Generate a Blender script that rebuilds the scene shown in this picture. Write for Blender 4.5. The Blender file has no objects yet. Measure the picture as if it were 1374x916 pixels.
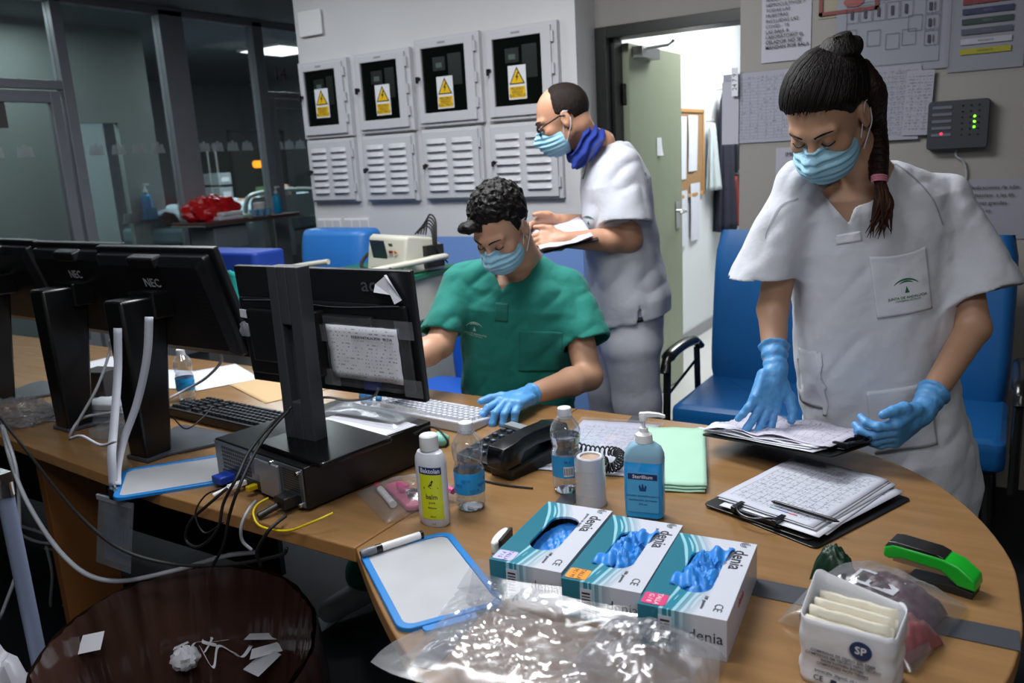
import bpy, math, random
import numpy as np
from mathutils import Vector, Matrix, Euler
from math import sin, cos, pi, radians as R
random.seed(7)
SC = bpy.context.scene
COL = SC.collection
# ------------------------------------------------------------------ camera (room axes: x along the back wall, y into the room)
CAMH, FPX = 1.47, 1100.0
TH, RO, AZ = R(12.8), R(3.2), R(32)
def _w(v): return Vector((v[0]*cos(AZ)-v[1]*sin(AZ), v[0]*sin(AZ)+v[1]*cos(AZ), v[2]))
_F = Vector((0, cos(TH), -sin(TH))); _R0 = Vector((1, 0, 0)); _U0 = Vector((0, sin(TH), cos(TH)))
_R = _R0*cos(RO)-_U0*sin(RO); _U = _U0*cos(RO)+_R0*sin(RO)
CF, CR, CU = _w(_F), _w(_R), _w(_U)
def ray(x, y): return CF+CR*((x-687)/FPX)-CU*((y-458)/FPX)
def PZ(x, y, z): d = ray(x, y); return Vector((0, 0, CAMH))+d*((z-CAMH)/d.z)      # point on the level z
def PY(x, y, v): d = ray(x, y); return Vector((0, 0, CAMH))+d*(v/d.y)             # point on the plane y = v
def PX(x, y, u): d = ray(x, y); return Vector((0, 0, CAMH))+d*(u/d.x)             # point on the plane x = u
cd = bpy.data.cameras.new('camera'); cam = bpy.data.objects.new('camera', cd); COL.objects.link(cam)
cd.sensor_width = 36; cd.lens = 36*FPX/1374; cd.clip_start = .05; cd.clip_end = 60
m = Matrix((CR, CU, -CF)).transposed().to_4x4(); m.translation = (0, 0, CAMH); cam.matrix_world = m
SC.camera = cam
cd.dof.use_dof = True; cd.dof.focus_distance = 1.75; cd.dof.aperture_fstop = 5.0
# ------------------------------------------------------------------ materials
class NT:
    def __init__(s, name):
        s.m = bpy.data.materials.new(name); s.m.use_nodes = True; s.t = s.m.node_tree; s.t.nodes.clear()
        s.out = s.t.nodes.new('ShaderNodeOutputMaterial'); s.b = s.t.nodes.new('ShaderNodeBsdfPrincipled')
        s.t.links.new(s.b.outputs[0], s.out.inputs[0])
    def n(s, typ, ins=None, **kw):
        nd = s.t.nodes.new(typ)
        for k, v in kw.items(): setattr(nd, k, v)
        for k, v in (ins or {}).items(): s.set(nd.inputs[k], v)
        return nd
    def set(s, inp, v):
        if isinstance(v, bpy.types.NodeSocket): s.t.links.new(v, inp)
        elif isinstance(v, bpy.types.Node): s.t.links.new(v.outputs[0], inp)
        else:
            try: inp.default_value = v
            except Exception: inp.default_value = tuple(v)+(1,) if len(v) == 3 else v
    def M(s, op, a, b=0.0, c=0.0):
        nd = s.n('ShaderNodeMath', operation=op); s.set(nd.inputs[0], a); s.set(nd.inputs[1], b); s.set(nd.inputs[2], c); return nd.outputs[0]
    def mix(s, f, a, b):
        nd = s.n('ShaderNodeMix', data_type='RGBA'); s.set(nd.inputs[0], f); s.set(nd.inputs[6], a); s.set(nd.inputs[7], b); return nd.outputs[2]
    def obj(s, scale=None):
        tc = s.n('ShaderNodeTexCoord').outputs['Object']
        if scale is None: return tc
        mp = s.n('ShaderNodeMapping'); s.set(mp.inputs[0], tc); mp.inputs['Scale'].default_value = scale; return mp.outputs[0]
    def noise(s, sc, detail=3, vec=None, rough=.5):
        nd = s.n('ShaderNodeTexNoise'); nd.inputs['Scale'].default_value = sc; nd.inputs['Detail'].default_value = detail
        nd.inputs['Roughness'].default_value = rough
        s.set(nd.inputs['Vector'], vec if vec is not None else s.obj()); return nd.outputs['Fac']
    def ramp(s, f, stops):
        nd = s.n('ShaderNodeValToRGB'); s.set(nd.inputs[0], f); e = nd.color_ramp.elements
        while len(e) > 1: e.remove(e[-1])
        e[0].position = stops[0][0]; e[0].color = c4(stops[0][1])
        for p, c in stops[1:]: k = e.new(p); k.color = c4(c)
        return nd.outputs[0]
    def bump(s, h, dist=.002, strength=.5):
        nd = s.n('ShaderNodeBump'); nd.inputs['Distance'].default_value = dist; nd.inputs['Strength'].default_value = strength
        s.set(nd.inputs['Height'], h); s.set(s.b.inputs['Normal'], nd.outputs[0])
def c4(c): return (c[0], c[1], c[2], 1) if not isinstance(c, (int, float)) else (c, c, c, 1)
def hexc(h):
    h = h.lstrip('#'); r = [int(h[i:i+2], 16)/255 for i in (0, 2, 4)]
    return tuple(x/12.92 if x <= .04045 else ((x+.055)/1.055)**2.4 for x in r)
def C(c): return hexc(c) if isinstance(c, str) else ((c, c, c) if isinstance(c, (int, float)) else c)
MATS = {}
def mat(name, col=.5, rough=.5, metal=0, var=0, vs=8, bump=0, bs=60, spec=.5, trans=0, ior=1.45, sss=0, emit=None, es=1, alpha=1, coat=0, sheen=0):
    if name in MATS: return MATS[name]
    t = NT(name); b = t.b.inputs; col = C(col)
    if var:
        f = t.noise(vs, 4)
        c = t.mix(f, tuple(max(0, x*(1-var)) for x in col)+(1,), tuple(min(1, x*(1+var)) for x in col)+(1,)); t.set(b['Base Color'], c)
    else: b['Base Color'].default_value = c4(col)
    b['Roughness'].default_value = rough; b['Metallic'].default_value = metal; b['Specular IOR Level'].default_value = spec
    if trans: b['Transmission Weight'].default_value = trans; b['IOR'].default_value = ior
    if sss: b['Subsurface Weight'].default_value = sss; b['Subsurface Radius'].default_value = (.012, .005, .003); b['Subsurface Scale'].default_value = 1
    if emit is not None: b['Emission Color'].default_value = c4(C(emit)); b['Emission Strength'].default_value = es
    if alpha < 1: b['Alpha'].default_value = alpha
    if coat: b['Coat Weight'].default_value = coat
    if sheen: b['Sheen Weight'].default_value = sheen
    if bump: t.bump(t.noise(bs, 4), bump, .6)
    MATS[name] = t.m; return t.m
def film(name, tint=(.9, .92, .95), amount=.12, rough=.15, gcol=1.0):
    """clear plastic film: mostly see-through with glossy glints"""
    if name in MATS: return MATS[name]
    t = NT(name); t.t.nodes.remove(t.b)
    tr = t.n('ShaderNodeBsdfTransparent'); tr.inputs[0].default_value = c4(tint)
    gl = t.n('ShaderNodeBsdfGlossy'); gl.inputs['Roughness'].default_value = rough; gl.inputs[0].default_value = (gcol, gcol, gcol, 1)
    df = t.n('ShaderNodeBsdfDiffuse'); df.inputs[0].default_value = (.75, .77, .82, 1)
    lw = t.n('ShaderNodeLayerWeight'); lw.inputs[0].default_value = .35
    m1 = t.n('ShaderNodeMixShader'); m1.inputs[0].default_value = .3; t.set(m1.inputs[1], gl.outputs[0]); t.set(m1.inputs[2], df.outputs[0])
    f = t.M('MULTIPLY_ADD', lw.outputs['Facing'], .45, amount)
    m2 = t.n('ShaderNodeMixShader'); t.set(m2.inputs[0], f); t.set(m2.inputs[1], tr.outputs[0]); t.set(m2.inputs[2], m1.outputs[0])
    t.set(t.out.inputs[0], m2.outputs[0]); MATS[name] = t.m; return t.m
def printed(name, w, h, base='#d9dbe2', ink='#3a3c48', pitch=.009, wordf=120, dens=.5, grid=None, head=0, blocks=None, mar=.9, rough=.6):
    """paper with rows of print: dashes of words on lines, or a table grid, inside margins; blocks = (x0,x1,y0,y1,colour)"""
    if name in MATS: return MATS[name]
    t = NT(name); tc = t.obj(); sp = t.n('ShaderNodeSeparateXYZ'); t.set(sp.inputs[0], tc); x, y = sp.outputs[0], sp.outputs[1]
    ys = t.M('DIVIDE', y, pitch); fr = t.M('FRACT', ys); row = t.M('FLOOR', ys)
    line = t.M('MULTIPLY', t.M('GREATER_THAN', fr, .28), t.M('LESS_THAN', fr, .66))
    cx = t.n('ShaderNodeCombineXYZ'); t.set(cx.inputs[0], t.M('MULTIPLY', x, wordf)); t.set(cx.inputs[1], t.M('MULTIPLY', row, 7.31))
    nz = t.n('ShaderNodeTexNoise'); nz.inputs['Scale'].default_value = 1; nz.inputs['Detail'].default_value = 2; t.set(nz.inputs['Vector'], cx.outputs[0])
    ink_f = t.M('MULTIPLY', line, t.M('GREATER_THAN', nz.outputs['Fac'], 1-dens))
    cx2 = t.n('ShaderNodeCombineXYZ'); t.set(cx2.inputs[0], t.M('MULTIPLY', x, 1500.)); t.set(cx2.inputs[1], t.M('MULTIPLY', y, 1200.))
    nz2 = t.n('ShaderNodeTexNoise'); nz2.inputs['Scale'].default_value = 1; t.set(nz2.inputs['Vector'], cx2.outputs[0])
    ink_f = t.M('MULTIPLY', ink_f, t.M('GREATER_THAN', nz2.outputs['Fac'], .42))
    if grid:
        gx, gy = grid
        gl = t.M('MAXIMUM', t.M('LESS_THAN', t.M('FRACT', t.M('DIVIDE', x, gx)), .0011/gx), t.M('LESS_THAN', t.M('FRACT', t.M('DIVIDE', y, gy)), .0011/gy))
        ink_f = t.M('MAXIMUM', ink_f, gl)
    ins = t.M('MULTIPLY', t.M('LESS_THAN', t.M('ABSOLUTE', x), w/2*mar), t.M('LESS_THAN', t.M('ABSOLUTE', y), h/2*mar))
    ink_f = t.M('MULTIPLY', t.M('MULTIPLY', ink_f, ins), .62)
    vary = t.noise(14, 2)
    bc = C(base); basec = t.mix(vary, tuple(v*.93 for v in bc)+(1,), c4(bc))
    col = t.mix(ink_f, basec, c4(C(ink)))
    for (x0, x1, y0, y1, c) in blocks or []:
        f = t.M('MULTIPLY', t.M('MULTIPLY', t.M('GREATER_THAN', x, x0), t.M('LESS_THAN', x, x1)), t.M('MULTIPLY', t.M('GREATER_THAN', y, y0), t.M('LESS_THAN', y, y1)))
        col = t.mix(f, col, c4(C(c)))
    t.set(t.b.inputs['Base Color'], col); t.b.inputs['Roughness'].default_value = rough
    MATS[name] = t.m; return t.m
# ------------------------------------------------------------------ mesh builder
def TM(loc=(0, 0, 0), rot=(0, 0, 0), s=1):
    return Matrix.Translation(Vector(loc)) @ Euler(rot).to_matrix().to_4x4() @ Matrix.Diagonal((s, s, s, 1) if isinstance(s, (int, float)) else (*s, 1))
FONT_CACHE = {}
class MB:
    def __init__(s): s.v, s.f, s.m, s.mi, s.T = [], [], [], 0, Matrix()
    def at(s, loc=(0, 0, 0), rot=(0, 0, 0), sc=1): s.T = TM(loc, rot, sc); return s
    def mi_(s, i): s.mi = i; return s
    def add(s, vs, fs, T=None):
        b = len(s.v); M = s.T if T is None else s.T @ T
        s.v += [tuple(M @ Vector(p)) for p in vs]; s.f += [tuple(b+i for i in f) for f in fs]; s.m += [s.mi]*len(fs); return s
    def box(s, x0, x1, y0, y1, z0, z1, T=None):
        return s.add([(x0, y0, z0), (x1, y0, z0), (x1, y1, z0), (x0, y1, z0), (x0, y0, z1), (x1, y0, z1), (x1, y1, z1), (x0, y1, z1)],
                     [(0, 3, 2, 1), (4, 5, 6, 7), (0, 1, 5, 4), (1, 2, 6, 5), (2, 3, 7, 6), (3, 0, 4, 7)], T)
    def prism(s, poly, z0, z1, T=None):
        a = sum(poly[i][0]*poly[(i+1) % len(poly)][1]-poly[(i+1) % len(poly)][0]*poly[i][1] for i in range(len(poly)))
        if a < 0: poly = poly[::-1]
        n = len(poly)
        return s.add([(x, y, z0) for x, y in poly]+[(x, y, z1) for x, y in poly],
                     [tuple(range(n-1, -1, -1)), tuple(range(n, 2*n))]+[(i, (i+1) % n, n+(i+1) % n, n+i) for i in range(n)], T)
    def cyl(s, p0, p1, r0, r1=None, n=16, cap=True):
        return s.tube([p0, p1], [r0, r0 if r1 is None else r1], n, cap)
    def tube(s, pts, r, n=8, cap=True, flat=1.0):
        pts = [Vector(p) for p in pts]; k = len(pts); rr = r if isinstance(r, (list, tuple)) else [r]*k
        vs, fs = [], []; up = None
        for i, p in enumerate(pts):
            t = (pts[min(i+1, k-1)]-pts[max(i-1, 0)])
            t = t.normalized() if t.length > 1e-9 else Vector((0, 0, 1))
            if up is None: up = Vector((0, 0, 1)) if abs(t.z) < .9 else Vector((1, 0, 0))
            x = up.cross(t); x = x.normalized() if x.length > 1e-6 else t.orthogonal().normalized()
            y = t.cross(x); up = y
            for j in range(n): a = 2*pi*j/n; vs.append(tuple(p+(x*cos(a)+y*sin(a)*flat)*rr[i]))
        for i in range(k-1):
            for j in range(n): fs.append((i*n+j, i*n+(j+1) % n, (i+1)*n+(j+1) % n, (i+1)*n+j))
        if cap: fs += [tuple(range(n-1, -1, -1)), tuple(range((k-1)*n, k*n))]
        return s.add(vs, fs)
    def lathe(s, prof, n=32, T=None, sx=1, sy=1, cap=True):
        vs, fs = [], []
        for r, z in prof:
            for j in range(n): a = 2*pi*j/n; vs.append((r*cos(a)*sx, r*sin(a)*sy, z))
        for i in range(len(prof)-1):
            for j in range(n): fs.append((i*n+j, i*n+(j+1) % n, (i+1)*n+(j+1) % n, (i+1)*n+j))
        if cap: fs += [tuple(range(n-1, -1, -1)), tuple(range((len(prof)-1)*n, len(prof)*n))]
        return s.add(vs, fs, T)
    def grid(s, nx, ny, fn, T=None, wrap=False):
        vs = [fn(i/(nx), j/(ny)) for j in range(ny+1) for i in range(nx+1)]
        return s.add(vs, [(j*(nx+1)+i, j*(nx+1)+i+1, (j+1)*(nx+1)+i+1, (j+1)*(nx+1)+i) for j in range(ny) for i in range(nx)], T)
    def loft(s, rings, cap=True):
        n = len(rings[0]); vs = [p for r in rings for p in r]; fs = []
        for i in range(len(rings)-1):
            for j in range(n): fs.append((i*n+j, i*n+(j+1) % n, (i+1)*n+(j+1) % n, (i+1)*n+j))
        if cap: fs += [tuple(range(n-1, -1, -1)), tuple(range((len(rings)-1)*n, len(rings)*n))]
        return s.add(vs, fs)
    def text(s, txt, size, T=None, ext=.0002, al='CENTER', bold=0, sx=1):
        bold = min(bold, .012)
        key = (txt, al, bold)
        if key not in FONT_CACHE:
            cu = bpy.data.curves.new('lettering', 'FONT'); cu.body = txt; cu.size = 1; cu.align_x = al; cu.align_y = 'CENTER'; cu.extrude = .004; cu.offset = bold
            cu.resolution_u = 2
            o = bpy.data.objects.new('lettering', cu); COL.objects.link(o); dg = bpy.context.evaluated_depsgraph_get()
            me = bpy.data.meshes.new_from_object(o.evaluated_get(dg))
            FONT_CACHE[key] = ([tuple(v.co) for v in me.vertices], [tuple(p.vertices) for p in me.polygons])
            bpy.data.objects.remove(o); bpy.data.meshes.remove(me); bpy.data.curves.remove(cu)
        vs, fs = FONT_CACHE[key]
        return s.add([(x*size*sx, y*size, (z/.004)*ext) for x, y, z in vs], fs, T)
def empty(name, loc=(0, 0, 0), rz=0, rot=None):
    o = bpy.data.objects.new(name, None); COL.objects.link(o); o.location = loc; o.rotation_euler = rot or (0, 0, rz); o.empty_display_size = .05; return o
def tag(o, label=None, cat=None, group=None, kind=None):
    if label: o['label'] = label
    if cat: o['category'] = cat
    if group: o['group'] = group
    if kind: o['kind'] = kind
    return o
def thing(name, label, cat, loc=(0, 0, 0), rz=0, group=None, rot=None): return tag(empty(name, loc, rz, rot), label, cat, group)
def obj(name, mb, mats, parent=None, bev=0, smooth=False, th=0, sub=0, loc=None, rot=None, bseg=2, ang=35):
    me = bpy.data.meshes.new(name); me.from_pydata(mb.v, [], mb.f)
    mats = mats if isinstance(mats, (list, tuple)) else [mats]
    for q in mats: me.materials.append(q)
    if len(mats) > 1: me.polygons.foreach_set('material_index', mb.m)
    me.update()
    if smooth: me.polygons.foreach_set('use_smooth', [True]*len(me.polygons)); me.set_sharp_from_angle(angle=R(ang))
    o = bpy.data.objects.new(name, me); COL.objects.link(o); o.parent = parent
    if loc is not None: o.location = loc
    if rot is not None: o.rotation_euler = rot
    if sub: q = o.modifiers.new('s', 'SUBSURF'); q.levels = q.render_levels = sub
    if th: q = o.modifiers.new('t', 'SOLIDIFY'); q.thickness = th; q.offset = 0
    if bev: q = o.modifiers.new('b', 'BEVEL'); q.width = bev; q.segments = bseg; q.limit_method = 'ANGLE'; q.angle_limit = R(40)
    return o
def struct(name, mb, mats, parent=None, **k): o = obj(name, mb, mats, parent, **k); return tag(o, kind='structure') if parent is None else o
def B(*a): return MB().box(*a)
def spline(pts, n=6):
    P = [Vector(p) for p in pts]; P = [P[0]*2-P[1]]+P+[P[-1]*2-P[-2]]; out = []
    for i in range(1, len(P)-2):
        a, b, c, d = P[i-1:i+3]
        for k in range(n):
            t = k/n; out.append(.5*((2*b)+(c-a)*t+(2*a-5*b+4*c-d)*t*t+(3*b-a-3*c+d)*t**3))
    out.append(P[-2]); return out
def rrect(w, h, r, n=5, cx=0, cy=0):
    out = []
    for (sx, sy, a0) in ((1, 1, 0), (-1, 1, pi/2), (-1, -1, pi), (1, -1, 3*pi/2)):
        for k in range(n+1): a = a0+pi/2*k/n; out.append((cx+sx*(w/2-r)+r*cos(a), cy+sy*(h/2-r)+r*sin(a)))
    return out
def copy_tree(o, parent=None):
    c = o.copy(); COL.objects.link(c); c.parent = parent
    for ch in list(o.children): copy_tree(ch, c)
    return c
def wob(x, y, z=0, s=1.0):
    return (sin(x*7.1*s+1.3*sin(y*5.3*s+z))+sin(y*9.7*s+1.7*sin(x*6.1*s+2+z))+.6*sin((x+y)*15.3*s+z*3))/2.6
WHITE = mat('white plastic', .75, .35); BLACK = mat('black plastic', .012, .38, bump=.0002, bs=900); BLK = mat('black gloss plastic', .01, .22)
INK = mat('black ink', .015, .6); STEEL = mat('brushed steel', .45, .35, 1); CHROME = mat('chrome', .7, .15, 1); GREYP = mat('grey plastic', .22, .5)
PAPER = mat('white paper', '#d4d6de', .65, var=.04, vs=20); RUB = mat('black rubber', .01, .6)
# ================================================================== ROOM
VW = 3.78; VD = 4.0; UG = -5.85; ZC = 2.74
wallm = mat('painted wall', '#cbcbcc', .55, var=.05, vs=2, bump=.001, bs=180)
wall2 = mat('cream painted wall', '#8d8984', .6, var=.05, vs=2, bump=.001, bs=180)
bluew = mat('blue wall band', '#7396cf', .5, var=.05, vs=3)
UE = PY(993, 100, VW).x      # left end of the right-hand wall
UC = -1.9                    # right end of the wall with the cabinets
t = NT('dark vinyl floor'); f = t.noise(3, 5); t.set(t.b.inputs['Base Color'], t.ramp(f, [(.3, (.004, .005, .007)), (.7, (.009, .011, .014))])); t.b.inputs['Roughness'].default_value = .55; t.b.inputs['Specular IOR Level'].default_value = .25
floorm = t.m
struct('floor', B(-11, 2.6, -1.6, 4.1, -.05, 0), floorm)
struct('floor_corridor', B(-2.1, 1, 4.1, 9.2, -.05, 0.001), mat('pale corridor floor', '#b9bab8', .3, var=.06))
struct('floor_ward', B(-11, -2.2, 4.1, 9.2, -.05, 0), floorm)
struct('trim_1', MB().box(-1.9, -1.83, .3, 3.6, 0, .002), mat('grey floor line', '#aab0b8', .5))
struct('ceiling', B(-5.9, 2.6, -1.6, 9.2, ZC, ZC+.05), mat('ceiling paint', '#8b8d92', .7))
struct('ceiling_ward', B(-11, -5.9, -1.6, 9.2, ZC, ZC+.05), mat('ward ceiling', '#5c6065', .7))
# wall with the cabinets, blue band low
mb = MB().box(-3.76, UC, VW, VD+.2, 1.04, ZC); mb.mi_(1).box(-3.76, UC, VW, VD+.2, 0, 1.04)
struct('wall_back', mb, [wallm, bluew])
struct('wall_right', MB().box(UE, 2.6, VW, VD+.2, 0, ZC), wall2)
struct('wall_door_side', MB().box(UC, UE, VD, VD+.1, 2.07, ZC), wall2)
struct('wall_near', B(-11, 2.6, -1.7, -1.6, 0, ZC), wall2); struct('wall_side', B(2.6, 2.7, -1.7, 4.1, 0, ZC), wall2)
# door opening: black frame, green leaf swung into the corridor
fr = mat('black door frame', .008, .35)
mb = MB().box(UC+.005, UC+.065, VD-.02, VD+.14, 0, 2.07).box(UC+.065, UE+.02, VD-.02, VD+.14, 2.015, 2.07).box(UE+.02, UE+.08, VD-.02, VD+.14, 0, 2.07)
mb.box(UC+.065, UC+.085, VD+.04, VD+.14, 0, 2.015)
d = struct('door_1', mb, fr, bev=.002)
lf = B(0, .045, 0, .78, .012, 2.0)
leaf = obj('door_leaf', lf, mat('sage green door', '#87907a', .45, var=.04, vs=3), d, bev=.002, loc=(UC+.075, VD+.14, 0))
mb = MB().box(.046, .052, .66, .73, .98, 1.14).cyl((.05, .7, 1.08), (.1, .7, 1.08), .011).tube([(.1, .7, 1.08), (.105, .66, 1.08), (.105, .58, 1.078)], .009)
obj('door_handle', mb, CHROME, leaf, bev=.001, smooth=True)
mb = MB()
for z in (.3, 1.25, 1.75): obj('hinge', MB().cyl((.02, -.012, z-.05), (.02, -.012, z+.05), .011), BLK, leaf, smooth=True)
obj('door_note', MB().grid(3, 4, lambda a, b: (.0475+.012*(1-b)**2*a, .37+.07*a, 1.42+.1*b)), PAPER, leaf, th=.0006)
obj('door_closer', MB().tube([(.05, .1, 1.97), (.2, .16, 1.985), (.28, .02, 1.985)], .008).box(.046, .1, .05, .3, 1.93, 1.985), STEEL, leaf)
# corridor
cw = mat('white corridor wall', '#cfd3d6', .45, bump=.001, bs=100)
struct('wall_corridor_left', B(-2.2, -2.1, 4.2, 9.2, 0, ZC), cw); struct('wall_corridor_right', B(1, 1.1, 4.2, 9.2, 0, ZC), cw)
struct('wall_corridor_end', B(-2.2, 1.1, 9.2, 9.3, 0, ZC), cw)
struct('baseboard_corridor', B(-2.1, -2.085, 4.2, 9.2, 0, .09), mat('grey skirting', '#8b8d8f', .5))
lamp = thing('ceiling_light', 'bright panel light on the corridor ceiling above the open green door', 'light', (-1.35, 6.1, ZC), group=None)
obj('light_frame', MB().box(-.32, .32, -.92, .92, -.05, 0), WHITE, lamp); obj('diffuser', B(-.3, .3, -.9, .9, -.056, -.05), mat('lit diffuser', .9, .5, emit=(1, 1, 1), es=9), lamp)
# notice board on the corridor wall
q0 = PX(905, 148, -2.1); q1 = PX(937, 250, -2.1)
bt = thing('cork_notice_board', 'wood framed cork notice board on the white corridor wall beyond the door', 'notice board', (-2.1, 5.85, 1.4))
obj('cork', B(0, .012, -.55, .38, -.28, .3), mat('cork', '#8a6b48', .8, var=.3, vs=60), bt)
obj('board_frame', MB().box(0, .02, -.57, .4, .3, .325).box(0, .02, -.57, .4, -.305, -.28).box(0, .02, .375, .4, -.3, .32), mat('pine frame', '#a87f4f', .5), bt, bev=.002)
pm = printed('corridor notice', .2, .29, pitch=.02, wordf=60)
for i, (y, z, w, h) in enumerate(((-.1, .05, .2, .44), (.14, .08, .2, .4), (-.1, -.45, .2, .4), (.18, -.42, .2, .42), (-.33, .06, .19, .4))):
    o = obj('pinned_sheet', MB().grid(4, 4, lambda a, b: (.004*sin(5*a+3*b), (a-.5)*w, (b-.5)*h), TM()), mat('pinned paper', '#bfc4d0', .6, var=.06, vs=30), None, th=.0008, loc=(-2.083+.002, 5.85+y, 1.4+z))
    tag(o, ['narrow white sheet at the middle of the corridor cork board', 'white sheet at the right half of the corridor cork board', 'white sheet hanging below the middle of the corridor cork board', 'white sheet hanging lowest at the right under the corridor cork board', 'white sheet nearest the door leaf on the corridor cork board'][i], 'paper', 'sheets on the corridor board')
# coats hanging further along the corridor
def coat(loc, col, w, h, name, label, cat, seed=0, d=.13):
    t_ = thing(name, label, cat, loc)
    def fn(a, b):
        an = a*2*pi; k = 1-b; ww = w*(.62+.38*k**.5)*(1 if b < .97 else .35); f = .018*sin(7*an+seed)*k+.012*sin(13*an+seed*2)*k
        return (d*.5+(d*.5+f)*cos(an)*(.4+.6*k), (ww/2+f)*sin(an), h*(b-1)+.0*f)
    obj('garment', MB().grid(48, 16, fn), mat('cloth '+name+str(col), col, .85, var=.25, vs=9), t_, smooth=True, th=.004, ang=180)
    obj('wall_hook', MB().tube([(-.01, 0, .02), (.05, 0, .02), (.06, 0, .05)], .006), STEEL, t_)
    return t_
coat((-2.09, 6.6, 1.86), '#15182a', .3, 1.08, 'hanging_coat', 'long dark navy coat hanging in the corridor nearest the notice board', 'coat', 1)
coat((-2.09, 7.02, 1.84), '#101320', .34, .85, 'hanging_jacket', 'black jacket hanging behind the long navy coat in the corridor', 'coat', 3)
coat((-2.03, 6.8, 1.2), '#6e2420', .1, .4, 'hanging_scarf', 'dark red cloth hanging below the navy coat in the corridor', 'scarf', 5, .06)
coat((-2.09, 7.45, 1.3), '#c9ced6', .3, .62, 'hanging_gown', 'white gown hanging past the dark coats in the corridor', 'gown', 2)
coat((-2.09, 6.35, 1.62), '#aeb9bd', .16, .5, 'hanging_plastic_bag', 'pale translucent bag hanging between the notice board and the navy coat', 'bag', 4, .08)
# ------------------------------------------------------------------ glass wall of the ward
al = mat('aluminium profile', '#9a9ea6', .4, .2, var=.12, vs=5)
gls = film('partition glass', (.84, .87, .87), .02, .03)
g2 = film('partition glass greyed', (.72, .75, .75), .05, .2)  # greyer, less clear panes with a rougher gloss
mb = MB()
for v0, v1 in ((1.1, 1.2), (3.52, 3.6), (4.38, 4.6), (5.31, 5.42), (6.6, 6.8)): mb.box(UG-.04, UG+.05, v0, v1, 0, ZC-.02)
mb.box(UG-.04, UG+.05, -1.5, 7.4, ZC-.06, ZC)
struct('trim_2', mb.box(UG-.041, UG+.045, 1.2, 3.52, 2.09, 2.15).box(UG-.041, UG+.045, 5.42, 6.6, 2.09, 2.14), al, bev=.003)
struct('wall_glass_base', B(UG-.03, UG+.03, 3.6, 4.38, 0, .12), al)
for i, (v0, v1, z0, z1) in enumerate(((1.2, 3.52, 2.15, 2.68), (3.6, 4.38, .12, 2.68), (4.6, 5.31, .1, 2.68), (5.42, 6.6, 2.14, 2.68))):
    struct('window_%d' % (i+1), B(UG-.004, UG+.004, v0, v1, z0, z1), g2 if i < 2 else gls)
stk = mat('frosted sticker', '#c4ccd0', .6, alpha=.5)
def sticker(v):
    mb = MB()
    for dx, h in ((-.035, .07), (0, .085), (.035, .07)): mb.prism([(dx-.028, -.03), (dx+.028, -.03), (dx+.012, h-.03), (dx-.012, h-.03)], 0, .001, TM((UG+.006, v, 1.665), (pi/2, 0, pi/2)))
    return mb
for i, (v0, v1) in enumerate(((2.3, 3.5), (5.43, 6.5))):
    mb = MB().box(-.03, .03, v0, v0+.07, .02, 2.08).box(-.03, .03, v1-.07, v1, .02, 2.08).box(-.03, .03, v0+.07, v1-.07, 2.0, 2.08).box(-.03, .03, v0+.07, v1-.07, .02, .3)
    d = struct('door_%d' % (i+2), mb, al, bev=.003, loc=(UG, 0, 0))
    obj('door_glass', B(-.004, .004, v0+.07, v1-.07, .3, 2.0), g2 if i == 0 else gls, d)
    if i == 0: obj('door_sign', B(.005, .007, 3.0, 3.12, 1.83, 2.0), mat('faded sign', '#5d5a58', .6), d)
    if i: obj('door_number', MB().text('14', .16, TM((.006, 5.62, 2.3), (pi/2, 0, pi/2))), mat('red number', '#4a2530', .6), d)
for i, v in enumerate([3.0, 3.2, 3.72, 3.9, 4.07, 4.24, 4.68, 4.82, 4.98, 5.14, 5.5, 5.64, 5.78]):
    o = obj('glass_sticker', sticker(v), stk); tag(o, 'small frosted safety motif stuck on the ward glass at eye level', 'sticker', 'frosted motifs on the ward glass')
# ward behind the glass
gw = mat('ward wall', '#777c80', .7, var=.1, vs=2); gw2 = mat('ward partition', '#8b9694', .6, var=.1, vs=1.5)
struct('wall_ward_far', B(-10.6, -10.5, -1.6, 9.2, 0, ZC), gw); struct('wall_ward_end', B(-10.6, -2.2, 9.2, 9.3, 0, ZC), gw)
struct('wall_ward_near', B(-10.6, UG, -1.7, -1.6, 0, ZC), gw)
W0, W1 = PX(108, 330, -6.9), PX(158, 165, -6.9)
mb = MB().box(-6.96, -6.9, .5, W0.y, 0, ZC).box(-6.96, -6.9, W1.y, 5.0, 0, ZC).box(-6.96, -6.9, W0.y, W1.y, W1.z, ZC).box(-6.96, -6.9, W0.y, W1.y, 0, .75)
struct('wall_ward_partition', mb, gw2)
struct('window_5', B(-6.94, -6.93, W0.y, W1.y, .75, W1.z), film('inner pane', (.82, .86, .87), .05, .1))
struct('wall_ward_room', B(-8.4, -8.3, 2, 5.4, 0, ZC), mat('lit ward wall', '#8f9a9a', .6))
tag(obj('equipment_trolley', MB().box(-.25, .25, -.3, .3, .1, .14).box(-.25, .25, -.3, .3, .95, 1.0).box(-.22, -.18, -.28, -.25, 0, 1.5).box(.18, .22, .25, .28, 0, 1.5).box(-.15, .15, -.25, .15, 1.0, 1.3), mat('pale equipment', '#8d9a9e', .5), None, bev=.01, loc=(-7.7, 4.15, 0)), 'pale equipment trolley seen dimly through the inner ward window', 'trolley')
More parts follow.
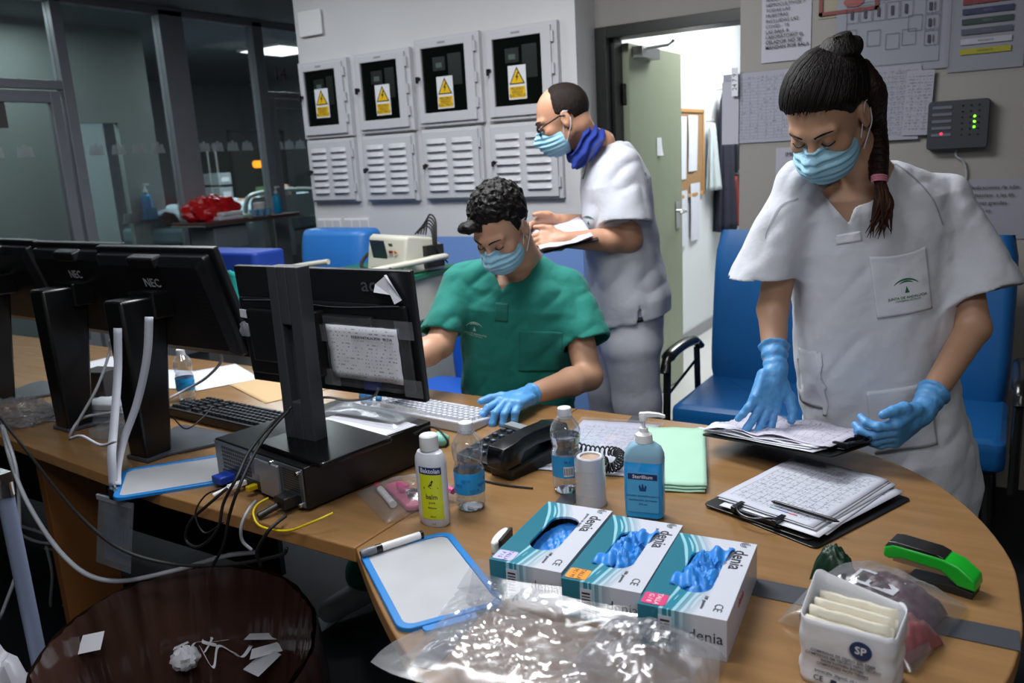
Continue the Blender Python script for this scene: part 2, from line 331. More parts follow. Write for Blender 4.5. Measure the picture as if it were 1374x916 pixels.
def pump_bottle(loc, body, label, name='pump_dispenser', s=1.0, grp=None):
    t_ = thing(name, label, 'dispenser', loc)
    obj('bottle', MB().lathe([(0.028*s, 0), (.03*s, .004*s), (.03*s, .1*s), (.026*s, .12*s), (.012*s, .13*s), (.012*s, .14*s)], 20), body, t_, smooth=True)
    obj('pump', MB().lathe([(.013*s, .14*s), (.013*s, .155*s), (.005*s, .156*s), (.005*s, .18*s), (.009*s, .182*s), (.009*s, .19*s)], 14).box(0, .04*s, -.006*s, .006*s, .18*s, .19*s), WHITE, t_, smooth=True)
    return t_
q = PX(200, 291, -6.86)
disp = pump_bottle((q.x, q.y, q.z), mat('blue gel', '#2f86b8', .3), 'blue hand gel bottle in a wall holder behind the ward glass', 'wall_gel_dispenser', 1.6)
obj('wall_holder', MB().box(-.06, .05, -.06, .06, -.02, .0).box(.04, .05, -.06, .06, 0, .08).box(-.06, -.05, -.06, .06, -.02, .2), mat('blue holder', '#2c78a0', .4), disp)
q = PX(177, 293, -6.9); o = obj('wall_socket', MB().box(0, .012, -.08, .08, -.045, .045).box(.012, .016, -.06, -.01, -.03, .03).box(.012, .016, .01, .06, -.03, .03), mat('socket grey', '#8d8f92', .5), None, bev=.003, loc=q); tag(o, 'small double wall socket behind the ward glass left of the blue gel dispenser', 'socket')
L0 = thing('ward_ceiling_light', 'square lit panel on the dark ward ceiling', 'light', (-7.05, 6.83, ZC))
obj('light_frame', B(-.33, .33, -.33, .33, -.02, 0), WHITE, L0); obj('diffuser', B(-.3, .3, -.3, .3, -.026, -.02), mat('lit ward diffuser', .9, .5, emit=(.95, .98, 1), es=3.2), L0)
# dim doorway with an amber screen inside the ward
t_ = thing('monitor_rack', 'dark medical rack with a glowing amber readout deep in the ward', 'medical equipment', (-8.6, 7.45, 0))
obj('rack', MB().box(-.3, .3, -.42, .42, .2, 1.75), mat('dark rack', '#20261f', .5), t_, bev=.01)
obj('rack_frame', MB().box(.3, .33, -.45, -.41, 0, 1.95).box(.3, .33, .41, .45, 0, 1.95).box(.3, .33, -.45, .45, 1.91, 1.95), mat('black rail', .01, .4), t_)
obj('readout', MB().prism(rrect(.17, .09, .04), 0, .012, TM((.301, -.02, 1.53), (pi/2, 0, pi/2))), mat('amber light', '#d98a20', .5, emit='#ff9a20', es=2.5), t_)
obj('panel_light', B(.3, .306, -.1, .2, 1.15, 1.25), mat('dim green light', '#4b6a4a', .5, emit='#70a070', es=.35), t_)
obj('device', MB().box(.3, .42, -.3, .25, 1.0, 1.14), mat('pale device', '#6f7a74', .5), t_, bev=.01)
def infusion(loc, label):
    t_ = thing('infusion_stand', label, 'medical stand', loc)
    obj('pole', MB().cyl((0, 0, .05), (0, 0, 1.75), .014).tube([(-.1, 0, 1.78), (-.1, 0, 1.74), (.1, 0, 1.74), (.1, 0, 1.78)], .006), STEEL, t_)
    for a in range(4): obj('foot', MB().cyl((0, 0, .06), (.28*cos(a*pi/2), .28*sin(a*pi/2), .03), .016), STEEL, t_)
    for k in range(3): obj('infusion_pump', MB().box(-.02, .1, -.09, .09, 1.0+.16*k, 1.13+.16*k).mi_(1).box(.1, .105, -.05, .06, 1.03+.16*k, 1.08+.16*k), [mat('pump grey', '#7d868a', .5), mat('pump face', '#b7bec2', .4)], t_, bev=.008)
infusion((-7.75, 6.35, 0), 'stand with grey infusion pumps beside the ward bed'); infusion((-8.2, 6.6, 0), 'infusion stand standing before the amber lit rack')
# bed with a patient under pale blue covers
t_ = thing('hospital_bed', 'hospital bed with pale rails behind the ward glass', 'bed', (-6.9, 6.0, .12))
obj('mattress', MB().box(-.45, .45, -1.2, .9, .72, .86), mat('mattress blue', '#5d7680', .6), t_, bev=.03)
obj('bed_frame', MB().box(-.48, .48, -1.25, .95, .55, .7).box(-.44, -.38, -1.2, -1.1, -.12, .55).box(.38, .44, -1.2, -1.1, -.12, .55).box(.38, .44, .8, .9, -.12, .55), mat('bed frame', '#73807c', .5), t_, bev=.01)
sr = MB().tube(spline([(.5, -.5, .8), (.52, -.48, 1.05), (.52, -.3, 1.12), (.52, .3, 1.12), (.52, .5, 1.05), (.5, .52, .8)]), .022).prism(rrect(.85, .24, .06), 0, .02, TM((.505, 0, .96), (pi/2, 0, pi/2)))
obj('side_rail', sr, mat('rail plastic', '#8fa09c', .4), t_, smooth=True)
obj('rail_knob', MB().cyl((.53, -.05, .97), (.545, -.05, .97), .03), mat('rail blue', '#27508a', .4), t_)
obj('bed_control', B(.45, .5, -1.1, -.7, .6, .63), mat('red strip', '#8c1d22', .5), t_)
pt = thing('bed_covers', 'crumpled pale blue covers over the patient in the ward bed', 'bedding', (-6.9, 6.0, .985))
obj('sheet', MB().grid(30, 40, lambda a, b: ((a-.5)*.98, -1.15+1.5*b, .02+.17*sin(pi*a)**.7*(.75+.25*sin(3*b))+.035*wob(a*2, b*3, 0, 1.3))), mat('pale blue sheet', '#8ba0ac', .8, var=.1), pt, smooth=True, th=.01, ang=180)
obj('draped_side', MB().grid(24, 14, lambda a, b: (.5+.02*wob(a*3, b), -1.1+1.2*a, .03-.45*b+.03*sin(9*a))), mat('grey towel', '#98a7ae', .85), pt, smooth=True, th=.01, ang=180)
pl = tag(obj('pillow', MB().lathe([(.01, -.07), (.2, -.06), (.28, 0), (.2, .06), (.01, .07)], 20, TM((0, 0, 0), (0, 0, 0), (1.2, .8, 1))), mat('pillow blue', '#9db2c0', .8), None, smooth=True, ang=180, loc=(-6.9, 6.66, 1.08), rot=(.35, 0, 0)), 'pale blue pillow at the far end of the ward bed', 'pillow')
# ================================================================== ON THE BACK WALL
cabm = mat('enamelled cabinet', '#bfc0c4', .4, var=.03, vs=4); dark = mat('cabinet interior', '#0c1210', .35)
yel = mat('warning yellow', '#e0b400', .45)
def warning(parent, x, z, w, h):
    s = obj('warning_sign', B(x-w/2, x+w/2, -.0025, 0, z-h/2, z+h/2), mat('sticker white', '#d8dade', .45), parent)
    RX = (pi/2, 0, 0)
    tz = z+h*.17; tw = w*.44
    mb = MB().prism([(-tw, -tw*.8), (tw, -tw*.8), (0, tw*1.05)], 0, .001, TM((x, -.0026, tz), RX))
    mb.mi_(1).prism([(-tw*.8, -tw*.68), (tw*.8, -tw*.68), (0, tw*.8)], 0, .0006, TM((x, -.0037, tz), RX))
    mb.mi_(0).prism([(.12*tw, .5*tw), (-.2*tw, -.05*tw), (-.02*tw, -.05*tw), (-.12*tw, -.55*tw), (.22*tw, .12*tw), (.02*tw, .12*tw), (.3*tw, .5*tw)], 0, .0006, TM((x, -.0044, tz-.04*tw), RX))
    obj('hazard_triangle', mb, [INK, yel], s)
    mb = MB().box(x-w*.44, x+w*.44, -.0034, -.0025, z-h*.46, z-h*.12)
    for i, l in enumerate(('PELIGRO', 'RIESGO', 'ELECTRICO')): mb.mi_(1).text(l, h*.115, TM((x, -.0036, z-h*.19-i*h*.1), RX), bold=.02)
    obj('sign_text', mb, [yel, INK], s)
sg = [(-3.742, 1.63, .385, .44, .5, .47), (-3.298, 1.635, .4, .44, .55, .4), (-2.862, 1.645, .42, .46, .5, .36), (-2.405, 1.645, .42, .455, .48, .4)]
pos = ['leftmost, nearest the ward glass', 'second from the ward glass', 'third from the ward glass', 'rightmost, above the standing man']
for i, (x, z, w, h, sxp, szp) in enumerate(sg):
    t_ = thing('electrical_cabinet', 'white cabinet with a dark window and yellow hazard sign, %s' % pos[i], 'cabinet', (x, VW, z), group='electrical cabinets on the wall')
    obj('cabinet_frame', B(0, w, -.035, 0, 0, h), cabm, t_, bev=.004)
    d0, d1, a0, a1 = .018, w-.03, .02, h-.02; wx0, wx1, wz0, wz1 = .05, w-.085, .07, h-.055
    mb = MB().box(d0, wx0, -.05, -.036, a0, a1).box(wx1, d1, -.05, -.036, a0, a1).box(wx0, wx1, -.05, -.036, a0, wz0).box(wx0, wx1, -.05, -.036, wz1, a1)
    dr = obj('cabinet_door', mb, cabm, t_, bev=.002)
    obj('door_window', MB().box(wx0, wx1, -.038, -.036, wz0, wz1).mi_(1).box(wx0+.07, wx0+.15, -.0385, -.038, wz1-.12, wz1-.05).mi_(2).box(wx0+.09, wx0+.13, -.039, -.0385, wz1-.105, wz1-.08).mi_(1).box(wx0+.17, wx1-.03, -.0385, -.038, wz1-.2, wz1-.04), [mat('dark glazing', '#090e0c', .12), mat('dim breaker', '#161d1a', .4), mat('breaker face', '#4b5a54', .4)], dr)

    wz = wz0+(wz1-wz0)*szp-.02

    warning(dr, wx0+(wx1-wx0)*sxp, wz, .105, .165)
    for ch in dr.children:
        if ch.name.startswith('warning_sign'): ch.location.y = -.0395
    obj('lock', MB().cyl((.03, -.05, h*.55), (.03, -.062, h*.55), .011, n=12).box(.027, .033, -.08, -.06, h*.55-.025, h*.55+.008), BLACK, dr)
    mb = MB()
    for zz in (.08, h*.45, h-.1): obj('hinge', MB().cyl((w-.022, -.045, zz), (w-.022, -.045, zz+.05), .008, n=10), cabm, t_, smooth=True)
    obj('maker_plate', B(w*.4, w*.52, -.0515, -.05, h-.04, h-.03), mat('plate grey', '#8d8f95', .4), dr)
for i, (x, z, w, h) in enumerate([(-3.735, 1.25, .375, .37), (-3.295, 1.245, .385, .375), (-2.86, 1.245, .4, .385), (-2.41, 1.24, .425, .39)]):
    t_ = thing('louvered_cabinet', 'white louvered cabinet, %s' % ['leftmost of the lower row, nearest the ward glass', 'lower row, second from the ward glass', 'lower row, third from the ward glass, left of the standing man', 'lower row, beside the standing man at the right end'][i], 'cabinet', (x, VW, z), group='louvered cabinets below the electrical cabinets')
    obj('cabinet_frame', B(0, w, -.03, 0, 0, h), cabm, t_, bev=.004)
    dr = obj('cabinet_door', B(.012, w-.02, -.044, -.031, .012, h-.012), cabm, t_, bev=.003)
    mb = MB()
    for c in range(2):
        x0 = .04+c*(w-.06)/2; x1 = x0+(w-.06)/2-.035
        for r in range(7):
            z0 = .045+r*(h-.09)/7+.01
            n = 6
            mb.grid(n, 4, lambda a, b: (x0+(x1-x0)*a, -.045-.016*(1-b)*min(1, 8*a*(1-a)), z0+.026*b))
            mb.add([(x0, -.045, z0), (x1, -.045, z0), (x1-.01, -.061, z0), (x0+.01, -.061, z0)], [(0, 1, 2, 3)])
    lv = obj('louvers', mb, cabm, dr, smooth=True)
    obj('lock', MB().cyl((.03, -.044, h*.5), (.03, -.056, h*.5), .01, n=12).box(.027, .033, -.075, -.055, h*.5-.02, h*.5+.006).box(.03, .07, -.048, -.045, h*.5+.0, h*.5+.004), BLACK, dr)
    mb = MB()
    for zz in (.06, h-.11): obj('hinge', MB().cyl((w-.012, -.04, zz), (w-.012, -.04, zz+.05), .007, n=10), cabm, t_, smooth=True)
# sockets, blank plate
for i, (x0, x1) in enumerate(((-3.735, -3.545), (-3.515, -3.32))):
    t_ = thing('wall_socket', ['bank of white wall sockets, the left one, nearer the ward glass', 'bank of white wall sockets, the right one, above the blue recliner'][i], 'socket', (x0, VW, 1.075), group='socket banks above the blue wall band')
    w = x1-x0; obj('plate', MB().box(0, w, -.012, 0, 0, .072), WHITE, t_, bev=.003)
    for k in range(3): obj('socket_face', MB().prism(rrect(w/3-.012, .05, .006), 0, .004, TM((w/6+k*w/3, -.0125, .038), (pi/2, 0, 0))), mat('socket face', '#c9cbd2', .35), t_, bev=.001)
    obj('blue_strip', B(.02, w-.01, -.016, -.012, -.004, .008), mat('blue strip', '#3a55a8', .4), t_)
q = PY(403, 50, VW); o = obj('blank_plate', MB().prism(rrect(.18, .14, .01), 0, .012, TM((0, -.012, 0), (pi/2, 0, 0))), WHITE, None, bev=.003, loc=(-3.62, VW, 2.285)); tag(o, 'square white blank cover plate high on the wall near the ward', 'wall plate')
# ------------------------------------------------------------------ right-hand wall: papers, intercom panel
def wsheet(name, label, px, py, w, h, m_, cat='paper', rz=0, grp=None, curl=.006, y=VW-.004, film_=False, anchor='c', kids=None):
    q = PY(px, py, y)
    def fn(a, b): return ((a-.5)*w, (b-.5)*h, curl*(.1+.3*(1-b)**3*(1+.5*sin(3*a))))
    o = obj(name, MB().grid(10, 10, fn), m_, None, loc=q, rot=(pi/2, 0, 0), smooth=True)
    o.rotation_euler = (Matrix.Rotation(pi/2, 3, 'X') @ Matrix.Rotation(rz, 3, 'Z')).to_euler()
    tag(o, label, cat, grp)
    if film_: obj('plastic_sleeve', MB().grid(12, 12, lambda a, b: ((a-.5)*(w+.02), (b-.5)*(h+.02), .004+fn(a, b)[2]+.0015*wob(a*3, b*3))), film('sleeve film', (1, 1, 1), .03, .08), o, smooth=True)
    if kids: kids(o)
    return o
P1 = mat('notice paper', '#a9a9b4', .6)
def k1(o):
    mb = MB()
    for i, l in enumerate(('MUESTRAS DE', 'ANALITICAS', 'HEMOCULTIVOS Y', 'TODAS LAS', 'MUESTRAS', 'INCLUIDAS LAS', 'COVID - 19', 'LAS BAJA A', 'LABORATORIO EL', 'CELADOR NO SE', 'MANDAN POR BALA')):
        mb.text(l, .0195, TM((-.085, .125-i*.0215, .0085)), al='LEFT', bold=.02 if i > 8 else 0)
    mb.box(-.085, .05, -.036, -.0352, .008, .0085).box(-.085, .07, -.0575, -.0567, .008, .0085).box(-.085, .07, -.079, -.0782, .008, .0085)
    obj('lettering', mb, INK, o)
wsheet('laboratory_notice', 'white notice in capitals about blood samples, top left above the nurse', 1055, 32, .205, .3, P1, kids=k1, cat='notice')
wsheet('schedule_sheet', 'wide printed schedule overhanging the edge of the wall by the doorway', 1017, 144, .31, .3, printed('schedule', .31, .3, '#9fa0ae', grid=(.035, .0135), pitch=.0135, wordf=90, dens=.42), kids=None, film_=True)
wsheet('loose_strip_sheet', 'narrow sheet at the very edge of the wall behind the schedule', 980, 152, .075, .27, P1, y=VW-.012)
o = obj('taped_tag', MB().box(-.014, .014, -.06, .06, 0, .001).mi_(1).text('24 7 9', .028, TM((0, 0, .0012), (0, 0, pi/2))), [PAPER, INK], None); o.location = PY(986, 110, VW-.03); o.rotation_euler = (pi/2, 0, 0); tag(o, 'small white tag with black figures above the narrow sheet at the wall edge', 'tag')
def k2(o):
    mb = MB(); mb.text('IMPORTANTE', .026, TM((0, .14, .0075))).text('ACTITUD:', .022, TM((.01, .108, .0075))); obj('handwriting', mb, INK, o)
wsheet('handwritten_notice', 'handwritten notice half hidden behind the nurse under the schedule', 1078, 250, .24, .34, printed('hand', .2, .2, '#a3a3ae', pitch=.018, wordf=70), kids=k2)
def k3(o):
    mb = MB().box(-.115, .115, -.05, -.036, .006, .008).box(-.115, .115, .036, .05, .006, .008).box(-.115, -.1, -.05, .05, .006, .008).box(.1, .115, -.05, .05, .006, .008); obj('red_border', mb, mat('red border', '#6f1418', .5), o)
    obj('red_mark', MB().prism([(.03*cos(a*pi/8)*1.3, .02*sin(a*pi/8)) for a in range(16)], .006, .008, TM((.02, -.01, 0))), mat('red mark', '#8a3a3a', .5), o)
q = PY(1137, -8, VW); wsheet('red_framed_label', 'red bordered label at the top edge above the nurse', 1139, 0, .24, .12, mat('label cream', '#8d8570', .5), kids=k3, cat='label', curl=.0)
def k4(o):
    mb = MB()
    def rc(x0, x1, y0, y1, t=.0012): mb.box(x0, x1, y0, y0+t, .006, .0066).box(x0, x1, y1-t, y1, .006, .0066).box(x0, x0+t, y0, y1, .006, .0066).box(x1-t, x1, y0, y1, .006, .0066)
    for i in range(5): rc(-.17+i*.05, -.125+i*.05, .055, .12); mb.mi_(0).box(-.155+i*.05, -.145+i*.05, .07, .105, .006, .0068)
    for i in range(3): rc(.12, .17, .06-i*.06, .115-i*.06); mb.box(.132, .142, .07-i*.06, .1-i*.06, .006, .0068).box(.15, .153, .07-i*.06, .1-i*.06, .006, .0068)
    for i in range(3): rc(-.17, -.13, -.01-i*.05, .03-i*.05); mb.box(-.16, -.15, 0-i*.05, .022-i*.05, .006, .0068)
    for x, y in ((-.09, -.04), (-.02, -.06), (.04, -.05), (.06, .0)): rc(x, x+.05, y, y+.06)
    rc(-.17, .175, -.12, .13)
    obj('plan_drawing', mb, mat('plan ink', '#2c2e3a', .6), o)
wsheet('floor_plan', 'large floor plan of the ward in a glossy sleeve above the nurse', 1196, 45, .42, .3, mat('plan paper', '#858894', .5), kids=k4, film_=True, cat='plan', y=VW-.006)
wsheet('grid_form', 'printed form with thin tables behind the braid, below the floor plan', 1196, 139, .21, .29, printed('form a', .2, .28, '#8e8f9c', grid=(.05, .02), pitch=.01), y=VW-.012, curl=.012)
wsheet('narrow_form', 'narrow printed form between the floor plan and the intercom panel', 1232, 138, .1, .25, printed('form b', .1, .25, '#9495a1', grid=(.025, .025), pitch=.012), y=VW-.02, rz=-.03)
def k5(o):
    for i, (c, n) in enumerate((('#6d1a20', 'red'), ('#161f4a', 'blue'), ('#0e2d2a', 'green'), ('#3c4252', 'grey'), ('#9a9ba6', 'white'), ('#8f8a10', 'yellow'))):
        b = obj('colour_bar', MB().box(-.085, .085, .093-i*.0365, .114-i*.0365, .0055, .0075).mi_(1).text('TEXTO' if i < 4 else 'PENDIENTE', .01, TM((.0, .1035-i*.0365, .0077))), [mat('bar '+n, c, .45), mat('pale print', '#666a77', .5) if i < 4 else INK], o); b['label'] = n+' bar'
wsheet('colour_code_chart', 'laminated chart with six coloured bars at the top right of the wall', 1324, 38, .255, .3, mat('chart paper', '#7f818c', .5), kids=k5, film_=True, cat='chart')
def k6(o):
    mb = MB()
    for i, l in enumerate(('Medicaciones de adm', 'Midazolam  a las 6h', 'semanas grandes', '         1 es')): mb.text(l, .02, TM((-.14, .085-.03*i, .0075)), al='LEFT')
    obj('handwriting', mb, INK, o)
wsheet('whiteboard_sheet', 'pale handwritten sheet on the wall right of the nurse below the intercom', 1352, 280, .34, .235, mat('board sheet', '#8b8c96', .35), kids=k6, curl=0)
t_ = thing('intercom_panel', 'dark grey nurse call panel with green and red lights on the wall', 'control panel', PY(1286, 167, VW))
obj('housing', MB().prism(rrect(.212, .185, .012), 0, .05, TM((0, 0, 0), (pi/2, 0, 0))), mat('panel grey', '#2b2e36', .45), t_, bev=.003)
mb = MB()
for i in range(5): mb.box(-.09, -.022, -.053, -.05, .062-.026*i, .073-.026*i)
obj('label_strip', mb, mat('strip pale', '#59606c', .4), t_)
mb = MB()
for i in range(6):
    for j in range(3): mb.cyl((.015+.028*j, -.05, .07-.022*i), (.015+.028*j, -.052, .07-.022*i), .004, n=8)
obj('button_grid', mb, BLK, t_)
for i in range(3): b = obj('status_light', MB().cyl((.057, -.05, .028-.02*i), (.057, -.055, .028-.02*i), .0042, n=12), mat('green led', '#66ff20', .4, emit='#70ff20', es=5), t_); b['label'] = 'green lit lamp'
b = obj('status_light', MB().cyl((-.055, -.05, -.032), (-.055, -.055, -.032), .0042, n=12), mat('red led', '#ff2030', .4, emit='#ff2038', es=5), t_); b['label'] = 'red lit lamp'
obj('cable', MB().tube(spline([(0, -.02, -.09), (.0, -.02, -.12), (.03, -.015, -.15), (.04, -.01, -.22), (.02, -.01, -.4)]), .004), mat('pale cable', '#9a9ca3', .5), t_, smooth=True)
# ------------------------------------------------------------------ blue arm chairs behind the nurse
bl = mat('blue vinyl', '#0e548f', .38, var=.08, vs=6, bump=.001, bs=220); blb = mat('light blue vinyl', '#2f77c4', .4, var=.08, vs=6)
def armchair(x0, x1, vf, vb, label, zt=1.06, grp='blue armchairs behind the nurse', tilt=.14):
    t_ = thing('armchair', label, 'chair', ((x0+x1)/2, vf, 0), group=grp); w = x1-x0
    def pad(wd, dp, hh, r=.03):
        mb = MB(); n = 8; rings = []
        for k in range(n+1):
            z = hh*k/n; e = (abs(2*k/n-1))**6*.02; rings.append([(x, y, z) for x, y in rrect(wd-2*e, dp-2*e, r)])
        return mb.loft(rings)
    s = obj('seat', pad(w, .52, .12), bl, t_, smooth=True, loc=(0, .27, .36), bev=.008)
    b = obj('backrest', pad(w-.01, .11, zt-.38, .045), bl, t_, smooth=True, loc=(0, .5, .42), rot=(-tilt, 0, 0), bev=.012)
    for sx in (-1, 1):
        a = obj('armrest', MB().tube(spline([(0, .02, .6), (0, .06, .655), (0, .2, .67), (0, .36, .66), (0, .44, .62)]), [.02]*6+[.028]*13+[.022]*6, 12, flat=.75), BLK, t_, smooth=True, loc=(sx*(w/2+.025), 0, 0), ang=80)
        obj('arm_post', MB().tube([(0, .05, .63), (0, .03, .3)], .016).tube([(0, .4, .62), (0, .42, .3)], .014).tube([(0, .04, .5), (0, .4, .57)], .006), BLK, a, smooth=True)
        obj('leg', MB().tube([(sx*w*.4, .06, .36), (sx*w*.44, .03, .0)], .016), BLK, t_, smooth=True)
        obj('leg', MB().tube([(sx*w*.4, .48, .36), (sx*w*.44, .54, .0)], .016), BLK, t_, smooth=True)
    obj('seat_frame', MB().box(-w*.42, w*.42, .04, .5, .33, .37), BLK, t_)
    return t_
armchair(-1.12, -.6, 2.93, 3.5, 'blue vinyl armchair with black armrests left of the nurse by the doorway', 1.07)
armchair(-.49, .02, 2.93, 3.5, 'blue vinyl armchair with black armrest half hidden behind the nurse on the right', 1.05)
# ------------------------------------------------------------------ recliner and crash trolley under the cabinets
t_ = thing('recliner', 'light blue recliner with a rounded headrest under the wall sockets', 'chair', (-3.25, 3.4, 0))
def rb(w, d, h, r):
    n = 10; mb = MB(); mb.loft([[(x*(1-.03*abs(2*k/n-1)**4), y*(1-.3*max(0, 2*k/n-1)**3), h*k/n) for x, y in rrect(w, d, r, 6)] for k in range(n+1)]); return mb
obj('backrest', rb(.5, .26, .66, .09), blb, t_, smooth=True, loc=(0, .05, .46), bev=.03, bseg=4, ang=60)
obj('seat', rb(.46, .45, .16, .06), blb, t_, smooth=True, loc=(0, -.25, .34), bev=.02)
for sx in (-1, 1): obj('armrest', rb(.07, .42, .22, .03), blb, t_, smooth=True, loc=(sx*.25, -.25, .4), bev=.015)
obj('base_frame', MB().box(-.25, .25, -.5, .1, .1, .34).box(-.28, -.22, -.52, .12, 0, .1).box(.22, .28, -.52, .12, 0, .1), GREYP, t_, bev=.01)
cream = mat('cream plastic', '#c9c7b8', .4, var=.03); grn = mat('green worktop', '#0d6b4d', .4)
ct = thing('crash_trolley', 'cream crash trolley with a green top and curved rail behind the seated man', 'trolley', (-2.62, 3.02, 0), R(2))
obj('trolley_body', MB().box(-.26, .3, -.22, .22, .74, .94).mi_(1).box(-.24, .28, -.2, .2, .12, .74), [cream, mat('drawer grey', '#9aa0a0', .5)], ct, bev=.012)
obj('green_top', MB().prism(rrect(.6, .47, .04), .94, .965, TM((.02, .0, 0))), grn, ct, bev=.004)
for k in range(3):
    dr = obj('drawer', B(-.23, .27, -.225, -.2, .16+k*.19, .33+k*.19), cream, ct, bev=.006); obj('drawer_handle', B(-.1, .06, -.24, -.225, .27+k*.19, .29+k*.19), GREYP, dr, bev=.003)
obj('rail', MB().tube(spline([(-.1, -.24, 1.035), (-.3, -.25, 1.01), (-.4, -.22, .985), (-.42, -.1, .965), (-.42, 0, .95)]), .013, 10), cream, ct, smooth=True, ang=80)
obj('rail', MB().tube(spline([(.1, -.27, .955), (.11, -.27, .985), (.17, -.23, 1.0), (.3, -.12, 1.02), (.38, -.04, 1.035), (.37, .03, 1.03), (.25, .06, 1.02)]), .014, 10), cream, ct, smooth=True, ang=80)
for sx in (-.2, .24):
    for sy in (-.18, .2): obj('caster', MB().cyl((sx-.015, sy, .05), (sx+.015, sy, .05), .05).box(sx-.02, sx+.02, sy-.02, sy+.02, .05, .12), BLACK, ct, smooth=True)
t_ = thing('defibrillator', 'cream portable defibrillator with a grey screen on the green trolley top', 'defibrillator', (-2.46, 3.02, .966), R(-14))
sd = [(-.12, 0), (.13, 0), (.13, .11), (.06, .155), (-.07, .175), (-.09, .165)]
obj('case', MB().prism(sd, -.145, .145, Matrix(((0, 0, 1, 0), (1, 0, 0, 0), (0, 1, 0, 0), (0, 0, 0, 1)))), cream, t_, bev=.012, smooth=True, bseg=3)
FR = TM((0, -.1065, .085), (R(100), 0, 0))
def on(mb): mb.T = FR; return mb
obj('screen', on(MB()).box(-.095, .015, -.025, .07, 0, .004), mat('grey lcd', '#343d42', .2), t_)
obj('control_strip', on(MB()).box(-.11, .03, -.055, -.035, 0, .003), mat('navy strip', '#1c2b57', .4), t_)
b = on(MB()).box(.05, .075, .045, .058, 0, .005).mi_(1).box(.04, .065, .012, .024, 0, .005).mi_(2).cyl((.09, .018, 0), (.09, .018, .006), .008)
obj('buttons', b, [mat('olive key', '#5b6642', .4), mat('red key', '#9c3a2a', .4), mat('orange key', '#c98a40', .4)], t_)
obj('side_print', MB().mi_(0).text('LIFE 20', .028, TM((.1465, .0, .05), (pi/2, 0, pi/2))), mat('side grey', '#8f9aa0', .5), t_)
obj('paddle_lead', MB().tube(spline([(-.16, -.03, .1), (-.17, -.1, .07), (-.12, -.16, .03), (0, -.17, .02), (.1, -.17, .04), (.12, -.16, .02)]), .009).box(-.03, .05, -.17, -.13, 0, .035).box(.08, .13, -.17, -.13, 0, .03), RUB, t_, smooth=True)
mb = MB()
for k in range(5): mb.tube(spline([(.02+.02*k, .06, .165), (.07, .07+.01*k, .2+.012*k), (.14+.01*k, .06, .19+.01*k), (.165+.006*k, .05, .1), (.16, .05+.02*k, .03)]), .004)
obj('cable_bundle', mb.box(.145, .175, .0, .1, .02, .12), RUB, t_, smooth=True)
# bits behind the monitors
o = tag(obj('blue_mattress', MB().prism(rrect(.52, .2, .03), -.25, .0), mat('royal blue foam', '#1c3f9e', .5, var=.1), None, bev=.01, loc=(-3.32, 2.75, 1.085)), 'royal blue padded board edge just above the middle monitor', 'bed board')
tag(obj('mattress_stand', MB().box(-.2, .2, -.08, .08, 0, .834), GREYP, None, bev=.01, loc=(-3.32, 2.75, 0)), 'grey stand hidden under the royal blue board', 'stand')
tq = thing('teal_cloth', 'teal cloth hanging between two monitors', 'cloth', (-3.15, 2.6, .75))
obj('fold', MB().grid(20, 12, lambda a, b: ((a-.5)*.22, .03*sin(9*a)*(1-b*.4), .24*b+.02*sin(4*a))), mat('teal cotton', '#1aa39a', .8), tq, smooth=True, th=.01, ang=180)
sq = thing('padded_chair', 'bright blue padded seat behind and beside the seated man', 'chair', (-1.85, 2.62, 0))
obj('seat', rb(.6, .5, .12, .05), mat('bright blue vinyl', '#1b55b4', .4, var=.08), sq, smooth=True, loc=(0, 0, .42), bev=.01)
obj('backrest', rb(.56, .1, .42, .045), MATS['bright blue vinyl'], sq, smooth=True, loc=(0, .3, .5), bev=.01)
obj('seat_frame', MB().box(-.2, .2, -.18, .2, .36, .42).cyl((0, 0, .05), (0, 0, .4), .03).box(-.25, .25, -.03, .03, .02, .06).box(-.03, .03, -.25, .25, .02, .06), BLACK, sq)
# overbed table with red bag, packs, pot, bottle
XO = -5.52
ot = thing('overbed_table', 'raised overbed table with a thin brown top in front of the ward glass', 'table', (XO, 4.67, 0))
obj('tabletop', B(-.2, .2, -.5, .5, 1.065, 1.09), mat('brown laminate', '#5a3b3b', .4), ot, bev=.006)
obj('table_edge', B(-.205, .21, -.505, .505, 1.055, 1.066), STEEL, ot, bev=.003)
obj('column', B(-.03, .03, .28, .34, .1, 1.055), STEEL, ot, bev=.004); obj('base', MB().box(-.3, .3, .28, .34, .03, .08).box(-.03, .03, -.3, .3, .04, .08), STEEL, ot, bev=.01)
obj('drawer', B(-.15, .15, -.38, -.05, .86, 1.05), mat('grey drawer', '#707a80', .5), ot, bev=.01)
def rumple(rx, ry, rz, amp, sd, fr=1.0, n=36):
    mb = MB()
    def fn(a, b):
        th = 2*pi*a; ph = pi*(b-.5); r = 1+amp*wob(cos(th)*cos(ph)*fr+sd, sin(th)*cos(ph)*fr, sin(ph)*fr*4)
        return (rx*cos(th)*cos(ph)*r, ry*sin(th)*cos(ph)*r, max(0, rz*.62+rz*sin(ph)*r))
    return mb.grid(n, n//2, fn)
tag(obj('red_bag', rumple(.14, .26, .12, .16, 3, 1.4, 60), mat('red plastic', '#c0161c', .3, var=.2, vs=20), None, smooth=True, ang=60, loc=(XO, 4.42, 1.088)), 'crumpled bright red plastic bag on the overbed table', 'bag')
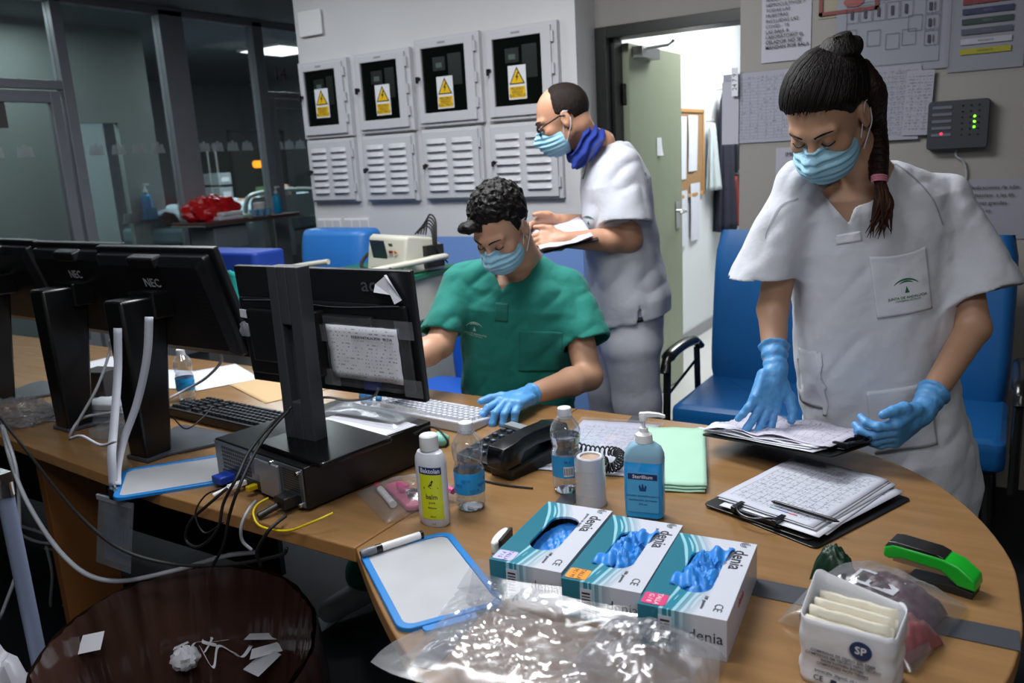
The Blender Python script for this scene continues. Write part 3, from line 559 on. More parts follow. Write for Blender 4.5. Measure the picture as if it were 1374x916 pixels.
for i, (y, z, w, l) in enumerate(((4.46, 0, .26, '#c8ccd2'), (4.47, .032, .22, '#d8dade'), (4.6, .0, .14, '#b6cfc4'))):
    tag(obj('dressing_pack', MB().box(-.06, .06, -w/2, w/2, 0, .032), mat('pack'+str(i), l, .5), None, bev=.01, loc=(XO+.12, y, 1.09+z), rot=(0, 0, .1*i)), ['white flat pack, the lower of two before the red bag', 'white flat pack on top of the other before the red bag', 'pale green small pack right of the white packs'][i], 'pack', 'packs on the overbed table')
for i in range(3): tag(obj('medicine_cup', MB().lathe([(.026, 0), (.036, .055), (.033, .055), (.024, .004)], 20, cap=False), mat('blue cup', '#6fa2c4', .4), None, smooth=True, loc=(XO+.13, 4.72+.075*i, 1.0905)), 'small pale blue cup on the overbed table, %s' % ['left', 'middle', 'right'][i]+' of the three', 'cup', 'cups on the overbed table')
tag(obj('white_pot', MB().lathe([(.045, 0), (.05, .01), (.05, .08), (.052, .082), (.052, .1), (.01, .104)], 24), WHITE, None, smooth=True, loc=(XO-.05, 4.95, 1.09)), 'round white lidded pot beside the blue pump bottle', 'pot')
pump_bottle((XO+.05, 5.06, 1.09), mat('cyan gel', '#1ba0d8', .3), 'bright blue pump bottle at the right end of the overbed table', s=1.2)
# ================================================================== DESK
ZD = .75
t = NT('beech desk'); mp = t.obj((1.5, 14, 14)); f = t.noise(2.2, 6, mp, .6); f2 = t.noise(300, 2)
c = t.ramp(f, [(.25, hexc('#82623e')), (.55, hexc('#8f6d47')), (.8, hexc('#997750'))]); t.set(t.b.inputs['Base Color'], t.mix(t.M('MULTIPLY', f2, .25), c, c4(hexc('#74522e'))))
t.b.inputs['Roughness'].default_value = .24; t.b.inputs['Specular IOR Level'].default_value = .5; woodm = t.m
edgem = mat('beech edge band', '#a97a48', .4, var=.15, vs=30)
dk = thing('desk', 'long straight beech desk carrying the monitors and computer', 'desk', (-2.5, 1.5, 0))
def slab(poly, ox, oy, parent, name='tabletop'):
    mb = MB().prism([(x-ox, y-oy) for x, y in poly], ZD-.032, ZD); o = obj(name, mb, [woodm, edgem], parent, bev=.003)
    for p in o.data.polygons: p.material_index = 0 if abs(p.normal.z) > .5 else 1
    return o
slab([(-4.9, 1.34), (-3.6, 1.24), (-2.35, 1.135), (-1.65, 1.07), (-1.047, 1.062), (-1.047, 2.005), (-4.9, 2.06)], -2.5, 1.5, dk)
obj('side_panel', B(.1, .13, -.32, -.14, 0, ZD-.032), mat('orange beech panel', '#8a5a30', .45, var=.1), dk, bev=.002)
obj('modesty_panel', B(-2.3, .42, .25, .27, .1, ZD-.032), mat('dark modesty panel', '#15161a', .5), dk)
obj('leg', B(-2.35, -2.3, -.1, .45, 0, ZD-.032), STEEL, dk); obj('leg', B(1.25, 1.3, .2, .45, 0, ZD-.032), STEEL, dk)
out = [(-1.043, 1.062), (-.98, 1.01), (-.911, .955), (-.83, .895), (-.752, .842), (-.661, .79), (-.55, .74), (-.42, .71), (-.28, .735), (-.14, .83), (-.03, .985), (.025, 1.13), (.046, 1.26), (.045, 1.37), (.03, 1.52), (-.03, 1.69), (-.12, 1.835), (-.235, 1.935), (-.36, 1.985), (-.5, 2.004), (-.65, 2.005), (-.85, 2.005), (-1.043, 2.005)]
rt = thing('round_table', 'rounded beech table end joined to the desk, holding the glove boxes', 'table', (-.5, 1.4, 0))
sp_ = [tuple(p[:2]) for p in spline([(x, y, 0) for x, y in out[1:-1]], 4)]
slab([out[0]]+sp_+[out[-1]], -.5, 1.4, rt)
obj('leg', MB().cyl((.0, 0, .03), (0, 0, ZD-.032), .05).prism([(.3*cos(a*pi/16), .3*sin(a*pi/16)) for a in range(32)], 0, .03), STEEL, rt, smooth=True)
obj('leg', MB().cyl((-.45, .5, 0), (-.45, .5, ZD-.032), .03), STEEL, rt, smooth=True)
gs = mat('dark grey strip', '#3a3d44', .55, var=.1, vs=40)
def strip(name, label, a, b, w):
    a, b = Vector((*a, 0)), Vector((*b, 0)); L = (b-a).length; n = 30
    o = obj(name, MB().grid(n, 1, lambda s, q: (s*L, (q-.5)*w, .0)), gs, None, th=.0014, loc=(a.x, a.y, ZD+.0009), rot=(0, 0, math.atan2(b.y-a.y, b.x-a.x))); tag(o, label, 'joint strip')
strip('joint_strip', 'dark grey strip crossing the table from its far edge to the left glove box', (-.852, 2.003), (-.695, .815), .04)
strip('joint_strip', 'dark grey strip from the right glove box to the right edge of the table', (-.34, 1.245), (.044, 1.258), .055)
# ------------------------------------------------------------------ disposable glove boxes
cw_ = mat('box white', '#c3c6d2', .35); teal = mat('box teal', '#0e6f86', .35); tl2 = mat('box pale teal', '#7fb4c4', .35); tl3 = mat('box mid teal', '#3f93a8', .35)
nit = mat('blue nitrile', '#2f86da', .42, var=.12, vs=40, bump=.0006, bs=120)
LB, WB_, HB = .245, .131, .066
def wavex(y, k): # band boundary on the lid, x at y
    u = (y+LB/2)/LB; return -WB_/2+.012+.105*(1-u)**1.7*(1 if True else 0)+k
def glovebox(loc, rz, label, sticker_c, sname, stext, fill, seed):
    t_ = thing('glove_box', label, 'glove box', loc, rz, 'disposable glove boxes side by side')
    # carton with an oval opening: top ring + walls
    ov = [(.017+.0*0, 0)]
    n = 40; hole = []
    hl, hw = .068, .027
    for k in range(n):
        a = 2*pi*k/n; x = hw*cos(a); y = (hl-hw)*(1 if sin(a) >= 0 else -1)*(1 if abs(sin(a)) > 1e-6 else 0)+hw*sin(a); hole.append((x+.0, y+.005))
    rect = []
    for k in range(n):
        a = 2*pi*k/n; cx, sx = cos(a), sin(a)
        q = min(WB_/2/abs(cx) if abs(cx) > 1e-6 else 9, LB/2/abs(sx) if abs(sx) > 1e-6 else 9); rect.append((cx*q, sx*q))
    # snap the corners
    for cxx in (-1, 1):
        for cyy in (-1, 1):
            i = min(range(n), key=lambda k: (rect[k][0]-cxx*WB_/2)**2+(rect[k][1]-cyy*LB/2)**2); rect[i] = (cxx*WB_/2, cyy*LB/2)
    vs = [(x, y, HB) for x, y in rect]+[(x, y, HB) for x, y in hole]+[(x, y, HB-.004) for x, y in hole]; fs = []
    for k in range(n):
        k2 = (k+1) % n; fs.append((k, k2, n+k2, n+k)); fs.append((n+k, n+k2, 2*n+k2, 2*n+k))
    mb = MB().add(vs, fs)
    mb.add([(-WB_/2, -LB/2, 0), (WB_/2, -LB/2, 0), (WB_/2, LB/2, 0), (-WB_/2, LB/2, 0), (-WB_/2, -LB/2, HB), (WB_/2, -LB/2, HB), (WB_/2, LB/2, HB), (-WB_/2, LB/2, HB)],
           [(0, 3, 2, 1), (0, 1, 5, 4), (1, 2, 6, 5), (2, 3, 7, 6), (3, 0, 4, 7)])
    tt = NT('carton print %d' % seed); o_ = tt.obj(); s_ = tt.n('ShaderNodeSeparateXYZ'); tt.set(s_.inputs[0], o_); X, Y, Z = s_.outputs
    u = tt.M('DIVIDE', tt.M('ADD', Y, LB/2), LB)          # 0 at the near end
    # swoosh position: x value along which bands run; high near the close end
    sw = tt.M('MULTIPLY_ADD', tt.M('SINE', tt.M('MULTIPLY', tt.M('SUBTRACT', 1.0, u), 2.35)), WB_*.33, -WB_/2)
    dd = tt.M('SUBTRACT', X, sw)                           # distance right of the swoosh
    rip = tt.M('ADD', dd, tt.M('MULTIPLY', tt.M('SINE', tt.M('MULTIPLY_ADD', Y, 55., X)), .0022))
    w1 = tt.M('SINE', tt.M('MULTIPLY', rip, 620.)); w2 = tt.M('SINE', tt.M('MULTIPLY', dd, 395.))
    st = tt.M('GREATER_THAN', tt.M('ADD', w1, tt.M('MULTIPLY', w2, .9)), .25)
    band = tt.mix(st, c4(hexc('#1b7c93')), c4(hexc('#8fc3d0')))
    fade = tt.n('ShaderNodeMapRange'); tt.set(fade.inputs[0], dd); fade.inputs[1].default_value = .018; fade.inputs[2].default_value = .055
    band = tt.mix(fade.outputs[0], band, c4(hexc('#c6c9d4')))
    colr = tt.mix(tt.M('GREATER_THAN', dd, .0), c4(hexc('#0d6c80')), band)
    side = tt.M('GREATER_THAN', X, WB_/2-.0008)
    colr = tt.mix(side, colr, c4(hexc('#b5b8c6')))
    tt.set(tt.b.inputs['Base Color'], colr); tt.b.inputs['Roughness'].default_value = .32
    bx = obj('carton', mb, tt.m, t_, bev=.0012)
    TOP = HB+.0004
    bi = mat('box ink', '#171b2c', .5)
    obj('brand_name', MB().text('denia', .031, TM((.046, .058, TOP), (0, 0, -pi/2)), bold=.01), bi, bx)
    mb = MB()
    for r in (.0085, .0055, .0028):
        for k in range(20):
            a0, a1 = 2*pi*k/24, 2*pi*(k+1)/24
            mb.add([(.048+r*cos(a0), .1125+r*sin(a0), TOP), (.048+r*cos(a1), .1125+r*sin(a1), TOP), (.048+(r-.0013)*cos(a1), .1125+(r-.0013)*sin(a1), TOP), (.048+(r-.0013)*cos(a0), .1125+(r-.0013)*sin(a0), TOP)], [(0, 1, 2, 3)])
    obj('brand_emblem', mb, bi, bx)
    obj('small_print', MB().text('guantes de nitrilo', .0085, TM((.029, .066, TOP), (0, 0, -pi/2))), mat('box grey print', '#6d7386', .5), bx)
    obj('ce_mark', MB().text('CE', .018, TM((.047, -.094, TOP), (0, 0, -pi/2))), bi, bx)
    obj('contents_print', MB().text('100 guantes', .008, TM((.025, -.085, TOP), (0, 0, -pi/2))), bi, bx)
    obj('front_brand_name', MB().text('denia', .024, TM((.035, -LB/2-.0003, .034), (pi/2, 0, 0))), bi, bx)
    obj('side_print', MB().text('denia', .02, TM((WB_/2+.0003, -.02, .045), (pi/2, 0, pi/2))), mat('side magenta', '#8a2a4a', .5), bx)
    mb = MB().prism(rrect(.036, .031, .004, cx=-WB_/2+.021, cy=-LB/2+.021), HB+.0003, HB+.0009); mb.mi_(1)
    for i, l in enumerate(stext): mb.text(l, .011, TM((-WB_/2+.026-.012*i, -LB/2+.021, HB+.0011), (0, 0, -pi/2)))
    s_ = obj('size_label', mb, [mat(sname+' label', sticker_c, .45), mat(sname+' print', '#e8d8e0' if sname == 'pink' else ('#8a4a10' if sname == 'orange' else '#7a6fb5'), .5)], bx); s_['label'] = sname+' size sticker'
    mb = MB().box(-.034, -.014, -LB/2-.0006, -LB/2, .012, .055).mi_(1)
    for k in range(7): mb.box(-.031, -.017, -LB/2-.0009, -LB/2-.0006, .016+.005*k, .016+.005*k+(.002 if k % 3 else .0032))
    obj('barcode', mb, [cw_, INK], bx)
    # gloves in the opening
    def crumple(a, b):
        th = 2*pi*a; r = b; x = hw*1.25*r*cos(th); y = hl*1.15*r*sin(th)+.005
        z = HB-.018+fill*(1-r**3)*(.85+.4*wob(x*24+seed, y*16, seed)+.22*abs(wob(x*40, y*30+seed, 2)))+.002*wob(x*120, y*100, seed)*(1 if fill > .01 else .6)
        return (x, y, z if r < .8 else min(z, HB-.006))
    obj('glove_bundle', MB().grid(60, 22, crumple), nit, t_, smooth=True, ang=70, th=.0015)
    if fill > .02:
        mb = MB()
        for k in range(3):
            x0, y0 = (-.02+.015*k, -.04+.045*k+.01*seed % .02)
            mb.grid(12, 12, lambda a, b: (x0+(a-.5)*.035+.01*b, y0+(b-.4)*.055, HB-.002+fill*.45*sin(pi*min(1, b*1.1))*(1-.5*abs(2*a-1))+.004*sin(9*a+5*b+k)))
        obj('glove_flap', mb, nit, t_, smooth=True, th=.0015, ang=80)
    return t_
glovebox((-.66, 1.160, ZD), R(5.0), 'left glove box with a pale lilac sticker and almost empty opening', '#b7b5dc', 'lilac', ('TALLA', 'P / S'), -.012, 1)
glovebox((-.5225, 1.157, ZD), R(5.2), 'middle glove box with an orange sticker and gloves poking out', '#e0900f', 'orange', ('TALLA', 'M / M'), .028, 2)
glovebox((-.387, 1.140, ZD), R(5.5), 'right glove box with a pink sticker and bulging blue gloves', '#d02a6e', 'pink', ('TALLA', 'G / 8'), .032, 3)
# ------------------------------------------------------------------ crumpled clear bag in front of them
fb = film('clear crumpled bag', (.97, .97, .99), .13, .2, .55)
def cr(x, y, s=0): return .7*wob(x*3+s, y*3.5, s, 1.2)+.45*abs(wob(x*5+s, y*4.4, 3, 1.1))+.35*abs(wob(x*10-y*7, y*9+s, s, 1.0))+.12*abs(wob(x*24+y*9, y*20+s, s, 1.0))
cb = thing('clear_plastic_bag', 'large crumpled clear plastic bag lying against the fronts of the glove boxes', 'bag', (-.52, .95, ZD))
def bagp(a, b, lift, s):
    x = -.235+.435*a+.02*sin(5*b+s); y = -.16+.24*b+.02*sin(7*a+s)-.03*(a-.5)
    ed = min(1, 7*a*(1-a))*min(1, 7*b*(1-b)+.05)
    on_t = y > .075
    z = .003+lift*ed*(.7+.5*cr(x, y, s))*.55+(.03 if False else 0)
    z = max(z, .002)
    if b > .8: z += (b-.8)*.2
    return (x, y, z)
obj('upper_film', MB().grid(110, 70, lambda a, b: bagp(a, b, .045, 1)), fb, cb, smooth=True, ang=13)
obj('lower_film', MB().grid(60, 40, lambda a, b: bagp(a, b, .016, 4)), fb, cb, smooth=True, ang=13)
mb = MB().grid(50, 40, lambda a, b: (.02+.19*a, -.1+.2*b, .005+.07*sin(pi*a)**.6*sin(pi*b)**.6*(.8+.25*cr(a*.3, b*.3, 7))))
obj('puffed_corner', mb, fb, cb, smooth=True, ang=16)
# ------------------------------------------------------------------ bottles
BX = TM((0, 0, 0), (pi/2, 0, 0))
def wrap(mb, txt, size, r, z, ang0=-pi/2, bold=0, sy=1):
    """lettering bent round a cylinder of radius r (flat, facing -y, then curved)"""
    t0 = MB().text(txt, size, bold=bold, ext=.0003); mb.add([((r+.0003+v[2])*cos(ang0+v[0]/r), (r+.0003+v[2])*sin(ang0+v[0]/r)*sy, z+v[1]) for v in t0.v], t0.f); return mb
fa = math.atan2(-CF.y, -CF.x)                                   # the bottles' labels face back to the room's middle
t_ = thing('lotion_bottle', 'white lotion bottle with a yellow and navy label beside the pink pouch', 'bottle', (-.972, 1.222, ZD), R(-6))
ov = .62
prof = [(.033, 0), (.036, .004), (.0365, .03), (.0365, .13), (.035, .142), (.029, .153), (.018, .158)]
obj('body', MB().lathe(prof, 40, sy=.68), mat('lotion white', '#cdd0d8', .3, sss=0), t_, smooth=True)
obj('cap', MB().lathe([(.0185, .158), (.0195, .16), (.0185, .186), (.016, .1885), (.002, .189)], 32), WHITE, t_, smooth=True)
def band(r, z0, z1, a0, a1, sy=1, n=20): return MB().grid(n, 1, lambda a, b: ((r)*cos(a0+(a1-a0)*a), r*sin(a0+(a1-a0)*a)*sy, z0+(z1-z0)*b))
A = R(-62)
lb = obj('yellow_label', band(.0369, .018, .118, A-.75, A+.75, .69), mat('label yellow', '#c8cf1c', .4), t_, smooth=True)
obj('navy_band', band(.0371, .113, .128, A-.75, A+.75, .69), mat('label navy', '#16275e', .4), t_, smooth=True)
def wlt(txt, size, z, bold=0, m=None, name='lettering'):
    mb = MB(); t0 = MB().text(txt, size, bold=bold, ext=.0002)
    r = .0373; mb.add([((r+v[2])*cos(A+v[0]/r), (r+v[2])*sin(A+v[0]/r)*.69, z+v[1]) for v in t0.v], t0.f); return mb
obj('lettering', wlt('Baktolan', .0135, .1205, .03), PAPER, t_)
mb = wlt('balm', .0145, .066, .03)
for q in (wlt('pure', .008, .054), wlt('Bálsamo', .006, .043), wlt('350 ml', .0045, .024), wlt('1 3 7', .005, .008)): mb.add(q.v, q.f)
hd = [(-.018, .0), (-.006, .003), (.003, .016), (.006, .014), (.001, .004), (.016, .0), (.018, -.003), (.0, -.002), (-.017, -.004)]
r = .0373; mb.add([(r*cos(A+x/r), r*sin(A+x/r)*.69, .086+y) for x, y in hd], [(0, 1, 7, 8), (1, 2, 3, 4), (1, 4, 6, 7), (4, 5, 6)])
obj('print', mb, INK, t_)
clear = film('clear plastic bottle', (.86, .9, .94), .13, .04); water = mat('water', (.93, .97, 1), .0, trans=1, ior=1.08)
capw = mat('bottle cap white', '#d8dbe2', .4)
def wbottle(loc, label, rz, wrapd, level, grp='clear water bottles on the table'):
    t_ = thing('water_bottle', label, 'bottle', loc, rz, grp)
    def rr(z):
        k = [(0, .024), (.004, .029), (.012, .031), (.03, .0305), (.034, .0318), (.09, .0318), (.093, .0305), (.098, .029), (.104, .0275), (.11, .03), (.125, .0325), (.14, .0325), (.152, .029), (.163, .021), (.172, .0145), (.176, .0125)]
        return float(np.interp(z, [a for a, b in k], [b for a, b in k]))
    prof = [(rr(z), z) for z in np.linspace(0, .176, 60)]
    mb = MB(); n = 40; vs = []
    for r, z in prof:
        for j in range(n):
            a = 2*pi*j/n; q = r*(1-.1*max(0, 1-z/.02)*(cos(5*a)**4))+(.0006*sin(z*900) if .1 < z < .15 else 0); vs.append((q*cos(a), q*sin(a), z))
    mb.add(vs, [(i*n+j, i*n+(j+1) % n, (i+1)*n+(j+1) % n, (i+1)*n+j) for i in range(59) for j in range(n)]); mb.add([vs[j] for j in range(n)], [tuple(range(n-1, -1, -1))])
    obj('bottle_body', mb, clear, t_, smooth=True, ang=60)
    pw = [(max(.002, rr(z)-.0012), z) for z in np.linspace(.003, level, 24)]
    obj('water', MB().lathe(pw, 32), water, t_, smooth=True)
    c = obj('cap', MB().lathe([(.0145, .172), (.0148, .173), (.0148, .188), (.0135, .1895), (.001, .19)], 36), capw, t_, smooth=True)
    obj('neck_ring', MB().lathe([(.0135, .166), (.0155, .167), (.0155, .1705), (.0135, .171)], 32, cap=False), capw, t_, smooth=True)
    bm_ = mat('label sky blue', '#1a8fd0', .35, var=.06, vs=30)
    if wrapd:
        l = obj('paper_label', MB().lathe([(.0322, .04), (.0324, .041), (.0324, .085), (.0322, .086)], 48, cap=False), bm_, t_, smooth=True)
        mb = MB()
        for k in range(7): wrap(mb, 'agua', .012, .0325, .05+.011*(k % 3), -2.6+k*.55)
        obj('label_waves', mb, mat('label deep blue', '#1573b8', .4), l)
    else:
        l = obj('paper_label', band(.0323, .04, .088, R(-165), R(-62)), bm_, t_, smooth=True)
        obj('barcode_panel', band(.0325, .044, .066, R(-105), R(-66)), PAPER, l, smooth=True)
        mb = MB()
        for k in range(12):
            a = R(-103+3*k); q = band(.0327, .047, .063, a, a+R(1.0+.9*(k % 3 == 0)), n=1); mb.add(q.v, q.f)
        q = wrap(MB(), '33 cl', .007, .0327, .076, R(-90)); mb.add(q.v, q.f)
        obj('barcode_bars', mb, INK, l)
    return t_
wbottle((-.944, 1.312, ZD), 'half empty water bottle with an all-round blue label next to the lotion bottle', .3, True, .078)
wbottle((-.80, 1.475, ZD), 'full water bottle with a blue barcode label beside the telephone', R(32), False, .128)
# hand sanitiser pump bottle
t_ = thing('hand_sanitiser', 'blue hand sanitiser bottle with a white pump behind the glove boxes', 'bottle', (-.598, 1.425, ZD), R(12))
san = mat('sanitiser liquid', '#1c9ae4', .12, spec=.6); sanp = mat('cloudy plastic', '#9cc3dc', .25, trans=.3, ior=1.1)
def ring(w, d, z, r=.012): return [(x, y, z) for x, y in rrect(w, d, r, 5)]
obj('liquid', MB().loft([ring(.07, .036, .002), ring(.076, .042, .006), ring(.078, .044, .06), ring(.078, .044, .116), ring(.077, .043, .12)]), san, t_, smooth=True)
obj('shoulder', MB().loft([ring(.078, .044, .1202), ring(.076, .043, .132), ring(.066, .038, .146), ring(.045, .034, .155, .015), ring(.03, .03, .158, .0149)]), sanp, t_, smooth=True)
obj('pump', MB().lathe([(.0165, .157), (.0175, .158), (.0165, .173), (.012, .176), (.0085, .178), (.0085, .186), (.004, .187), (.004, .2), (.008, .201), (.0085, .212), (.006, .216)], 28).loft([[(.0+x0, y*w_, z_+zz*h_) for y, zz in ((-1, -1), (1, -1), (1, 1), (-1, 1))] for x0, w_, z_, h_ in ((-.008, .006, .212, .004), (.01, .006, .214, .004), (.03, .0045, .214, .003), (.042, .0035, .211, .0025))]), WHITE, t_, smooth=True)
F_ = TM((0, -.0224, 0), (pi/2, 0, 0))
obj('front_label', MB().prism(rrect(.062, .085, .004, cy=.06), 0, .0003, F_), mat('label pale blue', '#4aa6dc', .4), t_)
obj('navy_band', B(-.029, .029, -.0231, -.0227, .086, .098), mat('label navy', '#16275e', .4), t_)
obj('lettering', MB().text('Sterillium', .0105, TM((0, -.0233, .0918), (pi/2, 0, 0)), bold=.03), PAPER, t_)
mb = MB()
for i, l in enumerate(('Solución alcohólica para la', 'desinfección de manos', '475 ml')): mb.text(l, .0062, TM((0, -.0229, .052-.009*i), (pi/2, 0, 0)))
mb.prism([(-.006, 0), (-.008, .01), (-.005, .014), (-.003, .006), (-.001, .015), (.001, .015), (.003, .006), (.005, .014), (.008, .01), (.006, 0)], 0, .0002, TM((0, -.0229, .062), (pi/2, 0, 0)))
obj('print', mb, mat('label deep print', '#0d3f7a', .4), t_)
# label roll in clear wrap
t_ = thing('label_roll', 'white roll of labels in clear wrap, standing between the water bottle and sanitiser', 'roll', (-.724, 1.437, ZD))
def rollr(z): return .027-.0035*z/.105*0+(.031-.027)*(1-z/.105)
mb = MB().lathe([(.0315, 0), (.0315, .004), (.0275, .103), (.0255, .105), (.021, .104), (.02, .09)], 44)
for k in range(3): mb.lathe([(.0318-.0038*(k+1)*.25, .026*(k+1)-.0004), (.0322-.0038*(k+1)*.25, .026*(k+1)), (.0318-.0038*(k+1)*.25, .026*(k+1)+.0004)], 44, cap=False)
obj('paper_roll', mb, mat('roll paper', '#c3c9d3', .45), t_, smooth=True)
obj('cardboard_core', MB().lathe([(.021, .1), (.012, .1015), (.001, .1008)], 24), mat('core', '#b59a86', .8, var=.3, vs=90), t_, smooth=True)
mb = MB().tube([(.0305*cos(R(-118+30*z/.1)+.14*sin(z*90)), .0305*sin(R(-118+30*z/.1)+.14*sin(z*90))*(1-.12*z/.1), z) for z in np.linspace(.006, .1, 24)], .0005, 4)
obj('tear_line', mb, mat('tear grey', '#4c515c', .6), t_)
obj('clear_wrap', MB().lathe([(.034, 0), (.0335, .02), (.031, .09), (.03, .108)], 40, cap=False), film('wrap film', (1, 1, 1), .05, .08), t_, smooth=True)
# ------------------------------------------------------------------ telephone
t_ = thing('telephone', 'black desk telephone with its handset lying on the right side', 'telephone', (-1.0, 1.585, ZD), R(-15))
def wedge(x0, x1, y0, y1, z0, z1): return MB().add([(x0, y0, 0), (x1, y0, 0), (x1, y1, 0), (x0, y1, 0), (x0, y0, z0), (x1, y0, z0), (x1, y1, z1), (x0, y1, z1)], [(0, 3, 2, 1), (4, 5, 6, 7), (0, 1, 5, 4), (1, 2, 6, 5), (2, 3, 7, 6), (3, 0, 4, 7)])
obj('phone_base', wedge(-.11, .09, -.095, .095, .02, .05), mat('phone black', '#0c0f14', .3), t_, bev=.005)
sl = lambda y: .02+.03*(y+.095)/.19
mb = MB()
for i in range(5):
    for j in range(4):
        y = -.065+.028*i; mb.prism(rrect(.014, .012, .004), sl(y), sl(y)+.006, TM((-.09+.024*j, y, 0)))
obj('keypad', mb, mat('phone keys', '#3d4550', .4), t_)
mb = MB()
for i in range(4):
    for j in range(3): y = -.065+.028*i; mb.text('123456789*0#'[i*3+j], .009, TM((-.09+.024*j, y, sl(y)+.0064)))
obj('key_lettering', mb, mat('key print', '#c8ccd4', .5), t_)
obj('display', MB().box(-.1, -.03, .06, .088, sl(.07), sl(.07)+.009), mat('phone display', '#8a9094', .2), t_, bev=.001)
hs = obj('handset', MB().loft([[(x+.055, yy, zc+z*hh) for x, z in ((-.028*w, -1), (.028*w, -1), (.031*w, 0), (.024*w, 1), (-.024*w, 1), (-.031*w, 0))] for yy, w, zc, hh in ((-.118, .8, .046, .018), (-.108, 1.05, .05, .026), (-.065, 1.1, .056, .026), (-.045, .9, .068, .018), (0, .85, .074, .017), (.045, .9, .073, .018), (.065, 1.1, .066, .025), (.1, 1.05, .062, .022), (.11, .8, .06, .015))]), mat('handset black', '#090b0f', .25), t_, smooth=True, ang=50, bev=.002)
obj('handset_cradle', wedge(.022, .09, -.1, .1, .026, .046), mat('phone black', '#0c0f14', .3), t_, bev=.003)
pts = []
path = spline([(.1, .1, .03), (.15, .115, .025), (.2, .13, .03), (.235, .115, .03), (.25, .08, .022), (.235, .06, .02), (.215, .075, .03)], 40)
N = len(path)
for i, p in enumerate(path):
    tg = (path[min(i+1, N-1)]-path[max(0, i-1)]).normalized(); a = i*2*pi/9; s_ = tg.cross(Vector((0, 0, 1))).normalized(); pts.append(p+s_*.0105*cos(a)+Vector((0, 0, 1))*.0105*sin(a))
obj('coiled_cord', MB().tube(pts, .0021, 5), RUB, t_, smooth=True, ang=180)
obj('line_cord', MB().tube(spline([(-.1, -.09, .004), (-.06, -.13, .003), (.0, -.145, .003), (.09, -.13, .003), (.16, -.1, .003)]), .0022, 6), RUB, t_, smooth=True)
# ------------------------------------------------------------------ papers
def sheet(name, label, x, y, w, h, rz, m_, z=ZD+.0012, cat='paper', grp=None, curl=.002, th=.0005):
    o = obj(name, MB().grid(14, 14, lambda a, b: ((a-.5)*w, (b-.5)*h, curl*abs(wob(a*.7+x, b*.7+y))*min(1, 6*a*(1-a)+.3))), m_, None, th=th, smooth=True, loc=(x, y, z), rot=(0, 0, R(rz))); return tag(o, label, cat, grp)
pf = printed('desk form', .21, .3, '#b9bcd0', grid=(.06, .024), pitch=.008, wordf=110, dens=.45)
sheet('printed_sheet', 'lilac-white printed sheet in a clear sleeve lying between the telephone and green cloth', -.845, 1.76, .21, .34, 10, pf, ZD+.0035)
sheet('printed_sheet', 'printed form under the telephone and sleeve, corner showing by the label roll', -.83, 1.675, .29, .21, 12, printed('desk form b', .29, .2, '#b5b8c8', grid=(.03, .012), pitch=.012), ZD+.0015)
tag(obj('plastic_sleeve', MB().grid(20, 20, lambda a, b: ((a-.5)*.23, (b-.5)*.37, .0015+.0015*abs(wob(a*2, b*2)))), film('sleeve', (1, 1, 1), .04, .06), None, smooth=True, loc=(-.845, 1.765, ZD+.0045), rot=(0, 0, R(10))), 'clear plastic sleeve over the lilac printed sheet by the telephone', 'sleeve')
gc = mat('mint paper cloth', '#a9d2bb', .75, var=.03, vs=12)
t_ = thing('folded_cloth', 'folded mint green cloth behind the sanitiser bottle', 'cloth', (-.66, 1.73, ZD), R(19))
for k in range(3): obj('cloth_layer', MB().grid(16, 16, lambda a, b: ((a-.5)*.155+.002*k, (b-.5)*.37+.004*(k-1), .0035+.0055*k+.0012*wob(a*2+k, b*2))), gc, t_, th=.003, smooth=True)
# low clipboard with its pile of forms and a pen
clipm = mat('clipboard black', '#07080a', .3); DKST = mat('dark steel', '#3c3d42', .28, .9)
def clipboard(loc, rz, label, rot=None, w=.235, h=.33):
    t_ = thing('clipboard', label, 'clipboard', loc, rz, rot=rot)
    obj('board', MB().prism(rrect(w, h, .012), 0, .004), clipm, t_, bev=.001)
    c = obj('clip', MB().box(-.055, .055, -h/2+.004, -h/2+.03, .006, .0085).box(-.058, .058, -h/2+.028, -h/2+.034, .004, .012).cyl((-.05, -h/2+.006, .012), (.05, -h/2+.006, .012), .004, n=10), DKST, t_, bev=.0006, smooth=True)
    obj('clip_wire', MB().tube(spline([(-.045, -h/2+.02, .012), (-.035, -h/2-.004, .022), (-.018, -h/2-.018, .02), (0, -h/2-.02, .018), (.018, -h/2-.018, .02), (.035, -h/2-.004, .022), (.045, -h/2+.02, .012)]), .0022, 8), DKST, c, smooth=True)
    for sx in (-1, 1): obj('clip_arm', MB().box(sx*.045-.005, sx*.045+.005, -h/2-.002, -h/2+.034, .009, .02), DKST, c, bev=.001)
    return t_
clipboard((-.345, 1.63, ZD+.004), R(-18), 'black clipboard lying on the table with a pile of printed forms and a metal clip')
tag(obj('clipboard', MB().prism(rrect(.23, .32, .012), 0, .0035), clipm, None, bev=.001, loc=(-.312, 1.61, ZD), rot=(0, 0, R(-23))), 'second black clipboard almost hidden underneath the clipboard on the table', 'clipboard')
fm = printed('chart form', .2, .28, '#c3c6d4', ink='#23252e', grid=(.018, .02), pitch=.01, wordf=140, dens=.45, blocks=[(.02, .04, -.128, -.124, '#1d5aa0'), (.04, .06, -.128, -.124, '#b02028'), (0, .02, -.128, -.124, '#1c7a6a')])
fm2 = printed('chart form edge', .2, .28, '#b9bcc8', pitch=.014, wordf=90)
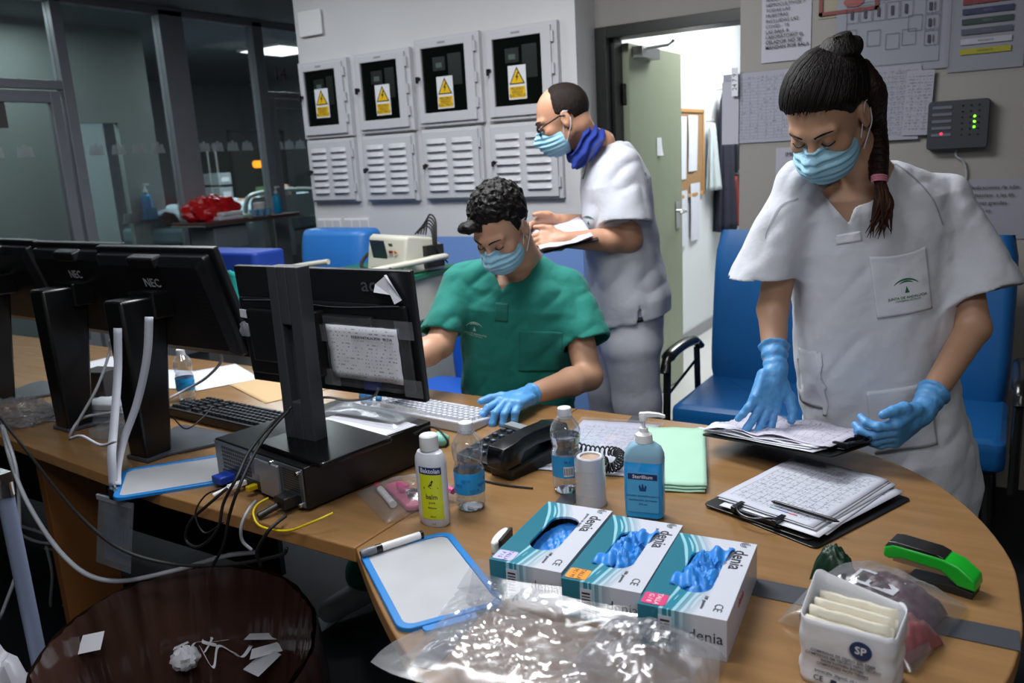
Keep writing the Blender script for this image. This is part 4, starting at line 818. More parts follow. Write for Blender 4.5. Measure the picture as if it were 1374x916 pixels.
for k in range(6):
    sheet('chart_form', ['lowest sheet of the pile on the low clipboard', 'second lowest sheet of the pile on the low clipboard', 'third sheet from the bottom on the low clipboard', 'sheet three below the top on the low clipboard', 'sheet just below the top form on the low clipboard', 'top printed chart with a grid and coloured bar on the low clipboard'][k],
          -.338+.006*(5-k)*(1 if k % 2 else .6), 1.64-.004*(5-k)*(k % 3), .212, .3, -18-1.1*(5-k)*(1 if k % 2 else -.4), fm if k == 5 else (fm2 if k % 2 else PAPER), ZD+.0095+.0022*k, grp='forms piled on the low clipboard', curl=.003 if k == 5 else .001)
tag(obj('ballpoint_pen', MB().tube([(-.07, 0, 0), (-.062, 0, 0), (.05, 0, 0), (.062, 0, 0), (.07, 0, 0)], [.0008, .0038, .0042, .0035, .001], 12), mat('pen black', '#0c0d10', .3), None, smooth=True, loc=(-.31, 1.512, ZD+.0285), rot=(0, 0, R(-17))), 'slim black pen lying along the clip of the low clipboard', 'pen')
sheet('white_slip', 'small white slip at the far edge of the table near the armchair', -.575, 1.965, .05, .03, -30, PAPER)
# ------------------------------------------------------------------ stapler
t_ = thing('stapler', 'bright green and black stapler near the right edge of the table', 'stapler', (-.082, 1.385, ZD), R(-13))
gm = mat('stapler green', '#15a82a', .3)
def side(pl, y0, y1, T=None): # profile in x-z extruded along y
    return MB().prism(pl, y0, y1, Matrix(((1, 0, 0, 0), (0, 0, -1, 0), (0, 1, 0, 0), (0, 0, 0, 1))))
obj('upper_arm', side([(-.07, .032), (-.069, .05), (-.055, .057), (.02, .056), (.045, .05), (.07, .032), (.072, .014), (.045, .016), (.02, .034), (-.04, .036), (-.06, .03)], -.021, .021), gm, t_, bev=.004, smooth=True, bseg=3)
obj('grip_pad', side([(-.069, .049), (-.062, .06), (-.05, .0625), (.01, .061), (.025, .056), (.02, .0545), (-.05, .0555)], -.0195, .0195), BLK, t_, bev=.003, smooth=True)
obj('magazine', B(-.058, .04, -.008, .008, .022, .034), STEEL, t_)
obj('base', side([(-.035, .0), (.068, .0), (.069, .012), (.04, .016), (-.03, .006)], -.02, .02), BLACK, t_, bev=.002)
# tissue packet, wrapped pads
t_ = thing('tissue_pack', 'open white paper pack of folded pads, nearest the camera on the right', 'pack', (-.152, 1.068, ZD), R(-6))
PWm = mat('pack paper', '#d3d5dc', .55, var=.05, vs=14, bump=.003, bs=28)
def pkring(z, w, d, s): return [(x*(1+.05*wob(x*14, z*16, s)), y*(1+.07*wob(y*14, z*12+s)), z+(.008*(y > .02)*(z/.09)**4+.02*(y > .02)*(x < -.01)*(z/.09)**4+.008*(abs(x) > .03)*(z > .078))+.004*wob(x*25, y*25)*(z > .07)) for x, y in rrect(w, d, .014, 5)]
obj('wrapper', MB().loft([pkring(z, .122-.01*abs(z/.105-.5), .08, 1) for z in np.linspace(0, .09, 12)], cap=False), PWm, t_, smooth=True, th=.001, ang=180)
for k in range(8): obj('folded_pad', MB().grid(8, 8, lambda a, b: ((a-.5)*.102+.003*((k*7) % 3-1), -.029+.0075*k+.002*wob(a*2+k, 0), (.012+b*(.08+.006*((k*5) % 3))))), mat('pad cream', '#d9d3c2', .85), t_, th=.005, smooth=True)
Fp = TM((0, -.0595, 0), (pi/2, 0, 0))
mb = MB().prism([(.014*cos(a*pi/10), .013*sin(a*pi/10)) for a in range(20)], 0, .001, TM((.022, -.0445, .072), (pi/2, 0, 0))); mb.mi_(1).text('SP', .015, TM((.022, -.0458, .072), (pi/2, 0, 0)), bold=.02)
obj('round_logo', mb, [mat('logo navy', '#15305c', .5), PAPER], t_)
mb = MB()
for i, l in enumerate(('COMPRESAS DE TEJIDO SIN TEJER', 'COMPRESAS EM TECIDO NAO TECIDO', 'NON WOVEN SWABS', 'COMPRESSES NON TISSEES', '', 'SANICEN  30g/m2  10 x 10 cm')): 
    if l: mb.text(l, .0055, TM((.0, -.0455, .054-.0058*i), (pi/2, 0, 0)), bold=.01)
mb.text('CE', .011, TM((-.03, -.0455, .014), (pi/2, 0, 0)), bold=.02)
for k in range(3): mb.prism(rrect(.008, .008, .002), 0, .0004, TM((-.01+.017*k, -.0453, .014), (pi/2, 0, 0)))
obj('print', mb, mat('print navy', '#27304a', .6), t_)
mb = MB()
for i, l in enumerate('TNT'): mb.text(l, .012, TM((-.0645, -.02+.014*i, .08-.012*i), (pi/2, 0, -pi/2)))
obj('side_print', mb, mat('print navy', '#27304a', .6), t_)
t_ = thing('wrapped_pads', 'clear bag with dark green, purple and pink items behind the white pack', 'bag', (-.158, 1.262, ZD), R(-14))
def cush(w, d, h, x, y, m_, nm, s=0, rz=0):
    o = obj(nm, MB().grid(24, 20, lambda a, b: ((a-.5)*w, (b-.5)*d, h*(sin(pi*min(max(a, .001), .999))**.35)*(sin(pi*min(max(b, .001), .999))**.35)*(1+.12*wob(a*3+s, b*3)))), m_, t_, smooth=True, loc=(x, y, .001), rot=(0, 0, rz), ang=180); return o
cush(.14, .1, .058, .03, .0, mat('purple wrap', '#4a2338', .4, var=.15, vs=20), 'purple_packet')
cush(.06, .05, .062, -.075, .04, mat('dark green wrap', '#0e2e1e', .4), 'green_packet', 3)
cush(.075, .1, .045, .075, -.075, mat('dusty pink wrap', '#7e4b4e', .5, var=.2, vs=18), 'pink_packet', 5, -.2)
obj('barcode_label', MB().box(-.035, .035, -.02, .02, 0, .0006).mi_(1).box(-.03, -.012, -.014, .014, .0006, .0009).box(-.006, .0, -.014, .014, .0006, .0009).box(.006, .016, -.014, .014, .0006, .0009), [PAPER, INK], t_, loc=(.015, -.01, .054), rot=(.1, 0, -.1))
obj('clear_film', MB().grid(50, 40, lambda a, b: ((a-.42)*.2, (b-.6)*.22, .004+.062*(sin(pi*a)**.5)*(sin(pi*b)**.5)*(1+.16*cr(a*.4, b*.4, 2)))), fb, t_, smooth=True, ang=60)
# ------------------------------------------------------------------ dry-erase tablets
wbm = mat('board white', '#b2b4b8', .3, var=.12, vs=14); blf = mat('board blue', '#1478c2', .35)
def tablet(x, y, rz, w, h, label):
    t_ = thing('dry_erase_board', label, 'whiteboard', (x, y, ZD), R(rz), 'blue rimmed dry-erase boards')
    a = rrect(w, h, .025, 6); b = rrect(w-.026, h-.026, .018, 6); n = len(a); vs = []
    for (pl, z) in ((a, 0), (a, .008), (b, .008), (b, .005)): vs += [(p[0], p[1], z) for p in pl]
    mb = MB().add(vs, [(k*n+i, k*n+(i+1) % n, (k+1)*n+(i+1) % n, (k+1)*n+i) for k in range(3) for i in range(n)])
    mb.add([(p[0], p[1], .0) for p in a], [tuple(range(n-1, -1, -1))])
    obj('rim', mb, blf, t_, bev=.0015, smooth=True)
    obj('writing_surface', MB().prism(rrect(w-.025, h-.025, .018, 6), .001, .0055), wbm, t_)
    obj('grip', MB().prism(rrect(.09, .022, .008, cx=-.01, cy=-h/2-.005), 0, .006), blf, t_, bev=.001)
    return t_
tb = [PZ(*p, ZD+.004) for p in ((483, 740), (597, 712), (672, 805), (541, 858))]
tablet(-.845, 1.028, 54, .182, .3, 'blue rimmed dry-erase board hanging over the near edge of the round table')
tb_ = bpy.data.objects['dry_erase_board']; tb_.rotation_euler.z = R(-36+90-0)
tablet(-1.70, 1.165, -40, .2, .285, 'blue rimmed dry-erase board between the middle monitor and the computer')
MA_, MC_ = PZ(488, 742, ZD+.014), PZ(566, 717, ZD+.014); MK_ = MA_.lerp(MC_, .48); MR_ = math.atan2(MC_.y-MA_.y, MC_.x-MA_.x)
t_ = thing('whiteboard_marker', 'white marker with black cap lying on the near dry-erase board', 'marker', MK_, MR_)
obj('barrel', MB().cyl((-.03, 0, 0), (.06, 0, 0), .0075, n=20), WHITE, t_, smooth=True); obj('cap', MB().lathe([(.0075, 0), (.0082, .004), (.0082, .03), (.006, .034)], 18, TM((-.03, 0, 0), (0, -pi/2, 0))), mat('marker cap grey', '#6b6f76', .35), t_, smooth=True)
obj('grip_ring', MB().cyl((-.034, 0, 0), (-.022, 0, 0), .0084, n=20).cyl((.058, 0, 0), (.064, 0, 0), .0079, n=20), BLK, t_, smooth=True)
t_ = thing('board_eraser', 'small oval white eraser with a black back left of the glove boxes', 'eraser', (-.795, 1.19, ZD), R(100))
obj('eraser_back', MB().prism(rrect(.06, .006, .002, cy=-.012), 0, .026), BLACK, t_); obj('eraser_pad', MB().prism([(.036*cos(a*pi/12), .0+.0105*sin(a*pi/12)) for a in range(24)], 0.0, .022), WHITE, t_, bev=.004, smooth=True)
# pink pouch
t_ = thing('clear_pouch', 'clear pouch with pink, red and white pens beside the computer', 'pouch', (-1.10, 1.285, ZD), R(-30))
obj('pink_case', MB().prism(rrect(.15, .045, .015), .002, .016), mat('pink case', '#c05a7a', .4), t_, bev=.004)
obj('white_marker', MB().cyl((-.06, -.035, .012), (.035, -.04, .012), .008), WHITE, t_, smooth=True); obj('red_cap', MB().cyl((-.085, -.034, .012), (-.06, -.035, .012), .0085), mat('red cap', '#b01c28', .35), t_, smooth=True)
obj('magenta_clip', MB().prism([(-.05, 0), (-.02, .02), (-.005, .0), (.005, .02), (0, -.01), (-.03, -.008)], .018, .026), mat('magenta', '#d0187a', .4), t_, bev=.002)
obj('scissor_handle', MB().tube([(.03+.016*cos(a*pi/6), .01+.012*sin(a*pi/6), .024) for a in range(13)], .004), BLACK, t_, smooth=True)
obj('pink_pen', MB().tube([(-.02, .06, .03), (.07, .085, .022)], .007), mat('pink pen', '#d0508a', .35), t_, smooth=True)
obj('clear_film', MB().grid(34, 28, lambda a, b: ((a-.5)*.19, (b-.42)*.19, .003+.036*(sin(pi*a)**.5)*(sin(pi*b)**.5)*(1+.15*cr(a*.4, b*.4, 5)))), fb, t_, smooth=True, ang=60)
# ================================================================== COMPUTERS
shell = mat('monitor shell', '#111216', .42, bump=.0003, bs=700); bez = mat('monitor bezel', '#18191d', .35)
def monitor(loc, rz, label, tilt=17, logo='NEC', logocol='#d8dadf', grp='black monitors seen from behind'):
    t_ = thing('computer_monitor', label, 'monitor', loc, R(rz), grp)
    st = mat('stand black', '#0b0c0e', .3)
    obj('stand_column', MB().prism([(-.055, 0), (.02, 0), (.075, .42), (-.06, .42)], -.037, .037, Matrix(((0, 0, 1, 0), (1, 0, 0, 0), (0, 1, 0, 0), (0, 0, 0, 1)))), st, t_, bev=.008, smooth=True)
    obj('stand_foot', MB().prism([(-.045, -.06), (.045, -.06), (.05, .0), (.09, .07), (.13, .15), (.12, .18), (-.12, .18), (-.13, .15), (-.09, .07), (-.05, 0)], 0, .011), mat('foot silver', '#3c4048', .35), t_, bev=.003)
    obj('hub', MB().box(-.05, .05, .02, .085, .36, .43), st, t_, bev=.006)
    e = obj('screen_panel', MB().box(-.242, .242, 0, .02, -.155, .155), bez, t_, bev=.004, loc=(0, .115, .39), rot=(R(tilt), 0, 0))
    b = MB().loft([[(x, -y, z) for x, z in rrect(w, h, .01)] for w, h, y in ((.45, .285, 0), (.445, .28, .02), (.40, .235, .034), (.39, .225, .034))])
    bs = obj('back_shell', b, shell, e, bev=.003)
    obj('carry_grip', B(-.055, .055, -.045, -.012, .115, .145), shell, bs, bev=.006)
    mb = MB()
    for k in range(9): mb.box(.15, .195, -.0345, -.034, -.05+.012*k, -.045+.012*k)
    obj('vent', mb, BLACK, bs)
    obj('logo', MB().text(logo, .034, TM((.0, -.0345, .07), (pi/2, 0, 0)), bold=.03), mat('logo pale', logocol, .3), bs)
    obj('rating_label', B(.12, .18, -.0215, -.0205, -.135, -.118), mat('label grey', '#84868c', .5), bs)
    obj('screen', B(-.23, .23, .02, .021, -.14, .145), mat('screen off', '#06070a', .1), e)
    return t_
monitor((-1.905, 1.245, ZD), 0, 'black monitor seen from behind, with white straps hanging over its stand')
monitor((-2.36, 1.31, ZD), -3, 'black monitor seen from behind, left of the one with the white straps')
monitor((-2.9, 1.37, ZD), -4, 'black monitor at the very left edge of the photo', logo=' ')
# straps and the hanging card sleeve
strapm = mat('white strap', '#b9bdc9', .6)
def ribbon(name, pts, w, parent, m_=strapm):
    p = spline(pts, 8); mb = MB(); vs = []
    for i, q in enumerate(p): vs += [tuple(q-CR*w*.5), tuple(q+CR*w*.5)]
    mb.add(vs, [(2*i, 2*i+1, 2*i+3, 2*i+2) for i in range(len(p)-1)]); return obj(name, mb, m_, parent, th=.0012, smooth=True)
hc = thing('card_holder', 'clear card sleeve hanging on white straps over the near edge of the desk', 'card holder', (0, 0, 0))
e0 = PY(155, 652, 1.045)
def rel(px, py, v): return PY(px, py, v)
ribbon('strap', [rel(200, 425, 1.172), rel(197, 480, 1.165), rel(184, 540, 1.15), rel(166, 590, 1.12), rel(158, 625, 1.08), rel(157, 650, 1.043)], .02, hc)
ribbon('strap', [rel(158, 440, 1.18), rel(158, 500, 1.16), rel(153, 570, 1.1), rel(150, 610, 1.06), rel(152, 652, 1.042)], .021, hc)
q = PY(157, 662, 1.035)
sl_ = obj('sleeve', MB().grid(6, 8, lambda a, b: ((a-.5)*.135+.01*(b), -.03*(1-b)-.01, -.165*(1-b)-.006)), film('card sleeve', (.8, .85, .9), .12, .15), hc, th=.001, loc=q)
obj('card', MB().grid(4, 8, lambda a, b: ((a-.5)*.1, -.004-.025*(1-b), -.15*(1-b)-.012)), printed('card print', .2, .4, '#6f7c8c', ink='#3a4c60', pitch=.012), sl_, th=.0008)
obj('metal_clip', MB().box(-.012, .012, -.014, .0, -.012, .016).cyl((0, -.004, .0), (0, -.004, .024), .004), CHROME, sl_, bev=.001)
obj('card_edge', MB().box(-.065, .065, -.014, -.008, -.02, -.008), mat('pale ribbed edge', '#8d949e', .5), sl_)
# the wide monitor on its tall stand on top of the computer
PCL = Vector((-1.604, 1.202, ZD)); PR = R(-9.5)
pc = thing('desktop_computer', 'flat black desktop computer seen from its rear panel full of cables', 'computer', PCL, PR)
obj('case', B(0, .36, 0, .37, .006, .1), mat('case black', '#0d0e11', .38, bump=.0003, bs=500), pc, bev=.003)
rp = obj('rear_panel', B(.004, .356, -.004, 0, .01, .097), mat('zinc panel', '#7c828a', .35, .8, var=.15, vs=20), pc, bev=.001)
mb = MB()
for i in range(13):
    for j in range(6): mb.box(.035+.0095*i, .0415+.0095*i, -.0046, -.004, .035+.0095*j, .0415+.0095*j)
obj('vent_grid', mb, BLACK, rp)
mb = MB()
for i in range(10):
    for j in range(9): mb.box(.285+.006*i, .2885+.006*i, -.0046, -.004, .042+.0055*j, .045+.0055*j)
obj('fan_grille', mb, BLACK, rp)
obj('bracket_plate', MB().box(.2, .275, -.012, -.004, .012, .09).box(.175, .2, -.008, -.004, .05, .09), mat('bright zinc', '#9fa5ad', .4, .7), rp, bev=.002)
obj('port_strip', MB().box(.03, .195, -.006, -.004, .013, .03).box(.285, .345, -.006, -.004, .012, .036), BLACK, rp)
for x, z in ((.345, .088), (.345, .016), (.25, .093), (.178, .09)): obj('screw', MB().cyl((x, -.012, z), (x, -.003, z), .005, n=10), CHROME, rp, smooth=True)
b = obj('plug', MB().box(.045, .085, -.045, -.004, .012, .03), mat('vga blue', '#1a3c9c', .4), pc, bev=.003); b['label'] = 'blue plug'
b = obj('plug', MB().box(.12, .135, -.05, -.006, .014, .026).tube([(.128, -.05, .02), (.12, -.085, .012)], .005), WHITE, pc, bev=.002); b['label'] = 'white plug'
b = obj('plug', MB().box(.295, .335, -.04, -.005, .013, .038).tube([(.31, -.04, .02), (.3, -.085, .008)], .008), BLACK, pc, bev=.004); b['label'] = 'black power plug'
b = obj('plug', MB().box(.165, .18, -.03, -.006, .014, .026), mat('plug yellow', '#c9b010', .4), pc, bev=.002); b['label'] = 'yellow network plug'
am = thing('computer_monitor', 'wide black monitor standing on the desktop computer, with a taped printed sheet on its back', 'monitor', (-1.335, 1.285, ZD+.1), 0, 'black monitors seen from behind')
am['label'] = 'wide black monitor on the desktop computer with a printed sheet taped on its back'
obj('stand_base', MB().prism(rrect(.25, .2, .012), 0, .012, TM((.02, -.01, 0), (0, 0, R(-10)))), mat('acer base', '#0b0b0d', .25), am, bev=.004)
cq0, cq1 = PY(363, 356, 1.27), PY(404, 358, 1.27)
cx0, cx1 = cq0.x+1.335, cq1.x+1.335
TZ = cq0.z-(ZD+.1)
cc = obj('stand_column', MB().box(cx0, cx0+.03, -.03, .01, .01, TZ).box(cx1-.035, cx1, -.03, .01, .01, TZ).box(cx0+.03, cx1-.035, -.03, .01, TZ-.13, TZ).box(cx0+.03, cx1-.035, -.03, .01, .01, .1).box(cx0+.03, cx1-.035, -.01, .01, .05, TZ-.1), mat('column charcoal', '#37393d', .45, bump=.0002, bs=800), am, bev=.003)
obj('hub', MB().box(cx0+.01, cx1-.01, .01, .05, .15, .3), BLACK, am, bev=.004)
a0, a1, a2, a3 = PY(312, 356, 1.345), PY(549, 363, 1.345), PY(574, 545, 1.37), PY(342, 507, 1.37)
pw_ = (a1.x-a0.x); ph_ = (a0.z-a3.z)
pn = obj('screen_panel', B(0, pw_, 0, .018, -ph_-.004, 0), bez, am, bev=.004, loc=(a0.x+1.335, 1.345-1.285, a0.z-ZD-.1), rot=(R(4), 0, 0))
bk = obj('back_shell', MB().box(.012, pw_-.015, -.012, 0, -ph_+.02, -.075).box(.05, pw_-.1, -.03, -.012, -ph_+.06, -.1), shell, pn, bev=.006)
obj('seam', MB().tube(spline([(.03, -.013, -.082), (pw_*.3, -.013, -.078), (pw_*.6, -.013, -.085), (pw_-.03, -.013, -.075)]), .0012, 5), mat('seam grey', '#55575c', .4), pn)
obj('logo', MB().text('acer', .045, TM((pw_*.83, -.0035, -.034), (pi/2, 0, 0)), sx=1.15, bold=.01), mat('acer grey', '#4b4d52', .4), pn)
ts = obj('taped_sleeve', MB().grid(20, 12, lambda a, b: (.31+.245*a, -.034-.004*abs(wob(a*2, b*3)), -.265+.165*b)), film('tape film', (.9, .93, .95), .08, .2), pn, smooth=True)
def kx(o):
    pass
sh_ = obj('printed_sheet', MB().grid(10, 8, lambda a, b: ((a-.5)*.205, (b-.5)*.125, .002*wob(a*2, b*2))), printed('taped form', .205, .125, '#dfe1ea', pitch=.0085, wordf=150, dens=.45), pn, th=.0005, smooth=True, loc=(.425, -.0405, -.18), rot=(pi/2, 0, 0))
obj('headline', MB().text('DESDE INSTALACION   901314', .0085, TM((.03, .038, .0035)), bold=.03), INK, sh_)
for x, z in ((.3, -.14), (.3, -.245), (.535, -.25), (.53, -.12)): obj('tape_strip', MB().grid(6, 3, lambda a, b: (x-.01+.05*a, -.0375-.002*abs(wob(a, b)), z-.02+.04*b)), film('tape strip', (.8, .85, .9), .28, .25), ts, smooth=True)
obj('folded_note', MB().add([(.455, -.006, -.03), (.49, -.006, -.008), (.5, -.014, -.05), (.51, -.016, -.07), (.525, -.008, -.062), (.495, -.02, -.006), (.458, -.018, -.045)], [(0, 6, 2, 1), (1, 2, 3, 4), (1, 4, 5)]), PAPER, pn, th=.0008)
obj('barcode_label', MB().box(.02, .085, -.0145, -.012, -.125, -.105).mi_(1).box(.055, .08, -.015, -.0145, -.121, -.109), [PAPER, INK], pn, rot=(0, R(4), 0))
obj('crumpled_sticker', rumple(.02, .006, .022, .3, 9, 2, 20), mat('crumpled silver', '#9a9da6', .3, .3, var=.4, vs=80), pn, smooth=True, loc=(.02, -.012, -.175), ang=40)
obj('video_plug', MB().box(.4, .44, -.03, -.012, -ph_+.02, -ph_+.06), MATS['vga blue'], pn, bev=.004)
# ------------------------------------------------------------------ keyboards
def keyboard(loc, rz, label, base, key, w=.45, grp=None):
    t_ = thing('keyboard', label, 'keyboard', loc, R(rz))
    obj('keyboard_case', MB().add([(-w/2, -.08, 0), (w/2, -.08, 0), (w/2, .08, 0), (-w/2, .08, 0), (-w/2, -.08, .014), (w/2, -.08, .014), (w/2, .08, .03), (-w/2, .08, .03)], [(0, 3, 2, 1), (4, 5, 6, 7), (0, 1, 5, 4), (1, 2, 6, 5), (2, 3, 7, 6), (3, 0, 4, 7)]), base, t_, bev=.004)
    mb = MB()
    for r in range(6):
        y = -.06+.024*r; z = .014+.016*(y+.08)/.16; x = -w/2+.012
        while x < w/2-.025:
            kw = .0165 if not (r == 0 and -.12 < x < -.02) else .1
            if not (.055 < x < .062 or .115 < x < .122): mb.add([(x, y-.008, z), (x+kw, y-.008, z), (x+kw, y+.009, z), (x, y+.009, z), (x+.002, y-.006, z+.008), (x+kw-.002, y-.006, z+.008), (x+kw-.002, y+.006, z+.009), (x+.002, y+.006, z+.009)], [(4, 5, 6, 7), (0, 1, 5, 4), (1, 2, 6, 5), (2, 3, 7, 6), (3, 0, 4, 7)])
            x += kw+.0028
    obj('keys', mb, key, t_)
    return t_
keyboard((-1.95, 1.54, ZD), 176, 'black keyboard between the monitor with straps and the wide monitor', mat('keyboard black', '#0d0e11', .4), mat('keycap black', '#1a1c22', .4))
keyboard((-1.425, 1.79, ZD), 175.5, 'white keyboard under the seated man\'s gloved hand', mat('keyboard white', '#b9bbc2', .4), mat('keycap white', '#c9cbd2', .4), .44)
# ------------------------------------------------------------------ papers and bits on the straight desk
env = mat('manila', '#c5a77c', .7, var=.04)
sheet('manila_envelope', 'pale manila envelope on the desk under the left side of the wide monitor', -2.1, 1.86, .34, .24, -20, env)
for i, (x, y, r, l) in enumerate(((-2.55, 1.78, 10, 'white sheet on the desk behind the monitor with the straps'), (-2.42, 1.86, -24, 'white sheet lying askew over another left of the manila envelope'), (-3.0, 1.82, -5, 'white sheet on the desk behind the second monitor from the left'))): sheet('white_sheet', l, x, y, .3, .22, r, PAPER, ZD+.0012+.001*i)
sheet('white_sheet', 'sheet on the desk beside the base of the left monitors', -2.5, 1.47, .21, .3, 35, mat('paper grey', '#a9acb6', .6), ZD+.0012)
o = sheet('white_sheet', 'blank white sheet lying on top of the desktop computer', -1.33, 1.405, .24, .17, -12, PAPER, ZD+.1025)
t_ = thing('tape_cassette_box', 'grey and white flat boxes stacked on the desk behind the straps', 'box', (-2.38, 1.42, ZD), R(20))
obj('lower_box', B(-.09, .09, -.06, .06, .0, .025), mat('box grey', '#7b7f86', .4), t_, bev=.004); obj('upper_box', B(-.06, .08, -.05, .04, .025, .045), mat('box pale', '#a9adb4', .4), t_, bev=.004)
t_ = thing('clear_tray', 'clear plastic tray with compartments beside the foot of the monitor stand', 'tray', (-2.14, 1.32, ZD), R(15))
mb = MB()
for k in range(5): mb.box(-.08+.04*k, -.078+.04*k, -.06, .06, 0, .03)
for k in range(3): mb.box(-.08, .082, -.06+.06*k, -.058+.06*k, 0, .03)
obj('compartments', mb.box(-.08, .082, -.06, .062, 0, .002), film('tray plastic', (.85, .88, .9), .2, .1), t_)
tag(obj('black_box', B(-.05, .05, -.04, .04, 0, .09), BLACK, None, bev=.004, loc=(-2.62, 1.55, ZD), rot=(0, 0, .2)), 'small black box on the desk behind the second monitor from the left', 'box')
o = wbottle((-2.27, 1.62, ZD), 'small water bottle standing behind the monitor with the straps', .5, True, .06)
o.scale = (.9, .9, .9)
for nm, x, y, s, l, m_ in (('crumpled_bag', -2.62, 1.26, (.14, .09, .035), 'crumpled clear plastic at the left edge of the desk', fb), ('grey_packet', -1.30, 1.48, (.12, .04, .014), 'clear packet of grey instruments lying on the white sheet on the computer', None)):
    if m_ is None:
        t_ = thing(nm, l, 'packet', (-1.345, 1.475, ZD+.106), R(-4))
        obj('instruments', MB().grid(30, 10, lambda a, b: ((a-.5)*.22, (b-.5)*(.08-.03*a), .004+.012*sin(pi*b)*(sin(pi*a)**.4)*(1+.3*sin(26*b)))), mat('instrument grey', '#4d5a62', .35, var=.2, vs=40), t_, smooth=True, ang=60)
        obj('film', MB().grid(30, 20, lambda a, b: ((a-.5)*.27, (b-.45)*.13, .003+.02*(sin(pi*a)*sin(pi*b))**.5*(1+.2*cr(a*.3, b*.3, 9)))), fb, t_, smooth=True, ang=60)
    else: tag(obj(nm, rumple(*s, .3, 4, 2.2, 60), m_, None, smooth=True, loc=(x, y, ZD+.002), ang=50), l, 'bag')
t_ = thing('booklets', 'small grey booklets on the desk behind the desktop computer', 'booklet', (-1.66, 1.66, ZD), R(25))
for k in range(2): obj('booklet', B(-.07, .07, -.05, .05, .009*k, .008+.009*k), mat('booklet grey %d' % k, ['#6a6d72', '#8f9298'][k], .5), t_, bev=.001, rot=(0, 0, .2*k))
tag(obj('teal_ball', rumple(.03, .025, .02, .1, 3, 1, 24), mat('pale teal', '#7dbfb0', .5), None, smooth=True, loc=(-1.24, 1.60, ZD+.001), ang=180), 'small pale teal wad on the desk behind the corner of the desktop computer', 'wad')
# ================================================================== CABLES
wc = mat('white cable', '#9fa3ab', .45); bc_ = RUB; yc = mat('yellow cable', '#cdb40c', .4)
def cable(label, pts, r, m_, name='cable'):
    P_ = [PY(*p) if len(p) == 3 else PZ(p[0], p[1], p[2]) for p in pts]
    o = obj(name, MB().tube(spline([p-P_[0] for p in P_], 8), r, 7), m_, None, smooth=True, ang=180, loc=P_[0]); return tag(o, label, 'cable')
cable('yellow network cable looping over the desk edge from the computer', [(360, 668, 1.12), (345, 677, 1.09), (340, 690, 1.06), (350, 706, 1.045), (385, 712, 1.05), (420, 700, 1.068), (447, 688, 1.1)], .0026, yc)
cable('white cable hanging from the rear of the computer over the desk edge', [(343, 672, 1.11), (333, 684, 1.055), (324, 705, 1.03), (325, 725, 1.03), (338, 738, 1.04)], .0035, wc)
cable('black power cable hanging from the rear of the computer', [(383, 692, 1.08), (368, 704, 1.045), (358, 715, 1.03), (345, 740, 1.03), (350, 760, 1.04)], .004, bc_)
cable('black cable running down from the tall monitor stand past the computer, left strand', [(392, 545, 1.24), (362, 572, 1.2), (335, 605, 1.13), (318, 640, 1.05), (300, 675, 1.03), (292, 710, 1.02), (268, 733, 1.03), (250, 725, 1.04), (255, 700, 1.04), (285, 672, 1.05), (305, 655, 1.07)], .0035, bc_)
cable('black cable running down from the tall monitor stand, right strand', [(388, 550, 1.235), (365, 575, 1.19), (342, 608, 1.12), (322, 650, 1.05), (308, 690, 1.035), (300, 730, 1.03), (285, 760, 1.04)], .0035, bc_)
cable('thin black cable looping left of the computer below the desk edge', [(297, 655, 1.06), (275, 665, 1.045), (262, 690, 1.03), (275, 715, 1.03), (300, 700, 1.03)], .002, bc_)
cable('thick white cable sweeping under the desk above the bin', [(3, 570, 1.115), (12, 610, 1.1), (30, 660, 1.05), (55, 705, 1.0), (85, 745, .98), (120, 772, .98), (165, 779, 1.02), (235, 765, 1.1), (300, 746, 1.15), (345, 740, 1.17)], .006, wc)
cable('second white cable hanging at the left edge of the photo', [(5, 575, 1.115), (22, 630, 1.08), (26, 700, 1.05), (24, 760, 1.0), (0, 830, .95)], .005, wc)
cable('black cable crossing in front of the white cables under the desk', [(0, 560, 1.12), (40, 610, 1.1), (75, 655, 1.04), (115, 700, .98), (165, 738, .97), (235, 757, 1.02), (310, 757, 1.06), (375, 745, 1.06), (385, 735, 1.06)], .004, bc_)
for i, (l, p, r_) in enumerate((('grey cable bundle strand tied under the desk, upper', [(18, 703, 1.3), (50, 712, 1.28), (80, 724, 1.3), (98, 732, 1.32)], .006), ('grey cable bundle strand tied under the desk, middle', [(20, 712, 1.3), (45, 725, 1.27), (75, 730, 1.3), (100, 738, 1.32)], .005), ('white cable dangling under the desk right of the wooden panel', [(106, 655, 1.3), (104, 700, 1.3), (102, 735, 1.3), (90, 790, 1.35)], .005), ('white cable looping up to the bundle under the desk', [(70, 712, 1.3), (90, 690, 1.28), (105, 715, 1.28), (98, 738, 1.3), (60, 736, 1.32)], .004), ('long grey cable falling towards the floor under the desk', [(62, 732, 1.3), (70, 770, 1.32), (68, 810, 1.35), (75, 835, 1.4)], .005), ('thin white cable falling beside the card sleeve', [(118, 690, 1.3), (112, 760, 1.32), (95, 800, 1.36), (70, 825, 1.4)], .0035))): cable(l, p, r_, wc)
cable('white video cable looping from the strapped monitor to the desk', [(296, 472, 1.385), (296, 486, 1.4), (275, 508, 1.45), (245, 525, 1.42), (222, 537, 1.35), (215, 545, 1.3)], .004, wc)
cable('white video cable falling from the second monitor from the left', [(148, 455, 1.37), (146, 475, 1.37), (130, 520, 1.3), (105, 565, 1.24), (94, 588, 1.215), (98, 575, 1.22), (112, 560, 1.26), (150, 553, 1.3)], .0042, wc)
cable('thin white cable lying on the desk beside the clear tray', [(95, 588, ZD+.005), (110, 585, ZD+.004), (135, 597, ZD+.004), (155, 592, ZD+.004)], .0025, wc)
